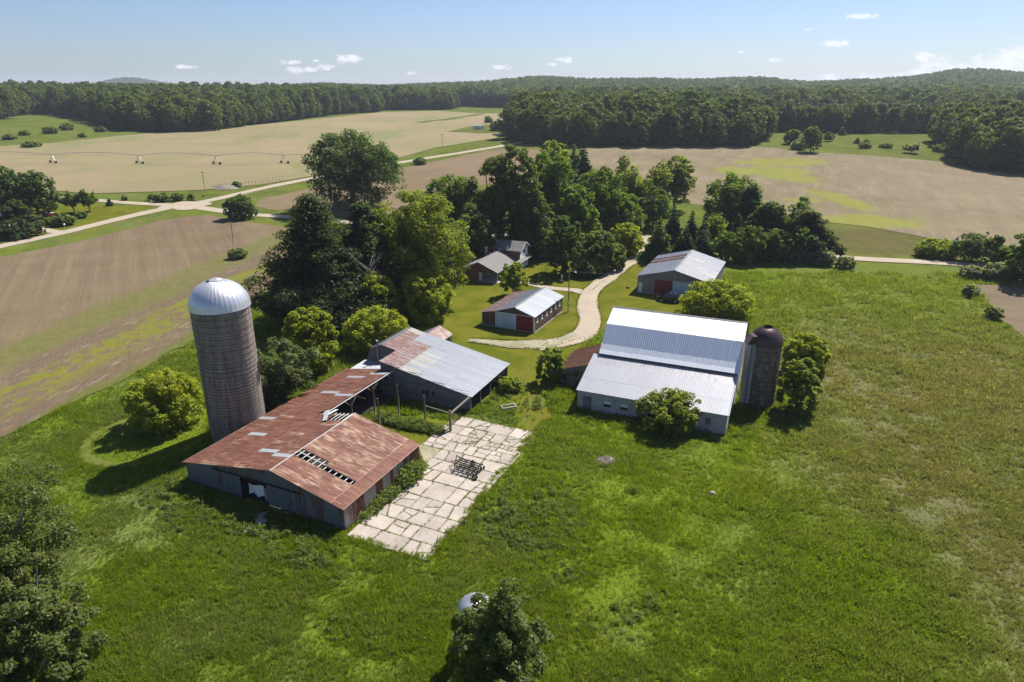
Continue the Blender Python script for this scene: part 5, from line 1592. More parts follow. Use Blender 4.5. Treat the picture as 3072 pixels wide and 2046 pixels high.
# ---------------------------------------------------------------- white-roofed block barn
def white_barn():
    b = R(23)
    ox, oy = -25.0 * math.cos(b) + 82.0 * math.sin(b), 25.0 * math.sin(b) + 82.0 * math.cos(b)
    t = thing('barn', 'big barn with three-tier white metal roof and grey block front wall', 'barn', (ox, oy, 0), -b)
    W = 19.8
    rl = random.Random(9)
    # low front roof
    roof(t, (-.15, -.35, 2.92), (W + .1, -.35, 2.92), (-.15, 7.7, 5.36), 22, 3, lambda i, j: 'roof_white_stained' if (j == 2 and i > 0) else 'roof_white', .3, .028, cuts=[0, .34, .72, 1.0])
    # upper roof: flared foot, steep lower slope, shallow top
    A = [(7.35, 5.62), (8.0, 6.08), (8.7, 6.70), (10.8, 9.05), (14.5, 10.62)]
    for k in range(4):
        (y0, z0), (y1, z1) = A[k], A[k + 1]
        roof(t, (.7, y0, z0), (W + .25, y0, z0), (.7, y1, z1), 21, 1, (lambda i, j: 'roof_bright') if k == 3 else (lambda i, j: 'roof_steep'), .31, .026, jitter=.012)
    # far side of the gambrel
    for (y0, z0, y1, z1) in ((18.2, 9.05, 14.5, 10.62), (20.2, 6.3, 18.2, 9.05), (21.4, 5.3, 20.2, 6.3)):
        roof(t, (W + .25, y0, z0), (.7, y0, z0), (W + .25, y1, z1), 21, 1, lambda i, j: 'roof_white', .31, .026)
    MB().face([(.6, 14.3, 10.60), (W + .35, 14.3, 10.60), (W + .35, 14.5, 10.72), (.6, 14.5, 10.72)]).face([(.6, 14.5, 10.72), (W + .35, 14.5, 10.72), (W + .35, 14.7, 10.60), (.6, 14.7, 10.60)]).build('ridge_cap', MATS['ridge_cap'], t)
    # boarded strip in the shade under the flared eave
    wall(t, (.9, 7.75), (1, 0), W - 1.0, 5.15, lambda s: 5.75, .5, lambda i: 'board_brown', .5, 0, name='fascia_board')
    # block front wall with openings
    openings = [(.7, 2.0, 0.0, 2.1, 'door'), (3.7, 4.75, 1.0, 1.85, 'window'), (6.0, 7.05, 1.0, 1.85, 'window'), (8.3, 9.6, 0.0, 2.3, 'door'),
                (9.75, 11.0, .4, 2.1, 'window'), (15.1, 15.9, .0, 2.1, 'door'), (17.1, 17.9, 1.0, 2.0, 'vent')]
    V, F = [], []
    def blocks(V, F, P0, ex, length, ztop, opens):
        ex = Vector((*ex, 0)); out = ex.cross(Vector((0, 0, 1)))
        c = 0; z = 0
        while z < ztop - .02:
            z1 = min(z + .2, ztop); s = -.2 if c % 2 else 0.
            while s < length:
                s0, s1 = max(s, 0), min(s + .4, length)
                if s1 - s0 > .05 and not any(o[0] - .05 < (s0 + s1) / 2 < o[1] + .05 and o[2] < (z + z1) / 2 < o[3] for o in opens):
                    b = len(V); d = .02 + random.uniform(-.006, .006)
                    for (s_, z_) in ((s0 + .008, z + .008), (s1 - .008, z + .008), (s1 - .008, z1 - .008), (s0 + .008, z1 - .008)):
                        p = Vector((*P0, 0)) + ex * s_ + Vector((0, 0, z_))
                        V.append(tuple(p)); 
                    for k in range(4):
                        V.append(tuple(Vector(V[b + k]) + out * d))
                    F += [(b + 4, b + 5, b + 6, b + 7), (b, b + 1, b + 5, b + 4), (b + 1, b + 2, b + 6, b + 5), (b + 2, b + 3, b + 7, b + 6), (b + 3, b, b + 4, b + 7)]
                s += .4
            z += .2; c += 1
    blocks(V, F, (0, 0), (1, 0), W, 2.95, openings)
    obj('block_wall', raw_mesh('block_wall', V, F, [MATS['concrete_block']]), t, kind='stuff')
    V, F = [], []
    blocks(V, F, (W, 0), (0, 1), 21.0, 2.95, [])
    obj('block_wall', raw_mesh('block_wall', V, F, [MATS['concrete_block']]), t, kind='stuff')
    V, F = [], []
    blocks(V, F, (0, 21.), (0, -1), 21.0, 2.95, [])
    obj('block_wall', raw_mesh('block_wall', V, F, [MATS['concrete_block']]), t, kind='stuff')
    core = MB()
    xs = sorted([0, W] + [o[0] for o in openings] + [o[1] for o in openings])
    for a, b2 in zip(xs[:-1], xs[1:]):
        oo = [o for o in openings if o[0] <= (a + b2) / 2 <= o[1]]
        if not oo:
            core.box(a, b2, .004, .2, -.1, 2.95)
        else:
            if oo[0][2] > 0:
                core.box(a, b2, .004, .2, -.1, oo[0][2])
            core.box(a, b2, .004, .2, oo[0][3], 2.95)
    core.box(W - .2, W - .004, .2, 21.0, -.1, 2.95); core.box(.004, .2, .2, 21., -.1, 2.95); core.box(.2, W - .2, 20.8, 21., -.1, 5.2)
    core.build('wall_core', MATS['concrete_block'], t)
    for o in openings:
        x0, x1, z0, z1, k = o
        if k == 'door':
            d = box(t, 'door', x0 + .02, x1 - .02, .105, .13, z0 + .03, z1 - .02, 'wood_dark')
            n = 4
            for i in range(n):
                w = (x1 - x0) / n
                box(d, 'board', x0 + w * i + .006, x0 + w * (i + 1) - .006, .06, .10, z0 + .03, z1 - .02, 'barn_plank')
            beam(d, 'hinge_rail', (x0 + .05, .05, z1 - .3), (x1 - .05, .05, z1 - .3), .05, 'black_iron', .06)
        elif k == 'window':
            d = box(t, 'window', x0, x1, .10, .12, z0, z1, 'glass_dark')
            box(d, 'shade_board', x0 + .05, x1 - .05, .07, .095, z0 + (z1 - z0) * .42, z1 - .03, 'trim_white')
            box(d, 'frame', x0 - .05, x1 + .05, .0, .09, z0 - .07, z0, 'wood_grey')
        else:
            box(t, 'vent_recess', x0, x1, .15, .17, z0, z1, 'dark_interior')
            for q in range(5):
                o2 = box(t, 'louvre', x0, x1, -.06, .06, -.012, .012, 'wood_weather'); o2.location = (0, .07, z0 + .1 + q * .2); o2.rotation_euler = (.6, 0, 0)
    # right-hand gable, boards
    def gt(s):
        pr = [(0, 2.95), (7.6, 5.2), (7.7, 5.6), (8.75, 6.3), (10.8, 9.0), (14.5, 10.55), (18.2, 9.0), (20.2, 6.25), (21.0, 5.4)]
        for (a, za), (b2, zb) in zip(pr[:-1], pr[1:]):
            if a <= s <= b2:
                return za + (zb - za) * (s - a) / max(b2 - a, 1e-6) - .06
        return 2.95
    wall(t, (W + .03, 0.3), (0, 1), 20.6, 2.96, lambda s: max(gt(s + .3), 2.99), .42, lambda i: 'wood_weather', .42, 0, name='gable_board')
    wall(t, (.86, 20.9), (0, -1), 20.6, 2.96, lambda s: max(gt(20.9 - s), 2.99), .42, lambda i: 'wood_weather', .42, 0, name='gable_board')
    beam(t, 'barge_board', (W + .2, -.3, 2.86), (W + .2, 7.6, 5.28), .06, 'trim_white', .2)
    MB().tube([(W + .3, 7.2, 5.6), (W + .3, 7.2, 3.0)], .06, 6).build('downpipe', MATS['wood_white'], t, True)
    # rusty lean-to on the left flank
    roof(t, (-5.6, 16.0, 2.15), (-5.6, 6.6, 2.15), (.85, 16.0, 4.5), 13, 1, lambda i, j: 'rust_dark', .24, .03)
    wall(t, (-5.5, 6.8), (1, 0), 5.4, 0, lambda s: 2.1 + s * .365, .24, lambda i: 'wood_grey', .24, 0, [(.2, 1.6, 0., 1.6)], name='board')
    wall(t, (-5.5, 15.9), (0, -1), 9.1, 0, lambda s: 2.1, .24, lambda i: 'wood_grey', .24, 0, name='board')
    for x in (-5.3, -3.9):
        beam(t, 'fence_rail', (-5.4, 6.6, .5 + .3 * (x < -5)), (-3.8, 6.6, .5 + .3 * (x < -5)), .06, 'wood_weather', .12)
    return t
white_barn()

# ---------------------------------------------------------------- two machine sheds
def center_shed():
    t = thing('shed', 'long brown machine shed with blue and red sliding doors on the lawn', 'shed', (-5.55, 120.55, 0), R(-25.2))
    W, L, br, rd = 10.6, 13.9, 2.85, 6.7
    roof(t, (W + .25, -.3, 3.0), (W + .25, L + .3, 3.0), (rd, -.3, 4.35), 15, 1, lambda i, j: 'roof_grey', .3, .035)
    roof(t, (br, L + .3, 3.15), (br, -.3, 3.15), (rd, L + .3, 4.35), 15, 1, lambda i, j: 'roof_grey', .3, .035)
    roof(t, (-.25, L + .3, 2.50), (-.25, -.3, 2.50), (br, L + .3, 3.15), 15, 1, lambda i, j: 'roof_grey_rusty', .3, .035)
    beam(t, 'ridge_cap', (rd, -.32, 4.39), (rd, L + .32, 4.39), .35, 'ridge_cap', .04)
    top = lambda s: (2.55 + s * .22 if s < br else 3.15 + (s - br) * .312 if s < rd else 4.35 - (s - rd) * .333) - .08
    wall(t, (0, 0), (1, 0), W, .05, top, .3, lambda i: 'board_brown' if i < 99 else 'board_brown', .3, 0, name='board')
    wall(t, (W, 0), (0, 1), L, .05, lambda s: 2.98, .3, lambda i: 'board_brown', .3, 0, name='board', holes=[(1.0 + 2.2 * k, 1.7 + 2.2 * k, 1.55, 2.45) for k in range(6)])
    wall(t, (0, L), (0, -1), L, .05, lambda s: 2.45, .3, lambda i: 'board_brown', .3, 0, name='board')
    wall(t, (W, L), (-1, 0), W, .05, lambda s: top(W - s), .3, lambda i: 'board_brown', .3, 0, name='board')
    for k in range(6):
        w = box(t, 'window', W - .02, W + .0, 1.0 + 2.2 * k, 1.7 + 2.2 * k, 1.55, 2.45, 'trim_white')
        box(w, 'frame', W, W + .05, .95 + 2.2 * k, 1.75 + 2.2 * k, 1.48, 1.56, 'wood_white')
    for (x0, x1, m, lb) in ((br, 6.85, 'door_blue', 'pale blue sliding door'), (6.95, W - .15, 'door_red', 'dark red sliding door')):
        d = box(t, 'sliding_door', x0 + .02, x1 - .02, -.065, -.035, .14, 2.86, 'wood_dark', lb)
        n = int((x1 - x0) / .6)
        for i in range(n):
            w = (x1 - x0) / n
            box(d, 'board', x0 + w * i + .006, x0 + w * (i + 1) - .006, -.12, -.07, .12, 2.88, m)
        for x in (x0, x1):
            box(d, 'stile', x - .04, x + .04, -.15, -.06, .1, 2.92, 'trim_white')
    beam(t, 'door_rail', (br - .2, -.12, 2.97), (W, -.12, 2.97), .07, 'trim_white', .09)
    for x in (-.02, W):
        box(t, 'corner_trim', x - .05, x + .07, -.07, .04, 0, 2.6 if x < 1 else 2.95, 'trim_white')
    box(t, 'footing', -.1, W + .12, -.1, L + .1, -.1, .06, 'concrete_block')
    MB().tube([(rd, -.2, 4.3), (rd, -.2, 5.0)], .03, 5).build('vent_pipe', MATS['black_iron'], t)
    return t
center_shed()

def grey_shed():
    t = thing('shed', 'large grey machine shed with red door panel beyond the white barn', 'shed', (27.05, 142.0, 0), R(-24.2))
    W, L, rd = 15.2, 19.9, 7.7
    rl = random.Random(2)
    roof(t, (W + .3, -.3, 3.62), (W + .3, L + .3, 3.62), (rd, -.3, 5.68), 20, 2, lambda i, j: 'roof_grey_tan' if (i, j) in ((3, 1), (8, 0), (8, 1), (13, 1), (5, 0)) else 'roof_white', .33, .035)
    roof(t, (-.3, L + .3, 3.62), (-.3, -.3, 3.62), (rd, L + .3, 5.68), 20, 2, lambda i, j: 'rust_dark' if (4 <= i <= 9 and i % 3 and j >= 0) else 'roof_grey', .33, .035)
    beam(t, 'ridge_cap', (rd, -.32, 5.73), (rd, L + .32, 5.73), .4, 'ridge_cap', .04)
    top = lambda s: (3.68 + s * .262 if s < rd else 5.68 - (s - rd) * .267) - .1
    wall(t, (0, 0), (1, 0), W, .08, top, .32, lambda i: 'board_grey', .32, 0, name='board')
    wall(t, (W, 0), (0, 1), L, .08, lambda s: 3.6, .32, lambda i: 'board_grey', .32, 0, name='board')
    wall(t, (0, L), (0, -1), L, .08, lambda s: 3.6, .32, lambda i: 'board_grey', .32, 0, name='board')
    wall(t, (W, L), (-1, 0), W, .08, lambda s: top(W - s), .32, lambda i: 'board_grey', .32, 0, name='board')
    for (x0, x1, z1, m, lb) in ((1.4, 3.6, 3.25, 'board_grey', 'weathered sliding door'), (3.7, 7.4, 3.25, 'door_red', 'dark red sliding door'), (7.5, 13.6, 3.25, 'door_blue', 'pale blue-grey sliding door'), (.25, 1.1, 2.15, 'trim_white', 'white side door')):
        d = box(t, 'door' if x0 < 1 else 'sliding_door', x0 + .02, x1 - .02, -.055, -.035, .17, z1 - .02, 'wood_dark', lb)
        n = max(2, int((x1 - x0) / .45))
        for i in range(n):
            w = (x1 - x0) / n
            box(d, 'board', x0 + w * i + .008, x0 + w * (i + 1) - .008, -.11, -.06, .15, z1, m)
    beam(t, 'door_rail', (1.2, -.12, 3.34), (14.4, -.12, 3.34), .07, 'wood_weather', .1)
    box(t, 'footing', -.1, W + .1, -.1, L + .1, -.1, .09, 'concrete_block')
    return t
grey_shed()

# ---------------------------------------------------------------- brown and white house with carport
def shingle_roof(parent, P0, P1, P2, rows, m='shingle'):
    P0, P1, P2 = Vector(P0), Vector(P1), Vector(P2)
    ex = P1 - P0; ey = P2 - P0; L = ey.length; n = ex.cross(ey).normalized()
    for j in range(rows):
        a = P0 + ey * (j / rows); b = P0 + ey * ((j + 1) / rows)
        w = MB()
        w.face([a + n * .03, a + ex + n * .03, b + ex + n * .008, b + n * .008]); w.face([a, a + ex, a + ex + n * .03, a + n * .03])
        w.build('shingle_course', MATS[m], parent)

def brown_house():
    t = thing('house', 'brown brick and white two-storey house with an open carport', 'house', (-10.97, 151.9, 0), R(-21))
    W, D1 = 8.2, 12.6
    pk, pz, ez = 3.75, 4.55, 2.95
    shingle_roof(t, (-.4, D1, ez - .1), (-.4, -.45, ez - .1), (pk, D1, pz), 12)
    shingle_roof(t, (W + .4, -.45, ez - .55), (W + .4, D1, ez - .55), (pk, -.45, pz), 12)
    for (x, z, q) in ((-.4, ez - .1, 0), (W + .4, ez - .55, 1)):
        beam(t, 'barge_board', (x, -.44, z - .03), (pk, -.44, pz - .03), .05, 'trim_white', .16)
    g = lambda s: (ez + s * .40 if s < pk else pz - (s - pk) * .43) - .12
    g2 = lambda s: (ez + (s) * (pz - ez) / pk if s < pk else pz - (s - pk) * (pz - ez + .38) / (W - pk)) - .12
    m = MB()
    for (a, b, z0) in ((0, 3.6, 0.), (3.6, W, 2.1)):
        m.prism([(a, z0), (b, z0), (b, g2(b))] + ([(pk, pz - .12)] if a < pk < b else []) + [(a, g2(a))], 'y', 0, .2)
    m.build('front_wall', MATS['brick_red'], t)
    MB().box(0, .2, .2, D1, 0, ez - .2).build('side_wall', MATS['brick_red'], t)
    MB().box(3.6, 3.8, .2, 9.5, 0, 3.0).build('carport_wall', MATS['siding_white'], t)
    MB().box(3.8, W, 9.4, 9.6, 0, 2.7).build('carport_wall', MATS['brick_red'], t)
    MB().box(3.8, W + .3, -.3, 9.4, -.05, .08).build('carport_slab', MATS['slab_concrete'], t)
    for y in (.15, 4.7, 9.2):
        MB().tube([(W - .05, y, .05), (W - .05, y, 2.15)], .06, 7).build('post', MATS['trim_white'], t, True)
    box(t, 'workbench', 4.4, 6.2, 7.2, 8.4, .08, .9, 'wood_weather')
    box(t, 'storage_shelf', 3.85, 4.3, 1.6, 3.4, .08, 1.7, 'wood_grey')
    # two-storey block behind, ridge along x
    x0, x1, y0, y1, ev, rz = -.6, 9.05, 12.6, 18.2, 4.85, 6.35
    m = MB().prism([(y0, 0), (y1, 0), (y1, ev), ((y0 + y1) / 2, rz), (y0, ev)], 'x', x0, x1 - .12)
    m.build('upper_wall', MATS['brick_red'], t)
    sd = []
    z = .1
    while z < rz - .15:
        ww = 1.0 if z < ev else max(0, (rz - z) / (rz - ev))
        c = (y0 + y1) / 2; hw = (y1 - y0) / 2 * ww
        ww2 = 1.0 if z + .19 < ev else max(0, (rz - z - .19) / (rz - ev)); hw2 = (y1 - y0) / 2 * ww2
        b = MB(); b.face([(x1 - .10, c - hw, z), (x1 - .06, c - hw, z), (x1 - .06, c + hw, z)][1:] + [(x1 - .10, c + hw2, z + .2), (x1 - .10, c - hw2, z + .2)])
        b.face([(x1 - .12, c - hw, z), (x1 - .06, c - hw, z), (x1 - .06, c + hw, z), (x1 - .12, c + hw, z)])
        b.build('siding_board', MATS['siding_white'], t); z += .2
    shingle_roof(t, (x0 - .45, y0 - .5, ev - .2), (x1 + .5, y0 - .5, ev - .2), (x0 - .45, (y0 + y1) / 2, rz + .08), 9)
    shingle_roof(t, (x1 + .5, y1 + .5, ev - .2), (x0 - .45, y1 + .5, ev - .2), (x1 + .5, (y0 + y1) / 2, rz + .08), 9)
    for s in (-1, 1):
        beam(t, 'barge_board', (x1 + .48, (y0 + y1) / 2 + s * 3.3, ev - .24), (x1 + .48, (y0 + y1) / 2, rz + .02), .05, 'trim_white', .16)
    # pent roof between the storeys on the white side
    shingle_roof(t, (x1 + .9, y0 - 2.4, 2.35), (x1 + .9, y1 + .4, 2.35), (x1 - .02, y0 - 2.4, 2.75), 3)
    box(t, 'pent_fascia', x1 + .86, x1 + .92, y0 - 2.4, y1 + .4, 2.2, 2.36, 'trim_white')
    for (y, z, w, h) in ((14.7, 3.6, .9, 1.0), (15.6, 1.0, .9, 1.0), (13.1, .1, .8, 1.5)):
        wd = box(t, 'window', x1 - .055, x1 - .02, y, y + w, z, z + h, 'glass_dark')
        box(wd, 'frame', x1 - .05, x1 + .01, y - .07, y, z - .07, z + h + .07, 'trim_white')
        box(wd, 'sill', x1 - .05, x1 + .04, y, y + w, z - .08, z, 'trim_white')
    # chimney on the lower roof
    ch = box(t, 'chimney', 1.1, 1.6, 9.6, 10.1, 2.6, 5.5, 'concrete_block')
    box(ch, 'cap', 1.0, 1.7, 9.5, 10.2, 5.5, 5.62, 'trim_white')
    for (x, y) in ((2.6, 9.0), (3.2, 10.4)):
        MB().tube([(x, y, 3.9), (x, y, 4.75)], .09, 8).build('roof_vent', MATS['steel'], t, True)
    MB().tube([(.3, 14.0, 5.2), (.3, 14.0, 5.9)], .05, 6).build('vent_pipe', MATS['black_iron'], t, True)
    return t
brown_house()

def simple_house(name, label, loc, rz, W, D, ev, rh, porch=False):
    t = thing(name, label, 'house', loc, rz)
    MB().prism([(0, 0), (W, 0), (W, ev), (W / 2, rh), (0, ev)], 'y', 0, D).build('wall', MATS['siding_white'], t)
    shingle_roof(t, (-.4, D + .4, ev - .15), (-.4, -.4, ev - .15), (W / 2, D + .4, rh + .1), 8)
    shingle_roof(t, (W + .4, -.4, ev - .15), (W + .4, D + .4, ev - .15), (W / 2, -.4, rh + .1), 8)
    for (x, z) in ((W * .2, 1.0), (W * .62, 1.0), (W * .42, ev + .1)):
        wd = box(t, 'window', x, x + .9, -.04, -.01, z, z + 1.1, 'glass_dark')
        box(wd, 'frame', x - .08, x + .98, -.05, -.005, z + 1.1, z + 1.18, 'trim_white')
    d = box(t, 'door', W * .43, W * .43 + .95, -.05, -.01, .1, 2.15, 'wood_weather')
    for k in range(2):
        wd = box(t, 'window', W + .01, W + .04, D * .2 + 3 * k, D * .2 + 3 * k + .9, 1.0, 2.1, 'glass_dark')
    return t
simple_house('house', 'white house half hidden behind the pale olive tree at the back of the grove', (42.0, 232.0, tz(45, 235)), R(-24), 9, 11, 4.2, 6.6)
simple_house('house', 'white house hidden among the dark trees at the far left', (-172.5, 224.0, tz(-168, 224)), R(-24), 8, 10, 2.9, 4.8)

# ================================================================ FARMYARD GROUND
def clip(poly, a, b, c):
    """keep the side a*x + b*y <= c"""
    out = []
    for i in range(len(poly)):
        p, q = poly[i], poly[(i + 1) % len(poly)]
        dp, dq = a * p[0] + b * p[1] - c, a * q[0] + b * q[1] - c
        if dp <= 0:
            out.append(p)
        if (dp < 0 < dq) or (dq < 0 < dp):
            t = dp / (dp - dq); out.append((p[0] + t * (q[0] - p[0]), p[1] + t * (q[1] - p[1])))
    return out

SLAB_EDGES = []
def concrete_yard():
    base = MB()
    zone = [(22.3, -.4), (25.5, -.9), (28.6, -.3), (31.5, -.6), (31.6, 8), (31.2, 17), (30.9, 26.6), (25.5, 26.5), (21.0, 27.2), (19.6, 23), (19.3, 17.6), (22.0, 14.4)]
    base.prism([(x, y) for x, y in zone], 'z', -.10, .012)
    yard = base.build('concrete_yard', MATS['gravel_grassy'], None, kind='structure', label='cracked concrete yard with grass in its joints beside the rusty barn')
    yard.location = (-36.4, 66.55, 0); yard.rotation_euler = (0, 0, R(-24.5))
    rl = random.Random(21)
    cells = []
    vs = [-.7, 1.5, 3.7, 5.9, 8.3, 11.4, 13.6, 15.9, 18.2, 20.4, 22.3, 24.5, 27.0]
    for a, b in zip(vs[:-1], vs[1:]):
        us = [22.2, 25.2 + rl.uniform(-.3, .3), 28.3 + rl.uniform(-.25, .25), 31.6]
        if a > 17:
            us = [19.4] + us
        for c, d in zip(us[:-1], us[1:]):
            j = lambda: rl.uniform(-.18, .18)
            cells.append([(c, a), (d, a), (d, b), (c, b)])
    out = []
    def split(p, depth):
        xs = [q[0] for q in p]; ys = [q[1] for q in p]
        w, h = max(xs) - min(xs), max(ys) - min(ys)
        cx, cyy = sum(xs) / len(xs), sum(ys) / len(ys)
        rubble = 19.5 < cyy < 24.6 and cx > 23.5
        if depth > (3 if rubble else 1) or (w * h < (1.1 if rubble else 2.6)) or (depth > 0 and rl.random() < (.2 if rubble else .55)):
            out.append(p); return
        if depth == 0 and rl.random() < .5 and not rubble:
            out.append(p); return
        t = rl.uniform(0, math.pi)
        if not rubble or rl.random() < .4:
            t = (0 if w > h else math.pi / 2) + rl.gauss(0, .25)
        a, b = math.cos(t), math.sin(t); c = a * (cx + rl.uniform(-.3, .3)) + b * (cyy + rl.uniform(-.3, .3))
        for s in (1, -1):
            q = clip(p, a * s, b * s, c * s)
            if len(q) >= 3:
                split(q, depth + 1)
    for p in cells:
        split(p, 0)
    n = 0
    for p in out:
        for (a, b), (c, d) in zip(zone, zone[1:] + zone[:1]):
            pass
        cx, cyy = sum(q[0] for q in p) / len(p), sum(q[1] for q in p) / len(p)
        if not inside(np.array([cx]), np.array([cyy]), zone)[0]:
            continue
        g = rl.uniform(.025, .06) if rl.random() < .8 else .12
        sp = []
        for i in range(len(p)):
            x, y = p[i]; d = math.hypot(x - cx, y - cyy) + 1e-6
            sp.append((x + (cx - x) / d * g * 1.3, y + (cyy - y) / d * g * 1.3))
        # break the straight edges
        q = []
        for i in range(len(sp)):
            a, b = np.array(sp[i]), np.array(sp[(i + 1) % len(sp)])
            L = np.hypot(*(b - a)); k = max(1, int(L / .8))
            nn = np.array((-(b - a)[1], (b - a)[0])) / max(L, 1e-6)
            for m in range(k):
                q.append(tuple(a + (b - a) * m / k + nn * (rl.gauss(0, .035) if m else 0)))
            SLAB_EDGES.append((np.array(p[i]), np.array(p[(i + 1) % len(p)])))
        z = rl.uniform(.035, .075)
        nq = len(q)
        V = [(x, y, -.02) for x, y in q] + [(x, y, z + (x - cx) * .006 * rl.uniform(-1, 1) * 0) for x, y in q]
        F = [tuple(nq + i for i in range(nq))] + [(i, (i + 1) % nq, nq + (i + 1) % nq, nq + i) for i in range(nq)]
        o = obj('slab', raw_mesh('slab', V, F, [MATS['slab_concrete']]), yard)
        n += 1
    return yard
concrete_yard()

# pale slabs lying in the weeds before the barn door
for (x, y, sx, sy, lb) in ((-27.6, 60.6, 1.3, .9, 'broken concrete slab lying in the barn shade by the open doorway'), (-25.9, 59.6, 1.5, .8, 'second broken slab nearer the meadow before the open doorway'), (-26.4, 57.8, .8, .5, 'small sunlit concrete chunk at the edge of the barn shade')):
    rl = random.Random(int(x * 10))
    pts = [(sx * math.cos(t) * rl.uniform(.7, 1.05), sy * math.sin(t) * rl.uniform(.7, 1.05)) for t in np.linspace(0, 6.28, 9)[:-1]]
    o = MB().prism(pts, 'z', 0, .14).build('concrete_slab', MATS['slab_concrete'])
    o.location = (x, y, -.02); o.rotation_euler = (0, .03, rl.uniform(0, 3))
    tag(o, lb, 'slab')

# ================================================================ TREES
LEAF = {
    'olive': (0.120, 0.150, 0.038), 'bright': (0.238, 0.273, 0.022), 'bright2': (0.190, 0.235, 0.031), 'yel': (0.172, 0.206, 0.030), 'greyg': (0.115, 0.145, 0.055),
    'greyg2': (0.125, 0.160, 0.045), 'greyd': (0.112, 0.146, 0.050), 'pine': (0.056, 0.084, 0.034), 'pine2': (0.082, 0.094, 0.040), 'teal': (0.062, 0.110, 0.044),
    'mid': (0.108, 0.162, 0.030), 'mid2': (0.108, 0.154, 0.036), 'dark': (0.084, 0.124, 0.038), 'oak': (0.066, 0.102, 0.030), 'pale': (0.161, 0.194, 0.048),
    'pale2': (0.092, 0.117, 0.042), 'spruce': (0.034, 0.058, 0.030), 'blue': (0.058, 0.088, 0.070), 'silver': (0.198, 0.218, 0.139)}
def build_tree(i, x, y, h, r, kind, colk, name, label):
    rng = np.random.default_rng(1000 + i)
    D = math.hypot(math.hypot(x, y), 42 - h / 2)
    size = max(.20, .00135 * 2.1 * D)
    if kind in ('pine', 'spruce'):
        size *= .85
    t = thing(name, label, 'shrub' if name == 'shrub' else 'tree', (x, y, tz(x, y)), 0)
    cover = {'loose': .75, 'wild': .8, 'pine': 1.0, 'spruce': 1.1, 'bush': 1.15}.get(kind, 1.0)
    me, limbs = crown_mesh('crown', kind, h, r, size, rng, [MATS['leaf']], cover)
    c = obj('crown', me, t)
    b = LEAF[colk]; f = rng.uniform(.9, 1.1)
    c.color = (b[0] * f, b[1] * f, b[2] * f, 1)
    obj('trunk', trunk_mesh('trunk', h, r, limbs, rng, 'bark_grey' if kind in ('loose', 'wild') else 'bark', kind), t)
for i, (x, y, h, r, kind, colk, name, label) in enumerate(TREES):
    build_tree(i, x, y, h, r, kind, colk, name, label)

# bare dead crown among the bright trees at the grove's near edge
def dead_tree():
    rl = random.Random(4)
    b = MB()
    b.tube([(0, 0, 0), (.1, 0, 4), (.2, .1, 8.5)], [.2, .15, .06], 6)
    for k in range(26):
        z = rl.uniform(4.5, 9.0); a = rl.uniform(0, 6.28); l = rl.uniform(1.2, 2.8)
        p = (.15, .05, z); q = (math.cos(a) * l * .6, math.sin(a) * l * .6, z + l * .5); e = (math.cos(a) * l, math.sin(a) * l, z + l * .95)
        b.tube([p, q, e], [.05, .035, .012], 4, False)
        for m in range(3):
            a2 = a + rl.uniform(-.9, .9)
            b.tube([q, (q[0] + math.cos(a2) * .9, q[1] + math.sin(a2) * .9, q[2] + rl.uniform(.2, .9))], [.025, .008], 3, False)
    o = b.build('dead_tree', MATS['bark_grey']); o.location = (-25.6, 118.6, 0)
    o.scale = (1.25, 1.25, 1.3)
    tag(o, 'bare grey dead tree among the pale trees below the pines', 'tree')
dead_tree()

# ================================================================ GRASS AND WEEDS
def tuft_mesh(name, nb, h, spread, w, seed, m, lean=.35):
    rng = np.random.default_rng(seed)
    V, Q = [], []
    for k in range(nb):
        a = rng.uniform(0, 6.283); d = spread * math.sqrt(rng.uniform(0, 1)); bx, by = d * math.cos(a), d * math.sin(a)
        hh = h * rng.uniform(.55, 1.1); la = rng.uniform(0, 6.283); ln = hh * lean * rng.uniform(.3, 1.3)
        t = rng.uniform(0, 6.283); wx, wy = math.cos(t) * w / 2, math.sin(t) * w / 2
        b = len(V)
        mx, my = bx + math.cos(la) * ln * .35, by + math.sin(la) * ln * .35
        tx, ty = bx + math.cos(la) * ln, by + math.sin(la) * ln
        V += [(bx - wx, by - wy, 0), (bx + wx, by + wy, 0), (mx + wx * .8, my + wy * .8, hh * .6), (mx - wx * .8, my - wy * .8, hh * .6), (tx + wx * .15, ty + wy * .15, hh), (tx - wx * .15, ty - wy * .15, hh)]
        Q += [(b, b + 1, b + 2, b + 3), (b + 3, b + 2, b + 4, b + 5)]
    return quads_mesh(name, V, Q, [MATS[m]])
def weed_mesh(name, h, r, n, size, seed):
    rng = np.random.default_rng(seed)
    k = 9
    C = np.column_stack([rng.normal(0, r * .45, k), rng.normal(0, r * .45, k), rng.uniform(h * .25, h * .8, k)])
    V, Q = leaf_quads(C, np.full(k, r * .42), np.full(k, .9), n, size, rng, 1.5, .3, .6)
    V[:, 2] = np.maximum(V[:, 2], 0)
    return quads_mesh(name, V, Q, [MATS['weed_leaf']])

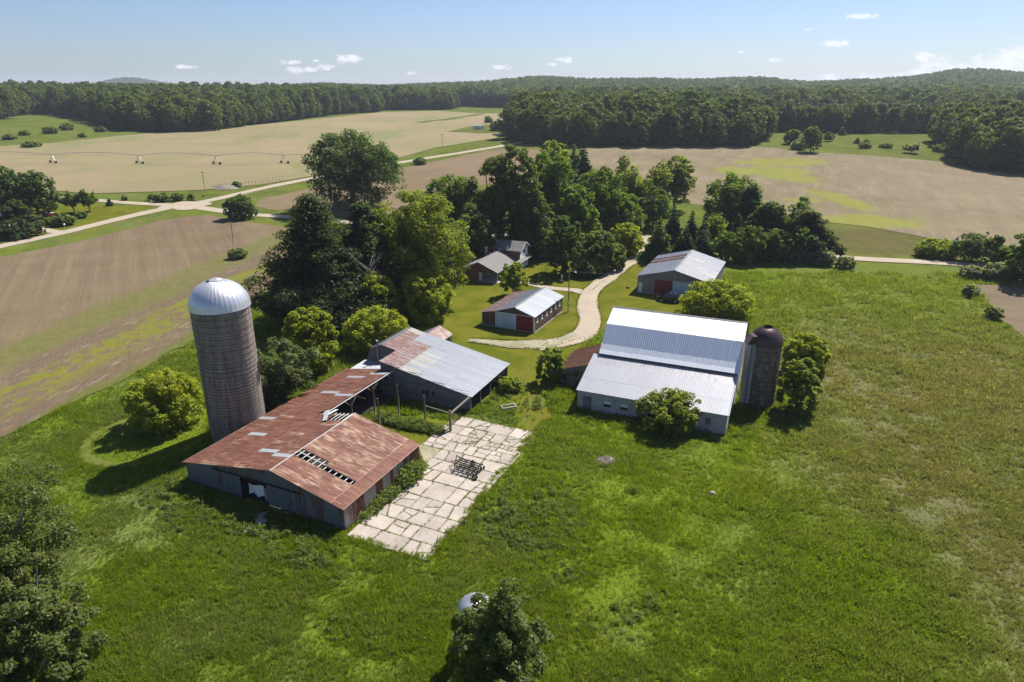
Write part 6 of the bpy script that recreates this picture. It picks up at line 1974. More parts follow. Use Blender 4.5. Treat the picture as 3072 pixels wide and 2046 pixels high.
B1O, B1A = (-36.4, 66.55), R(-24.5)
def local(o, a, pts):
    c, s = math.cos(a), math.sin(a)
    return [(o[0] + x * c - y * s, o[1] + x * s + y * c) for x, y in pts]
FOOT = [local(B1O, B1A, [(-.2, -.1), (21.7, -.1), (21.7, 14.2), (8.5, 14.2), (8.5, 29), (-.2, 29)]),
        local((-5.6, 84.2), R(-23.5), [(-19.8, 0), (.1, 0), (.1, 12.8), (-19.8, 12.8)]),
        local((-5.6, 84.2), R(-23.5), [(-20.2, .3), (-14, .3), (-14, 4.5), (-20.2, 4.5)]),
        local((9.03, 85.25), R(-23), [(-.1, -.1), (19.9, -.1), (19.9, 21.1), (-.1, 21.1)]),
        local((9.03, 85.25), R(-23), [(-5.7, 6.6), (.2, 6.6), (.2, 16.1), (-5.7, 16.1)]),
        local((-5.55, 120.55), R(-25.2), [(-.3, -.2), (10.8, -.2), (10.8, 14.1), (-.3, 14.1)]),
        local((27.05, 142.0), R(-24.2), [(-.2, -.2), (15.4, -.2), (15.4, 20.1), (-.2, 20.1)])]
PADW = local(B1O, B1A, [(22.2, -.2), (31.1, -.2), (31.2, 9.), (30.7, 15.), (30.8, 20.), (30.4, 26.3), (21, 27.1), (19.4, 22.5), (19.3, 17.5), (21.8, 14.5)])
def free(X, Y, lawn=True):
    ok = np.ones(len(X), bool)
    for f in FOOT + [PADW, F_LEFT, F_EDGE]:
        ok &= ~inside(X, Y, f)
    if lawn:
        ok &= ~inside(X, Y, LAWN) & ~inside(X, Y, YARD)
    ok &= np.hypot(X + 35.1, Y - 78.3) > 3.5
    ok &= np.hypot(X - 34.7, Y - 87.2) > 2.2
    ok &= np.hypot(X + 3.0, Y - 45.6) > 1.9
    for pl, w in ((DRIVE, 2.9), (DRIVE2, 2.2), (ROAD_B, 3.2), (SPUR, 1.2)):
        ok &= dist_line(X, Y, pl) > w
    return ok

def vnoise(x, y, s, seed):
    r = np.random.default_rng(seed); n = 0.
    for k in range(4):
        a = r.uniform(0, 6.28, 2); f = s * (1.6 ** k)
        n = n + np.sin(x * f * math.cos(a[0]) + y * f * math.sin(a[0]) + a[1] + 1.7 * np.sin(y * f * .7 + a[0])) / (1.3 ** k)
    return n / 2.6

def meadow():
    rng = np.random.default_rng(77)
    N0 = 260000
    # density follows distance so that the cover looks even
    Y = 33 + (rng.uniform(0, 1, N0) ** 1.35) * 125
    X = rng.uniform(-1, 1, N0) * (Y * .80 + 14)
    keep = (rng.uniform(0, 1, N0) < np.clip(70 / Y, .15, 1)) & (np.abs(X) < 115)
    X, Y = X[keep], Y[keep]
    ok = free(X, Y) & ~inside(X, Y, GROVE)
    ok &= ~((np.abs(dist_line(X, Y, TRACK) - .85) < .5) & (rng.uniform(0, 1, len(X)) < .9))
    X, Y = X[ok], Y[ok]
    v = vnoise(X, Y, .25, 3); v2 = vnoise(X, Y, .8, 9)
    S = np.clip(.66 + .45 * v + .32 * v2 + rng.normal(0, .16, len(X)), .25, 2.0) * np.clip(Y / 85, .8, 1.35)
    # mown ring round the silo tree and mown strip by the wing stay short
    short = (np.hypot(X + 46.5, Y - 77) < 7.4)
    S = np.where(short, S * .35, S)
    kinds = [tuft_mesh('grass_tuft', 15, .62, .40, .085, 40 + k, 'grass_blade', .6) for k in range(4)]
    scatter('meadow_grass', X, Y, S, rng.integers(0, 4, len(X)), kinds, 'tall rough meadow grass round the farm', .06)
    # leafy weeds, thicker in drifts and against the walls
    M0 = 30000
    Yw = 35 + rng.uniform(0, 1, M0) ** 1.3 * 95; Xw = rng.uniform(-1, 1, M0) * (Yw * .78 + 12)
    dr = vnoise(Xw, Yw, .16, 21) + .5 * vnoise(Xw, Yw, .5, 22)
    pit = -1.4 * np.hypot((Xw - 1.7) / 5.5, (Yw - 60.) / 6.5) + 1.9
    wallb = 1.3 - np.minimum(dist_line(Xw, Yw, local(B1O, B1A, [(-1, -3), (21, -4.5)])) / 3.4, 2)
    wallw = 1.2 - np.minimum(dist_line(Xw, Yw, local((9.03, 85.25), R(-23), [(0, -1.3), (20, -1.3), (21.8, 3)])) / 1.6, 2)
    weedyard = 1.5 - np.hypot((Xw + .5) / 4.2, (Yw - 86.2) / 4.5)
    dens = np.maximum.reduce([(dr - .50) * .7, pit, wallb, wallw, weedyard])
    ok = free(Xw, Yw, False) & (rng.uniform(0, 1, M0) < np.clip(dens * 1.1, 0, .62)) & ~(inside(Xw, Yw, LAWN) & (weedyard < .2))
    Xw, Yw, dens = Xw[ok], Yw[ok], dens[ok]
    S = np.clip(.28 + .34 * dens + rng.normal(0, .14, len(Xw)), .2, 1.0)
    wk = [weed_mesh('weed', .9, .62, 110, .14, 60 + k) for k in range(4)]
    scatter('weeds', Xw, Yw, S, rng.integers(0, 4, len(Xw)), wk, 'leafy weeds in drifts through the meadow and against the barn walls', .05)
    # nettles and saplings along the rusty side wall, grass in the yard strip and the slab joints
    c, s = math.cos(B1A), math.sin(B1A)
    def wld(u, v):
        return B1O[0] + u * c - v * s, B1O[1] + u * s + v * c
    u = 22.0 + np.abs(rng.normal(0, .28, 210)); v = np.concatenate([rng.uniform(1.5, 13.6, 60), rng.normal(10.8, 1.1, 90), rng.normal(6.2, 1.2, 60)])
    x1, y1 = wld(u, v)
    u2 = rng.normal(15.5, 3.0, 500); v2 = 21.9 - (u2 - 15.5) * -.02 + rng.normal(0, .45, 500)
    k2 = (u2 > 10) & (u2 < 20.3)
    x2, y2 = wld(u2[k2], v2[k2])
    xs, ys = np.concatenate([x1, x2]), np.concatenate([y1, y2])
    ss = np.concatenate([rng.uniform(.5, 1.5, len(x1)) * np.where(np.abs(v - 10.8) < 1.5, 1.25, .8), rng.uniform(.5, .95, len(x2))])
    scatter('wall_weeds', xs, ys, ss, rng.integers(0, 4, len(xs)), wk, 'tall green weeds along the rusty side wall and across the post yard', .04)
    ex, ey = [], []
    for pl, w0, w1, n in ((DRIVE[:11], 1.6, 2.2, 1900), (DRIVE[10:], 2.3, .8, 700), (DRIVE2, 1.5, 1.15, 500), (SPUR, 1.3, .8, 300)):
        P_ = np.array(pl); L_ = np.r_[0, np.cumsum(np.hypot(*np.diff(P_, axis=0).T))]
        u_ = rng.uniform(0, L_[-1], n); x_ = np.interp(u_, L_, P_[:, 0]); y_ = np.interp(u_, L_, P_[:, 1])
        dx_ = np.interp(u_ + .5, L_, P_[:, 0]) - x_; dy_ = np.interp(u_ + .5, L_, P_[:, 1]) - y_; l_ = np.hypot(dx_, dy_) + 1e-6
        o_ = rng.choice((-1, 1), n) * (w0 + (w1 - w0) * u_ / L_[-1] + np.abs(rng.normal(0, .28, n)) - .2)
        ex += list(x_ + dy_ / l_ * o_); ey += list(y_ - dx_ / l_ * o_)
    ek = [tuft_mesh('edge_tuft', 22, .40, .50, .06, 90 + k, 'lawn_blade', .7) for k in range(3)]
    scatter('edge_grass', np.array(ex), np.array(ey), rng.uniform(.12, .36, len(ex)), rng.integers(0, 3, len(ex)), ek, 'ragged grass along the edges of the gravel drive', -.01)
    gx, gy, gs = [], [], []
    for (a, b) in SLAB_EDGES:
        L = np.hypot(*(b - a)); n = int(L * rng.uniform(3.0, 14.0) * (rng.uniform(0, 1) < .85))
        q = a + (b - a) * rng.uniform(0, 1, (n, 1)) + rng.normal(0, .035, (n, 2))
        gx += list(q[:, 0]); gy += list(q[:, 1]); gs += list(rng.uniform(.12, .36, n) * (1 + .8 * (rng.uniform(0, 1, n) < .06)))
    gx, gy = wld(np.array(gx), np.array(gy))
    jk = [tuft_mesh('joint_tuft', 14, .42, .30, .05, 80 + k, 'grass_blade', .7) for k in range(3)]
    scatter('joint_grass', gx, gy, np.array(gs), rng.integers(0, 3, len(gx)), jk, 'grass and moss growing along the joints of the concrete yard', -.01)
meadow()

# ================================================================ THINGS IN THE YARD
def posts():
    top = {'post1': 4.5, 'post2': 4.0, 'post3': 3.95, 'post4': 2.95, 'post5': 3.8}
    lab = {'post1': 'tall bare pole nearest the grey barn wall in the post yard', 'post2': 'bare pole nearest the rusty gable in the post yard', 'post3': 'middle bare pole joined by a rail to the thick corner post',
           'post4': 'thick corner post at the edge of the concrete yard', 'post5': 'bare pole closest to the open wing'}
    for k, h in top.items():
        x, y, z = PTS[k]
        r = .12 if k != 'post4' else .17
        o = MB().tube([(0, 0, -.2), (random.uniform(-.06, .06), 0, h * .5), (random.uniform(-.12, .12), 0, h)], [r * 1.1, r, r * .85], 8).build('wooden_post', MATS['wood_post'], None, True)
        o.location = (x, y, 0); tag(o, lab[k], 'post')
    p3, p4 = PTS['post3'], PTS['post4']
    o = MB().tube([(p3[0], p3[1], 2.45), (p4[0], p4[1], 2.55), (p4[0] + .9, p4[1] - .6, 2.6)], .06, 6).build('rail', MATS['wood_weather'], None, True)
    tag(o, 'thin grey rail from the middle pole to the thick corner post', 'rail')
    o = MB().beam((p4[0] + .05, p4[1] + .1, 2.45), (-5.7, 84.0, 2.35), .12, .26).build('beam', MATS['wood_weather'])
    tag(o, 'pale plank beam from the thick corner post up to the grey barn', 'beam')
    o = MB().beam((-12.0, 71.6, .1), (-11.2, 72.4, .9), .07).build('plank', MATS['wood_white'])
    tag(o, 'short pale board sticking up behind the rusty barn corner', 'board')
posts()

def cultivator():
    t = thing('cultivator', 'rusty dark field cultivator with a yellow wheel on the concrete yard', 'implement', (-5.1, 69.0, .05), R(-30))
    m = MATS['black_iron']
    t.scale = (.92, .92, .92)
    for y in (-.9, -.45, 0., .45, .9):
        MB().beam((-1.5, y, .75), (1.7, y, .75), .11, .11).build('toolbar', m, t)
    for x in (-1.4, -.5, .5, 1.5):
        MB().beam((x, -1.0, .86), (x, 1.0, .86), .09, .09).build('cross_bar', m, t)
    MB().tube([(-1.5, -.6, .8), (-1.7, 0, 1.65), (-1.5, .6, .8)], .06, 5).tube([(-1.7, 0, 1.62), (.8, 0, .9)], .045, 5).build('hitch_mast', m, t)
    MB().tube([(-1.5, .5, .75), (-2.6, .1, .45), (-2.6, -.1, .45), (-1.5, -.5, .75)], .055, 5).build('drawbar', m, t)
    k = 0
    for y in (-.9, -.45, 0., .45, .9):
        for q in range(5):
            x = -1.3 + q * .68 + (.2 if y == 0 else 0)
            pts = [(x, y, .75), (x + .1, y - .18, .95), (x + .15, y - .42, .75), (x + .05, y - .42, .3), (x - .1, y - .25, .06)]
            MB().tube(pts, [.05, .05, .045, .04, .04], 4).build('tine', m, t)
    for q in range(6):
        MB().cyl((1.55 + .12 * (q % 2), -1.2 + q * .45, .28), .27, .03, 'x', 14).build('disc', m, t)
    for (x, y, mm) in ((1.95, -1.35, 'yellow_paint'), (-.2, 1.35, 'black_iron')):
        w = MB().cyl((x, y, .32), .33, .2, 'y', 18).build('wheel', MATS['rubber'], t, True)
        MB().cyl((x, y - .03, .32), .21, .2, 'y', 16).build('rim', MATS[mm], w, True)
        MB().cyl((x, y - .05, .32), .05, .22, 'y', 8).build('hub', MATS['black_iron'], w, True)
    MB().beam((1.6, -.9, .7), (1.95, -1.2, .35), .08).build('wheel_arm', m, t)
    MB().beam((-.2, .9, .7), (-.2, 1.25, .35), .08).build('wheel_arm', m, t)
cultivator()

def suv():
    t = thing('suv', 'black sport utility car parked on the grass before the large grey shed', 'car', (32.6, 135.4, 0), R(-22))
    P = MATS['car_paint']
    side = [(-2.35, .42), (2.3, .38), (2.38, .62), (2.33, .88), (1.75, 1.06), (-2.2, 1.02), (-2.38, .72)]     # front at -x
    side = [(-2.35, .40), (2.30, .42), (2.36, .70), (2.30, 1.08), (-1.35, 1.06), (-2.15, .95), (-2.36, .72)]
    b = MB()
    for (y, s) in ((-.94, .0), (-.98, 1), (.98, 1), (.94, 0)):
        pass
    prof = lambda y, k: [(x * k + (0), y, z if k == 1 else .42 + (z - .42) * .97) for x, z in side]
    rings = [prof(-.97, .985), prof(-.99, 1), prof(.99, 1), prof(.97, .985)]
    n = len(side); V = [p for r in rings for p in r]; F = [tuple(reversed(range(n))), tuple(range(3 * n, 4 * n))]
    for k in range(3):
        for i in range(n):
            j = (i + 1) % n
            F.append((k * n + i, k * n + j, (k + 1) * n + j, (k + 1) * n + i))
    body = obj('body', raw_mesh('body', V, F, [P]), t)
    cab = [(-1.30, 1.05), (-.55, 1.66), (.2, 1.74), (1.75, 1.70), (2.22, 1.07)]
    n = len(cab); V, F = [], []
    for (y, tp) in ((-.96, 0), (.96, 0)):
        for (x, z) in cab:
            V.append((x, y * (1 - .16 * max(0, (z - 1.06) / .68)), z))
    F = [tuple(range(n)), tuple(reversed(range(n, 2 * n)))] + [(i + 1, i, n + i, n + i + 1) for i in range(n - 1)]
    obj('cabin', raw_mesh('cabin', V, F, [P]), t)
    def sidewin(x0, x1, x2, x3, s):
        yb, yt = .965 * s, .845 * s
        return [(x0, yb, 1.12), (x1, yb, 1.12), (x2, yt, 1.60), (x3, yt, 1.60)]
    for s in (-1, 1):
        for q in ((-1.02, -.18, -.22, -.48), (-.1, .78, .76, -.12), (.86, 1.85, 1.6, .84)):
            MB().face(sidewin(*q, s)).build('side_window', MATS['glass_dark'], t)
    MB().face([(-1.29, -.86, 1.12), (-1.29, .86, 1.12), (-.60, .78, 1.63), (-.60, -.78, 1.63)]).build('windscreen', MATS['glass_dark'], t).location = (-.02, 0, .02)
    MB().face([(2.21, -.84, 1.14), (2.21, .84, 1.14), (1.84, .76, 1.62), (1.84, -.76, 1.62)]).build('rear_window', MATS['glass_dark'], t).location = (.02, 0, .02)
    for s in (-1, 1):
        MB().tube([(-.4, .74 * s, 1.74), (-.3, .74 * s, 1.82), (1.5, .74 * s, 1.80), (1.65, .74 * s, 1.72)], .028, 5).build('roof_rail', MATS['chrome'], t)
        MB().box(-2.37, -2.28, .55 * s - .22, .55 * s + .22, .70, .86).build('headlight', MATS['chrome'], t)
        MB().box(2.28, 2.37, .78 * s - .12, .78 * s + .12, .75, 1.02).build('tail_light', MATS['red_paint'], t)
        MB().box(-1.05, -.9, .98 * s - .02, 1.14 * s, 1.08, 1.2).build('mirror', P, t)
        for x in (-1.45, 1.42):
            w = MB().cyl((x, .90 * s, .36), .36, .24, 'y', 22).build('wheel', MATS['rubber'], t, True)
            MB().cyl((x, 1.0 * s, .36), .23, .07, 'y', 16).build('rim', MATS['chrome'], w, True)
        for k in (-.14, .82):
            MB().box(k - .1, k + .1, .99 * s - .012, .99 * s + .018, .92, .95).build('door_handle', MATS['chrome'], t)
    MB().box(.2, .28, -.7, .7, 1.78, 1.82).build('roof_bar', MATS['chrome'], t)
    MB().box(1.1, 1.18, -.7, .7, 1.78, 1.82).build('roof_bar', MATS['chrome'], t)
    MB().box(-2.40, -2.30, -.85, .85, .42, .60).build('bumper', MATS['rubber'], t)
suv()

def small_bin():
    t = thing('grain_bin', 'small silver ribbed bin dome showing behind the foreground tree', 'bin', (-3.0, 45.6, 0))
    r, h, dh = 1.5, .9, 1.1
    for k in range(3):
        MB().tube([(0, 0, k * h / 3), (0, 0, (k + .5) * h / 3), (0, 0, (k + 1) * h / 3)], [r, r + .02, r], 36, False).build('wall_ring', MATS['steel'], t, True)
    ng = 26
    for g in range(ng):
        a0, a1 = 2 * math.pi * g / ng, 2 * math.pi * (g + 1) / ng
        V, F = [], []
        for k in range(9):
            a = k / 8 * math.pi / 2 * .83
            rr, z = (r + .06) * math.cos(a), h + dh * math.sin(a)
            for (aa, s) in ((a0, .03), (a0 + (a1 - a0) * .2, 0), (a1, 0)):
                V.append(((rr + s) * math.cos(aa), (rr + s) * math.sin(aa), z + s))
        for k in range(8):
            F += [(3 * k, 3 * k + 1, 3 * k + 4, 3 * k + 3), (3 * k + 1, 3 * k + 2, 3 * k + 5, 3 * k + 4)]
        obj('dome_gore', raw_mesh('dome_gore', V, F, [MATS['dome_white']], True), t)
    MB().tube([(0, 0, h + dh * .93), (0, 0, h + dh * 1.06)], .42, 18, False).build('hatch_collar', MATS['steel'], t, True)
small_bin()

def heap(name, label, cat, x, y, r, h, m, n, seed, lmin=.5, lmax=1.3):
    rl = random.Random(seed)
    t = thing(name, label, cat, (x, y, tz(x, y)))
    V, F = [(0, 0, h * .7)], []
    k = 14
    for q in (.45, .8, 1.0):
        for i in range(k):
            a = 2 * math.pi * i / k; f = q * rl.uniform(.85, 1.1)
            V.append((r * f * math.cos(a), r * .8 * f * math.sin(a), h * .7 * (1 - q ** 1.5) + (rl.uniform(-.06, .06) if q < 1 else -.05)))
    for i in range(k):
        F.append((0, 1 + i, 1 + (i + 1) % k))
        for q in range(2):
            a = 1 + q * k; F.append((a + i, a + k + i, a + k + (i + 1) % k, a + (i + 1) % k))
    obj('mound', raw_mesh('mound', V, F, [MATS[m]], True), t)
    b = MB()
    for i in range(n):
        a = rl.uniform(0, 6.28); d = r * math.sqrt(rl.random()) * .85; z = h * .7 * (1 - (d / r) ** 1.5) + .05
        l = rl.uniform(lmin, lmax); a2 = rl.uniform(0, 6.28)
        c = (d * math.cos(a), d * .8 * math.sin(a), z)
        e = (c[0] + l * math.cos(a2), c[1] + l * math.sin(a2), max(.02, z + rl.uniform(-.3, .25)))
        b.tube([c, e], [.035, .02], 4, False)
    b.build('sticks', MATS[m], t, kind='stuff')
heap('brush_heap', 'pale heap of dry stalks in the meadow in front of the white barn', 'heap', 11.2, 71.0, 1.35, .55, 'wood_weather', 150, 5, .2, .55)
heap('brush_heap', 'grey brush pile on the verge at the tan field corner', 'heap', -117.5, 285.5, 5.5, 2.2, 'wood_weather', 120, 6, 1.5, 4.)

t = thing('trough', 'weathered concrete trough sunk in the weeds beside the grey barn', 'trough', (-.5, 84.9, 0), R(20))
MB().box(-1.0, 1.0, -.55, -.42, 0, .55).build('long_side', MATS['concrete_block'], t)
MB().box(-1.0, 1.0, .42, .55, 0, .55).build('long_side', MATS['concrete_block'], t)
MB().box(-1.0, -.87, -.42, .42, 0, .55).build('end_side', MATS['concrete_block'], t)
MB().box(.87, 1.0, -.42, .42, 0, .55).build('end_side', MATS['concrete_block'], t)
MB().box(-.87, .87, -.42, .42, 0, .3).build('fill', MATS['wood_weather'], t)

def pole(name, label, x, y, h, lamp=False, arm=True, lean=0., m='wood_post', r=.13):
    z = tz(x, y)
    t = thing(name, label, 'pole', (x, y, z))
    t.rotation_euler = (0, lean, 0)
    MB().tube([(0, 0, -.3), (0, 0, h)], [r, r * .7], 8).build('shaft', MATS[m], t, True)
    if arm:
        MB().box(-1.15, 1.15, -.06, .06, h - .55, h - .42).build('cross_arm', MATS[m], t)
        for q in (-1.0, -.35, .35, 1.0):
            MB().cyl((q, 0, h - .36), .06, .16, 'z', 8).build('insulator', MATS['chrome'], t)
    if lamp:
        MB().tube([(0, 0, h - .5), (.6, -.25, h - .25), (1.1, -.4, h - .3)], .035, 5).build('lamp_arm', MATS['steel'], t)
        MB().tube([(1.1, -.4, h - .5), (1.1, -.4, h - .25)], [.24, .10], 12).build('lamp_head', MATS['white_paint'], t, True)
        box(t, 'meter_box', -.22, .22, -.36, -.13, 1.3, 1.9, 'steel')
        MB().tube([(.16, -.1, .0), (.16, -.1, 1.4)], .04, 5).build('conduit', MATS['steel'], t)
    return t
pole('yard_pole', 'brown yard pole with lamp and meter box beside the brown shed', 11.1, 128.3, 8.6, True, False)
pole('utility_pole', 'utility pole with cross arm by the crossroads brush pile', -124.4, 280.4, 7.6)
pole('utility_pole', 'pale leaning pole standing in the bare brown left field', -75.7, 182.8, 7.1, False, True, .03, 'wood_weather')
pole('utility_pole', 'distant utility pole on the far edge of the middle gravel road', -40.6, 412.7, 7.4)
pole('utility_pole', 'most distant utility pole, just left of the dark middle wood', -7.8, 457.0, 7.4)
pole('utility_pole', 'utility pole half hidden in the grove left of the pale olive tree', 38.5, 214.0, 10.5)
pole('utility_pole', 'utility pole hidden in the grove above the brown house', 3.0, 186.0, 9.5)
def wire(label, p, q, sag=.6, r=.02):
    p = np.array(p, float); q = np.array(q, float)
    pts = [tuple(p + (q - p) * t - np.array((0, 0, sag * 4 * t * (1 - t)))) for t in np.linspace(0, 1, 13)]
    o = MB().tube(pts, r, 4, False).build('wire', MATS['wire'])
    tag(o, label, 'wire', 'overhead wires')
wire('service wire from the yard pole to the large grey shed gable', (11.1, 128.3, 8.2), (33.5, 138.9, 5.2), .5)
wire('service wire from the yard pole down to the brown shed', (11.1, 128.3, 8.0), (6.3, 127.5, 4.4), .15)
for k in range(2):
    wire(['left', 'right'][k] + ' one of the two wires crossing the grove above the drive shrubs', (38.5 - 1. + 2 * k, 214, tz(38, 214) + 10.0), (11.1, 128.3, 8.4 - .5 * k), .9, .007)
wire('wire strung from the grove pole toward the house pole', (37.5, 214, tz(38, 214) + 9.9), (3.0, 186, 9.0), 1.2, .022)

# flag, garden ornament, swing
t = thing('flag_pole', 'small garden flag on a short pole behind the brown shed', 'flag', (2.9, 144.6, 0))
MB().tube([(0, 0, 0), (0, 0, 2.6)], .03, 6).build('pole', MATS['steel'], t)
for k in range(5):
    V, F = [], []
    for i in range(5):
        for z in (1.1 + .28 * k, 1.1 + .28 * (k + 1)):
            V.append((.03 + .13 * i, .10 * math.sin(i * 1.3), z))
    for i in range(4):
        F.append((2 * i, 2 * i + 2, 2 * i + 3, 2 * i + 1))
    obj('flag_stripe', raw_mesh('flag_stripe', V, F, [MATS['red_paint' if k % 2 == 0 else 'white_paint']], True), t)
t = thing('garden_ornament', 'small white lawn ornament in the shade of the lawn maple', 'ornament', (11.4, 151.0, 0))
MB().tube([(0, 0, 0), (0, 0, .15), (0, 0, .7), (0, 0, 1.0), (0, 0, 1.3)], [.30, .12, .10, .30, .05], 12).build('figure', MATS['white_paint'], t, True)
MB().tube([(0, 0, 1.25), (0, 0, 1.5), (0, 0, 1.6)], [.10, .12, .02], 10).build('finial', MATS['white_paint'], t, True)
t = thing('swing_frame', 'thin swing frame on the lawn left of the lawn maple trunk', 'swing', (8.3, 158.7, 0))
for s in (-1, 1):
    MB().tube([(-.5, .8 * s, 0), (0, .8 * s, 2.3), (.5, .8 * s, 0)], .03, 5, False).build('leg', MATS['black_iron'], t)
MB().tube([(0, -.8, 2.3), (0, .8, 2.3)], .03, 5).build('top_bar', MATS['black_iron'], t)
for s in (-1, 1):
    MB().tube([(0, .3 * s, 2.3), (0, .3 * s, .55)], .012, 4, False).build('rope', MATS['wire'], t)
MB().box(-.12, .12, -.35, .35, .5, .55).build('seat', MATS['wood_weather'], t)
V = [(math.cos(a) * rr * .45, math.sin(a) * rr * .35, z) for (rr, z) in ((1, -.05), (1.05, .15), (.6, .36)) for a in np.linspace(0, 6.283, 9)[:-1]]
F = [(q * 8 + i, q * 8 + (i + 1) % 8, q * 8 + 8 + (i + 1) % 8, q * 8 + 8 + i) for q in range(2) for i in range(8)] + [tuple(16 + i for i in range(8))]
o = obj('boulder', raw_mesh('boulder', V, F, [MATS['brown_stave']]), loc=(25.6, 145.1, 0)); tag(o, 'small dark boulder on the lawn between the drive and the large shed', 'rock')
V = [(math.cos(a) * rr * .4, math.sin(a) * rr * .3, z) for (rr, z) in ((1, -.05), (1.05, .2), (.6, .42)) for a in np.linspace(0, 6.283, 9)[:-1]]
o = obj('boulder', raw_mesh('boulder', V, F, [MATS['slab_concrete']]), loc=(21.9, 63.9, 0)); tag(o, 'pale stone lying in the meadow right of the stalk heap', 'rock')

# signs, mailbox, boat, camper, fence, irrigation line
def sign(name, label, x, y, h, red):
    t = thing(name, label, 'sign', (x, y, tz(x, y)))
    MB().tube([(0, 0, -.1), (0, 0, h)], .04, 5).build('post', MATS['steel'], t)
    pts = [(.42 * math.cos(R(22.5 + 45 * k)), h - .25 + .42 * math.sin(R(22.5 + 45 * k))) for k in range(8)] if red else [(-.35, h - .5), (.35, h - .5), (.35, h), (-.35, h)]
    MB().prism(pts, 'y', -.06, -.04).build('plate', MATS['sign_red' if red else 'white_paint'], t)
sign('stop_sign', 'red octagonal sign on the far corner of the crossroads', -114.1, 254.7, 2.6, True)
sign('road_sign', 'small pale sign on the left corner of the crossroads', -129.7, 247.5, 2.4, False)
t = thing('mailbox', 'white mailbox by the road near the wide shrub', 'mailbox', (-139.0, 211.0, tz(-139, 211)))
MB().box(-.05, .05, -.05, .05, 0, 1.1).build('post', MATS['wood_weather'], t)
MB().prism([(-.15, 1.1), (.15, 1.1), (.15, 1.3)] + [(.15 * math.cos(R(a)), 1.3 + .15 * math.sin(R(a))) for a in (30, 60, 90, 120, 150)] + [(-.15, 1.3)], 'y', -.3, .3).build('box', MATS['white_paint'], t)

def boat():
    t = thing('motorboat', 'red and white motorboat on a trailer under the dark trees at left', 'boat', (-153.3, 225.4, tz(-153, 225)), R(-12))
    V, F = [], []
    st = [(-3.0, 1.1, .75, 1.9), (-1.0, 1.2, .7, 1.95), (1.2, 1.05, .75, 2.05), (2.4, .6, .95, 2.15), (3.2, .04, 1.7, 2.25)]
    for (x, w, zb, zt) in st:
        V += [(x, -w, zt), (x, -w * .9, (zb + zt) / 2), (x, 0, zb), (x, w * .9, (zb + zt) / 2), (x, w, zt)]
    for i in range(4):
        for k in range(4):
            a = i * 5 + k
            F.append((a, a + 5, a + 6, a + 1))
    F.append((0, 1, 2, 3, 4))
    obj('hull', raw_mesh('hull', V, F, [MATS['red_paint']], True), t)
    V2 = [(v[0], v[1] * 1.02, v[2] + .03) for i, v in enumerate(V) if i % 5 in (0, 4)]
    obj('deck', raw_mesh('deck', V2, [(2 * i, 2 * i + 2, 2 * i + 3, 2 * i + 1) for i in range(4)], [MATS['white_paint']]), t)
    MB().prism([(-1.2, 2.05), (1.3, 2.1), (.6, 2.7), (-1.0, 2.75)], 'y', -.8, .8).build('cuddy', MATS['white_paint'], t)
    MB().face([(1.32, -.75, 2.14), (1.32, .75, 2.14), (.66, .7, 2.66), (.66, -.7, 2.66)]).build('windscreen', MATS['glass_dark'], t).location = (.02, 0, .02)
    MB().box(-3.4, -3.0, -.3, .3, 1.2, 2.4).build('outboard_motor', MATS['black_iron'], t)
    MB().box(-2.6, 3.6, -.06, .06, .5, .62).build('trailer_beam', MATS['steel'], t)
    for s in (-1, 1):
        MB().cyl((-.9, s * 1.05, .33), .33, .2, 'y', 14).build('trailer_wheel', MATS['rubber'], t, True)
boat()
def camper():
    t = thing('camper', 'white camper trailer on the grass beyond the tan field', 'camper', (-24.8, 528.5, tz(-25, 528)), R(6))
    MB().prism([(-4.2, .6), (4.0, .6), (4.4, 1.6), (4.2, 3.2), (-4.2, 3.2), (-4.5, 1.8)], 'y', -1.2, 1.2).build('body', MATS['white_paint'], t)
    MB().box(-4.3, 4.3, -1.22, 1.22, 1.05, 1.3).build('stripe', MATS['steel'], t)
    for x in (-3.0, -1.0, 2.4):
        MB().box(x, x + 1.0, -1.24, -1.2, 1.8, 2.5).build('window', MATS['glass_dark'], t)
    MB().box(.6, 1.3, -1.24, -1.2, .75, 2.7).build('door', MATS['trim_white'], t)
    for x in (-.6, .5):
        MB().cyl((x, -1.1, .38), .38, .25, 'y', 14).build('wheel', MATS['rubber'], t, True)
        MB().cyl((x, 1.1, .38), .38, .25, 'y', 14).build('wheel', MATS['rubber'], t, True)
camper()
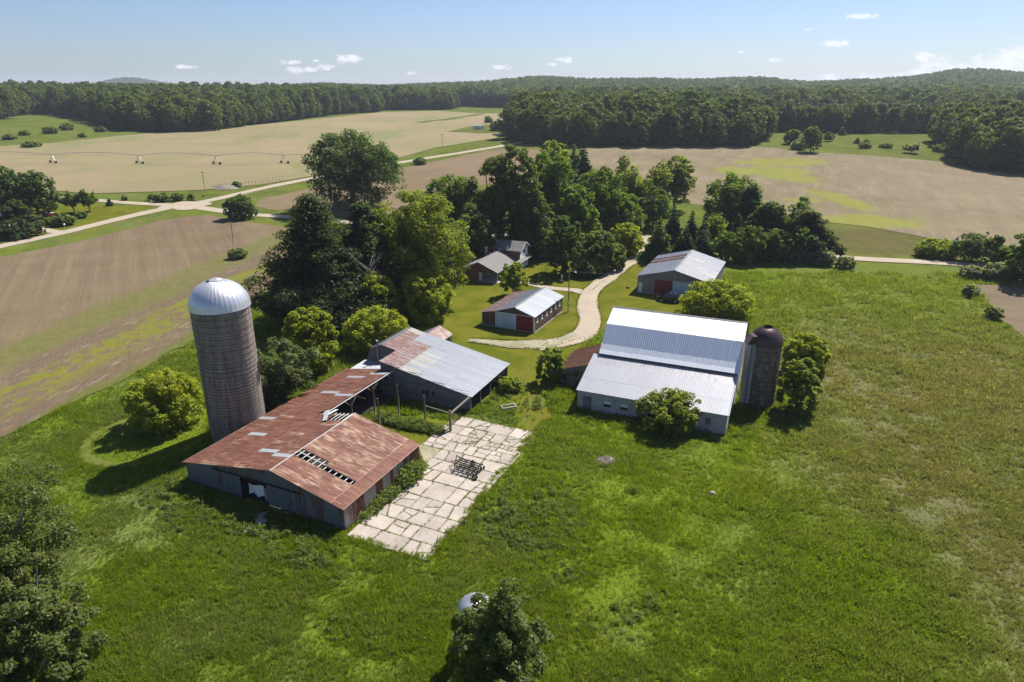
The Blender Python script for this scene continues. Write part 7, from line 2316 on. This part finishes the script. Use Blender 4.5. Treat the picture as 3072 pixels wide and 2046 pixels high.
def fence():
    t = thing('wire_fence', 'short wire fence on the verge by the tan field corner', 'fence', (0, 0, 0))
    a, b = np.array(PTS['fence_a']), np.array(PTS['fence_b'])
    pts = [a + (b - a) * k / 4 for k in range(-3, 9)]
    for p in pts:
        z = tz(p[0], p[1]); MB().tube([(p[0], p[1], z - .2), (p[0], p[1], z + 2.0)], .06, 5).build('post', MATS['wood_post'], t)
    for h in (.5, 1.0, 1.5, 1.95):
        MB().tube([(p[0], p[1], tz(p[0], p[1]) + h) for p in pts], .014, 3, False).build('wire', MATS['wire'], t)
fence()
def pivot():
    t = thing('irrigation_line', 'long centre-pivot irrigation line on wheeled towers across the tan field', 'irrigator', (0, 0, 0))
    T = [(-330.0, 360.0), (-279.0, 359.0)] + [(p[0], p[1]) for p in PIVOT]
    top = 4.1
    tops = []
    for i, (x, y) in enumerate(T):
        z = tz(x, y)
        tops.append((x, y, z + top))
        for s in (-1, 1):
            MB().tube([(x - .1, y, z + top), (x + 2.1 * s, y - 1.2 * s, z + .75)], .08, 5).build('tower_leg', MATS['steel'], t)
            MB().tube([(x + .1, y + .3, z + top), (x + 2.1 * s, y - 1.2 * s, z + .75)], .07, 5).build('tower_leg', MATS['steel'], t)
            w = MB().cyl((x + 2.1 * s, y - 1.2 * s, z + .65), .66, .35, 'y', 14).build('wheel', MATS['rubber'], t, True)
            MB().cyl((x + 2.1 * s, y - 1.2 * s, z + .65), .32, .38, 'y', 10).build('rim', MATS['steel'], w, True)
        MB().beam((x - 2.1, y + 1.2, z + .75), (x + 2.1, y - 1.2, z + .75), .16).build('base_beam', MATS['steel'], t)
    tops.append((-97., 352.5, tz(-97, 352.5) + top + .5))
    for k, (p, q) in enumerate(zip(tops[:-1], tops[1:])):
        p = np.array(p); q = np.array(q); L = np.linalg.norm(q - p)
        bow = 1.3 if k < len(tops) - 2 else 0.
        f = lambda s: p + (q - p) * s + np.array((0, 0, bow * 4 * s * (1 - s)))
        sp = MB().tube([tuple(f(s)) for s in np.linspace(0, 1, 15)], .13, 6, False).build('pipe_span', MATS['steel'], t, True)
        if bow:
            MB().tube([tuple(f(s) - np.array((0, 0, .15 + 1.0 * math.sin(math.pi * s)))) for s in np.linspace(0, 1, 9)], .035, 4, False).build('truss_rod', MATS['steel'], sp)
        n = int(L / 6)
        for s in range(1, n):
            c = f(s / n)
            MB().tube([tuple(c), tuple(c - np.array((0, 0, 1.6)))], .03, 3, False).build('drop_hose', MATS['wire'], sp)
pivot()
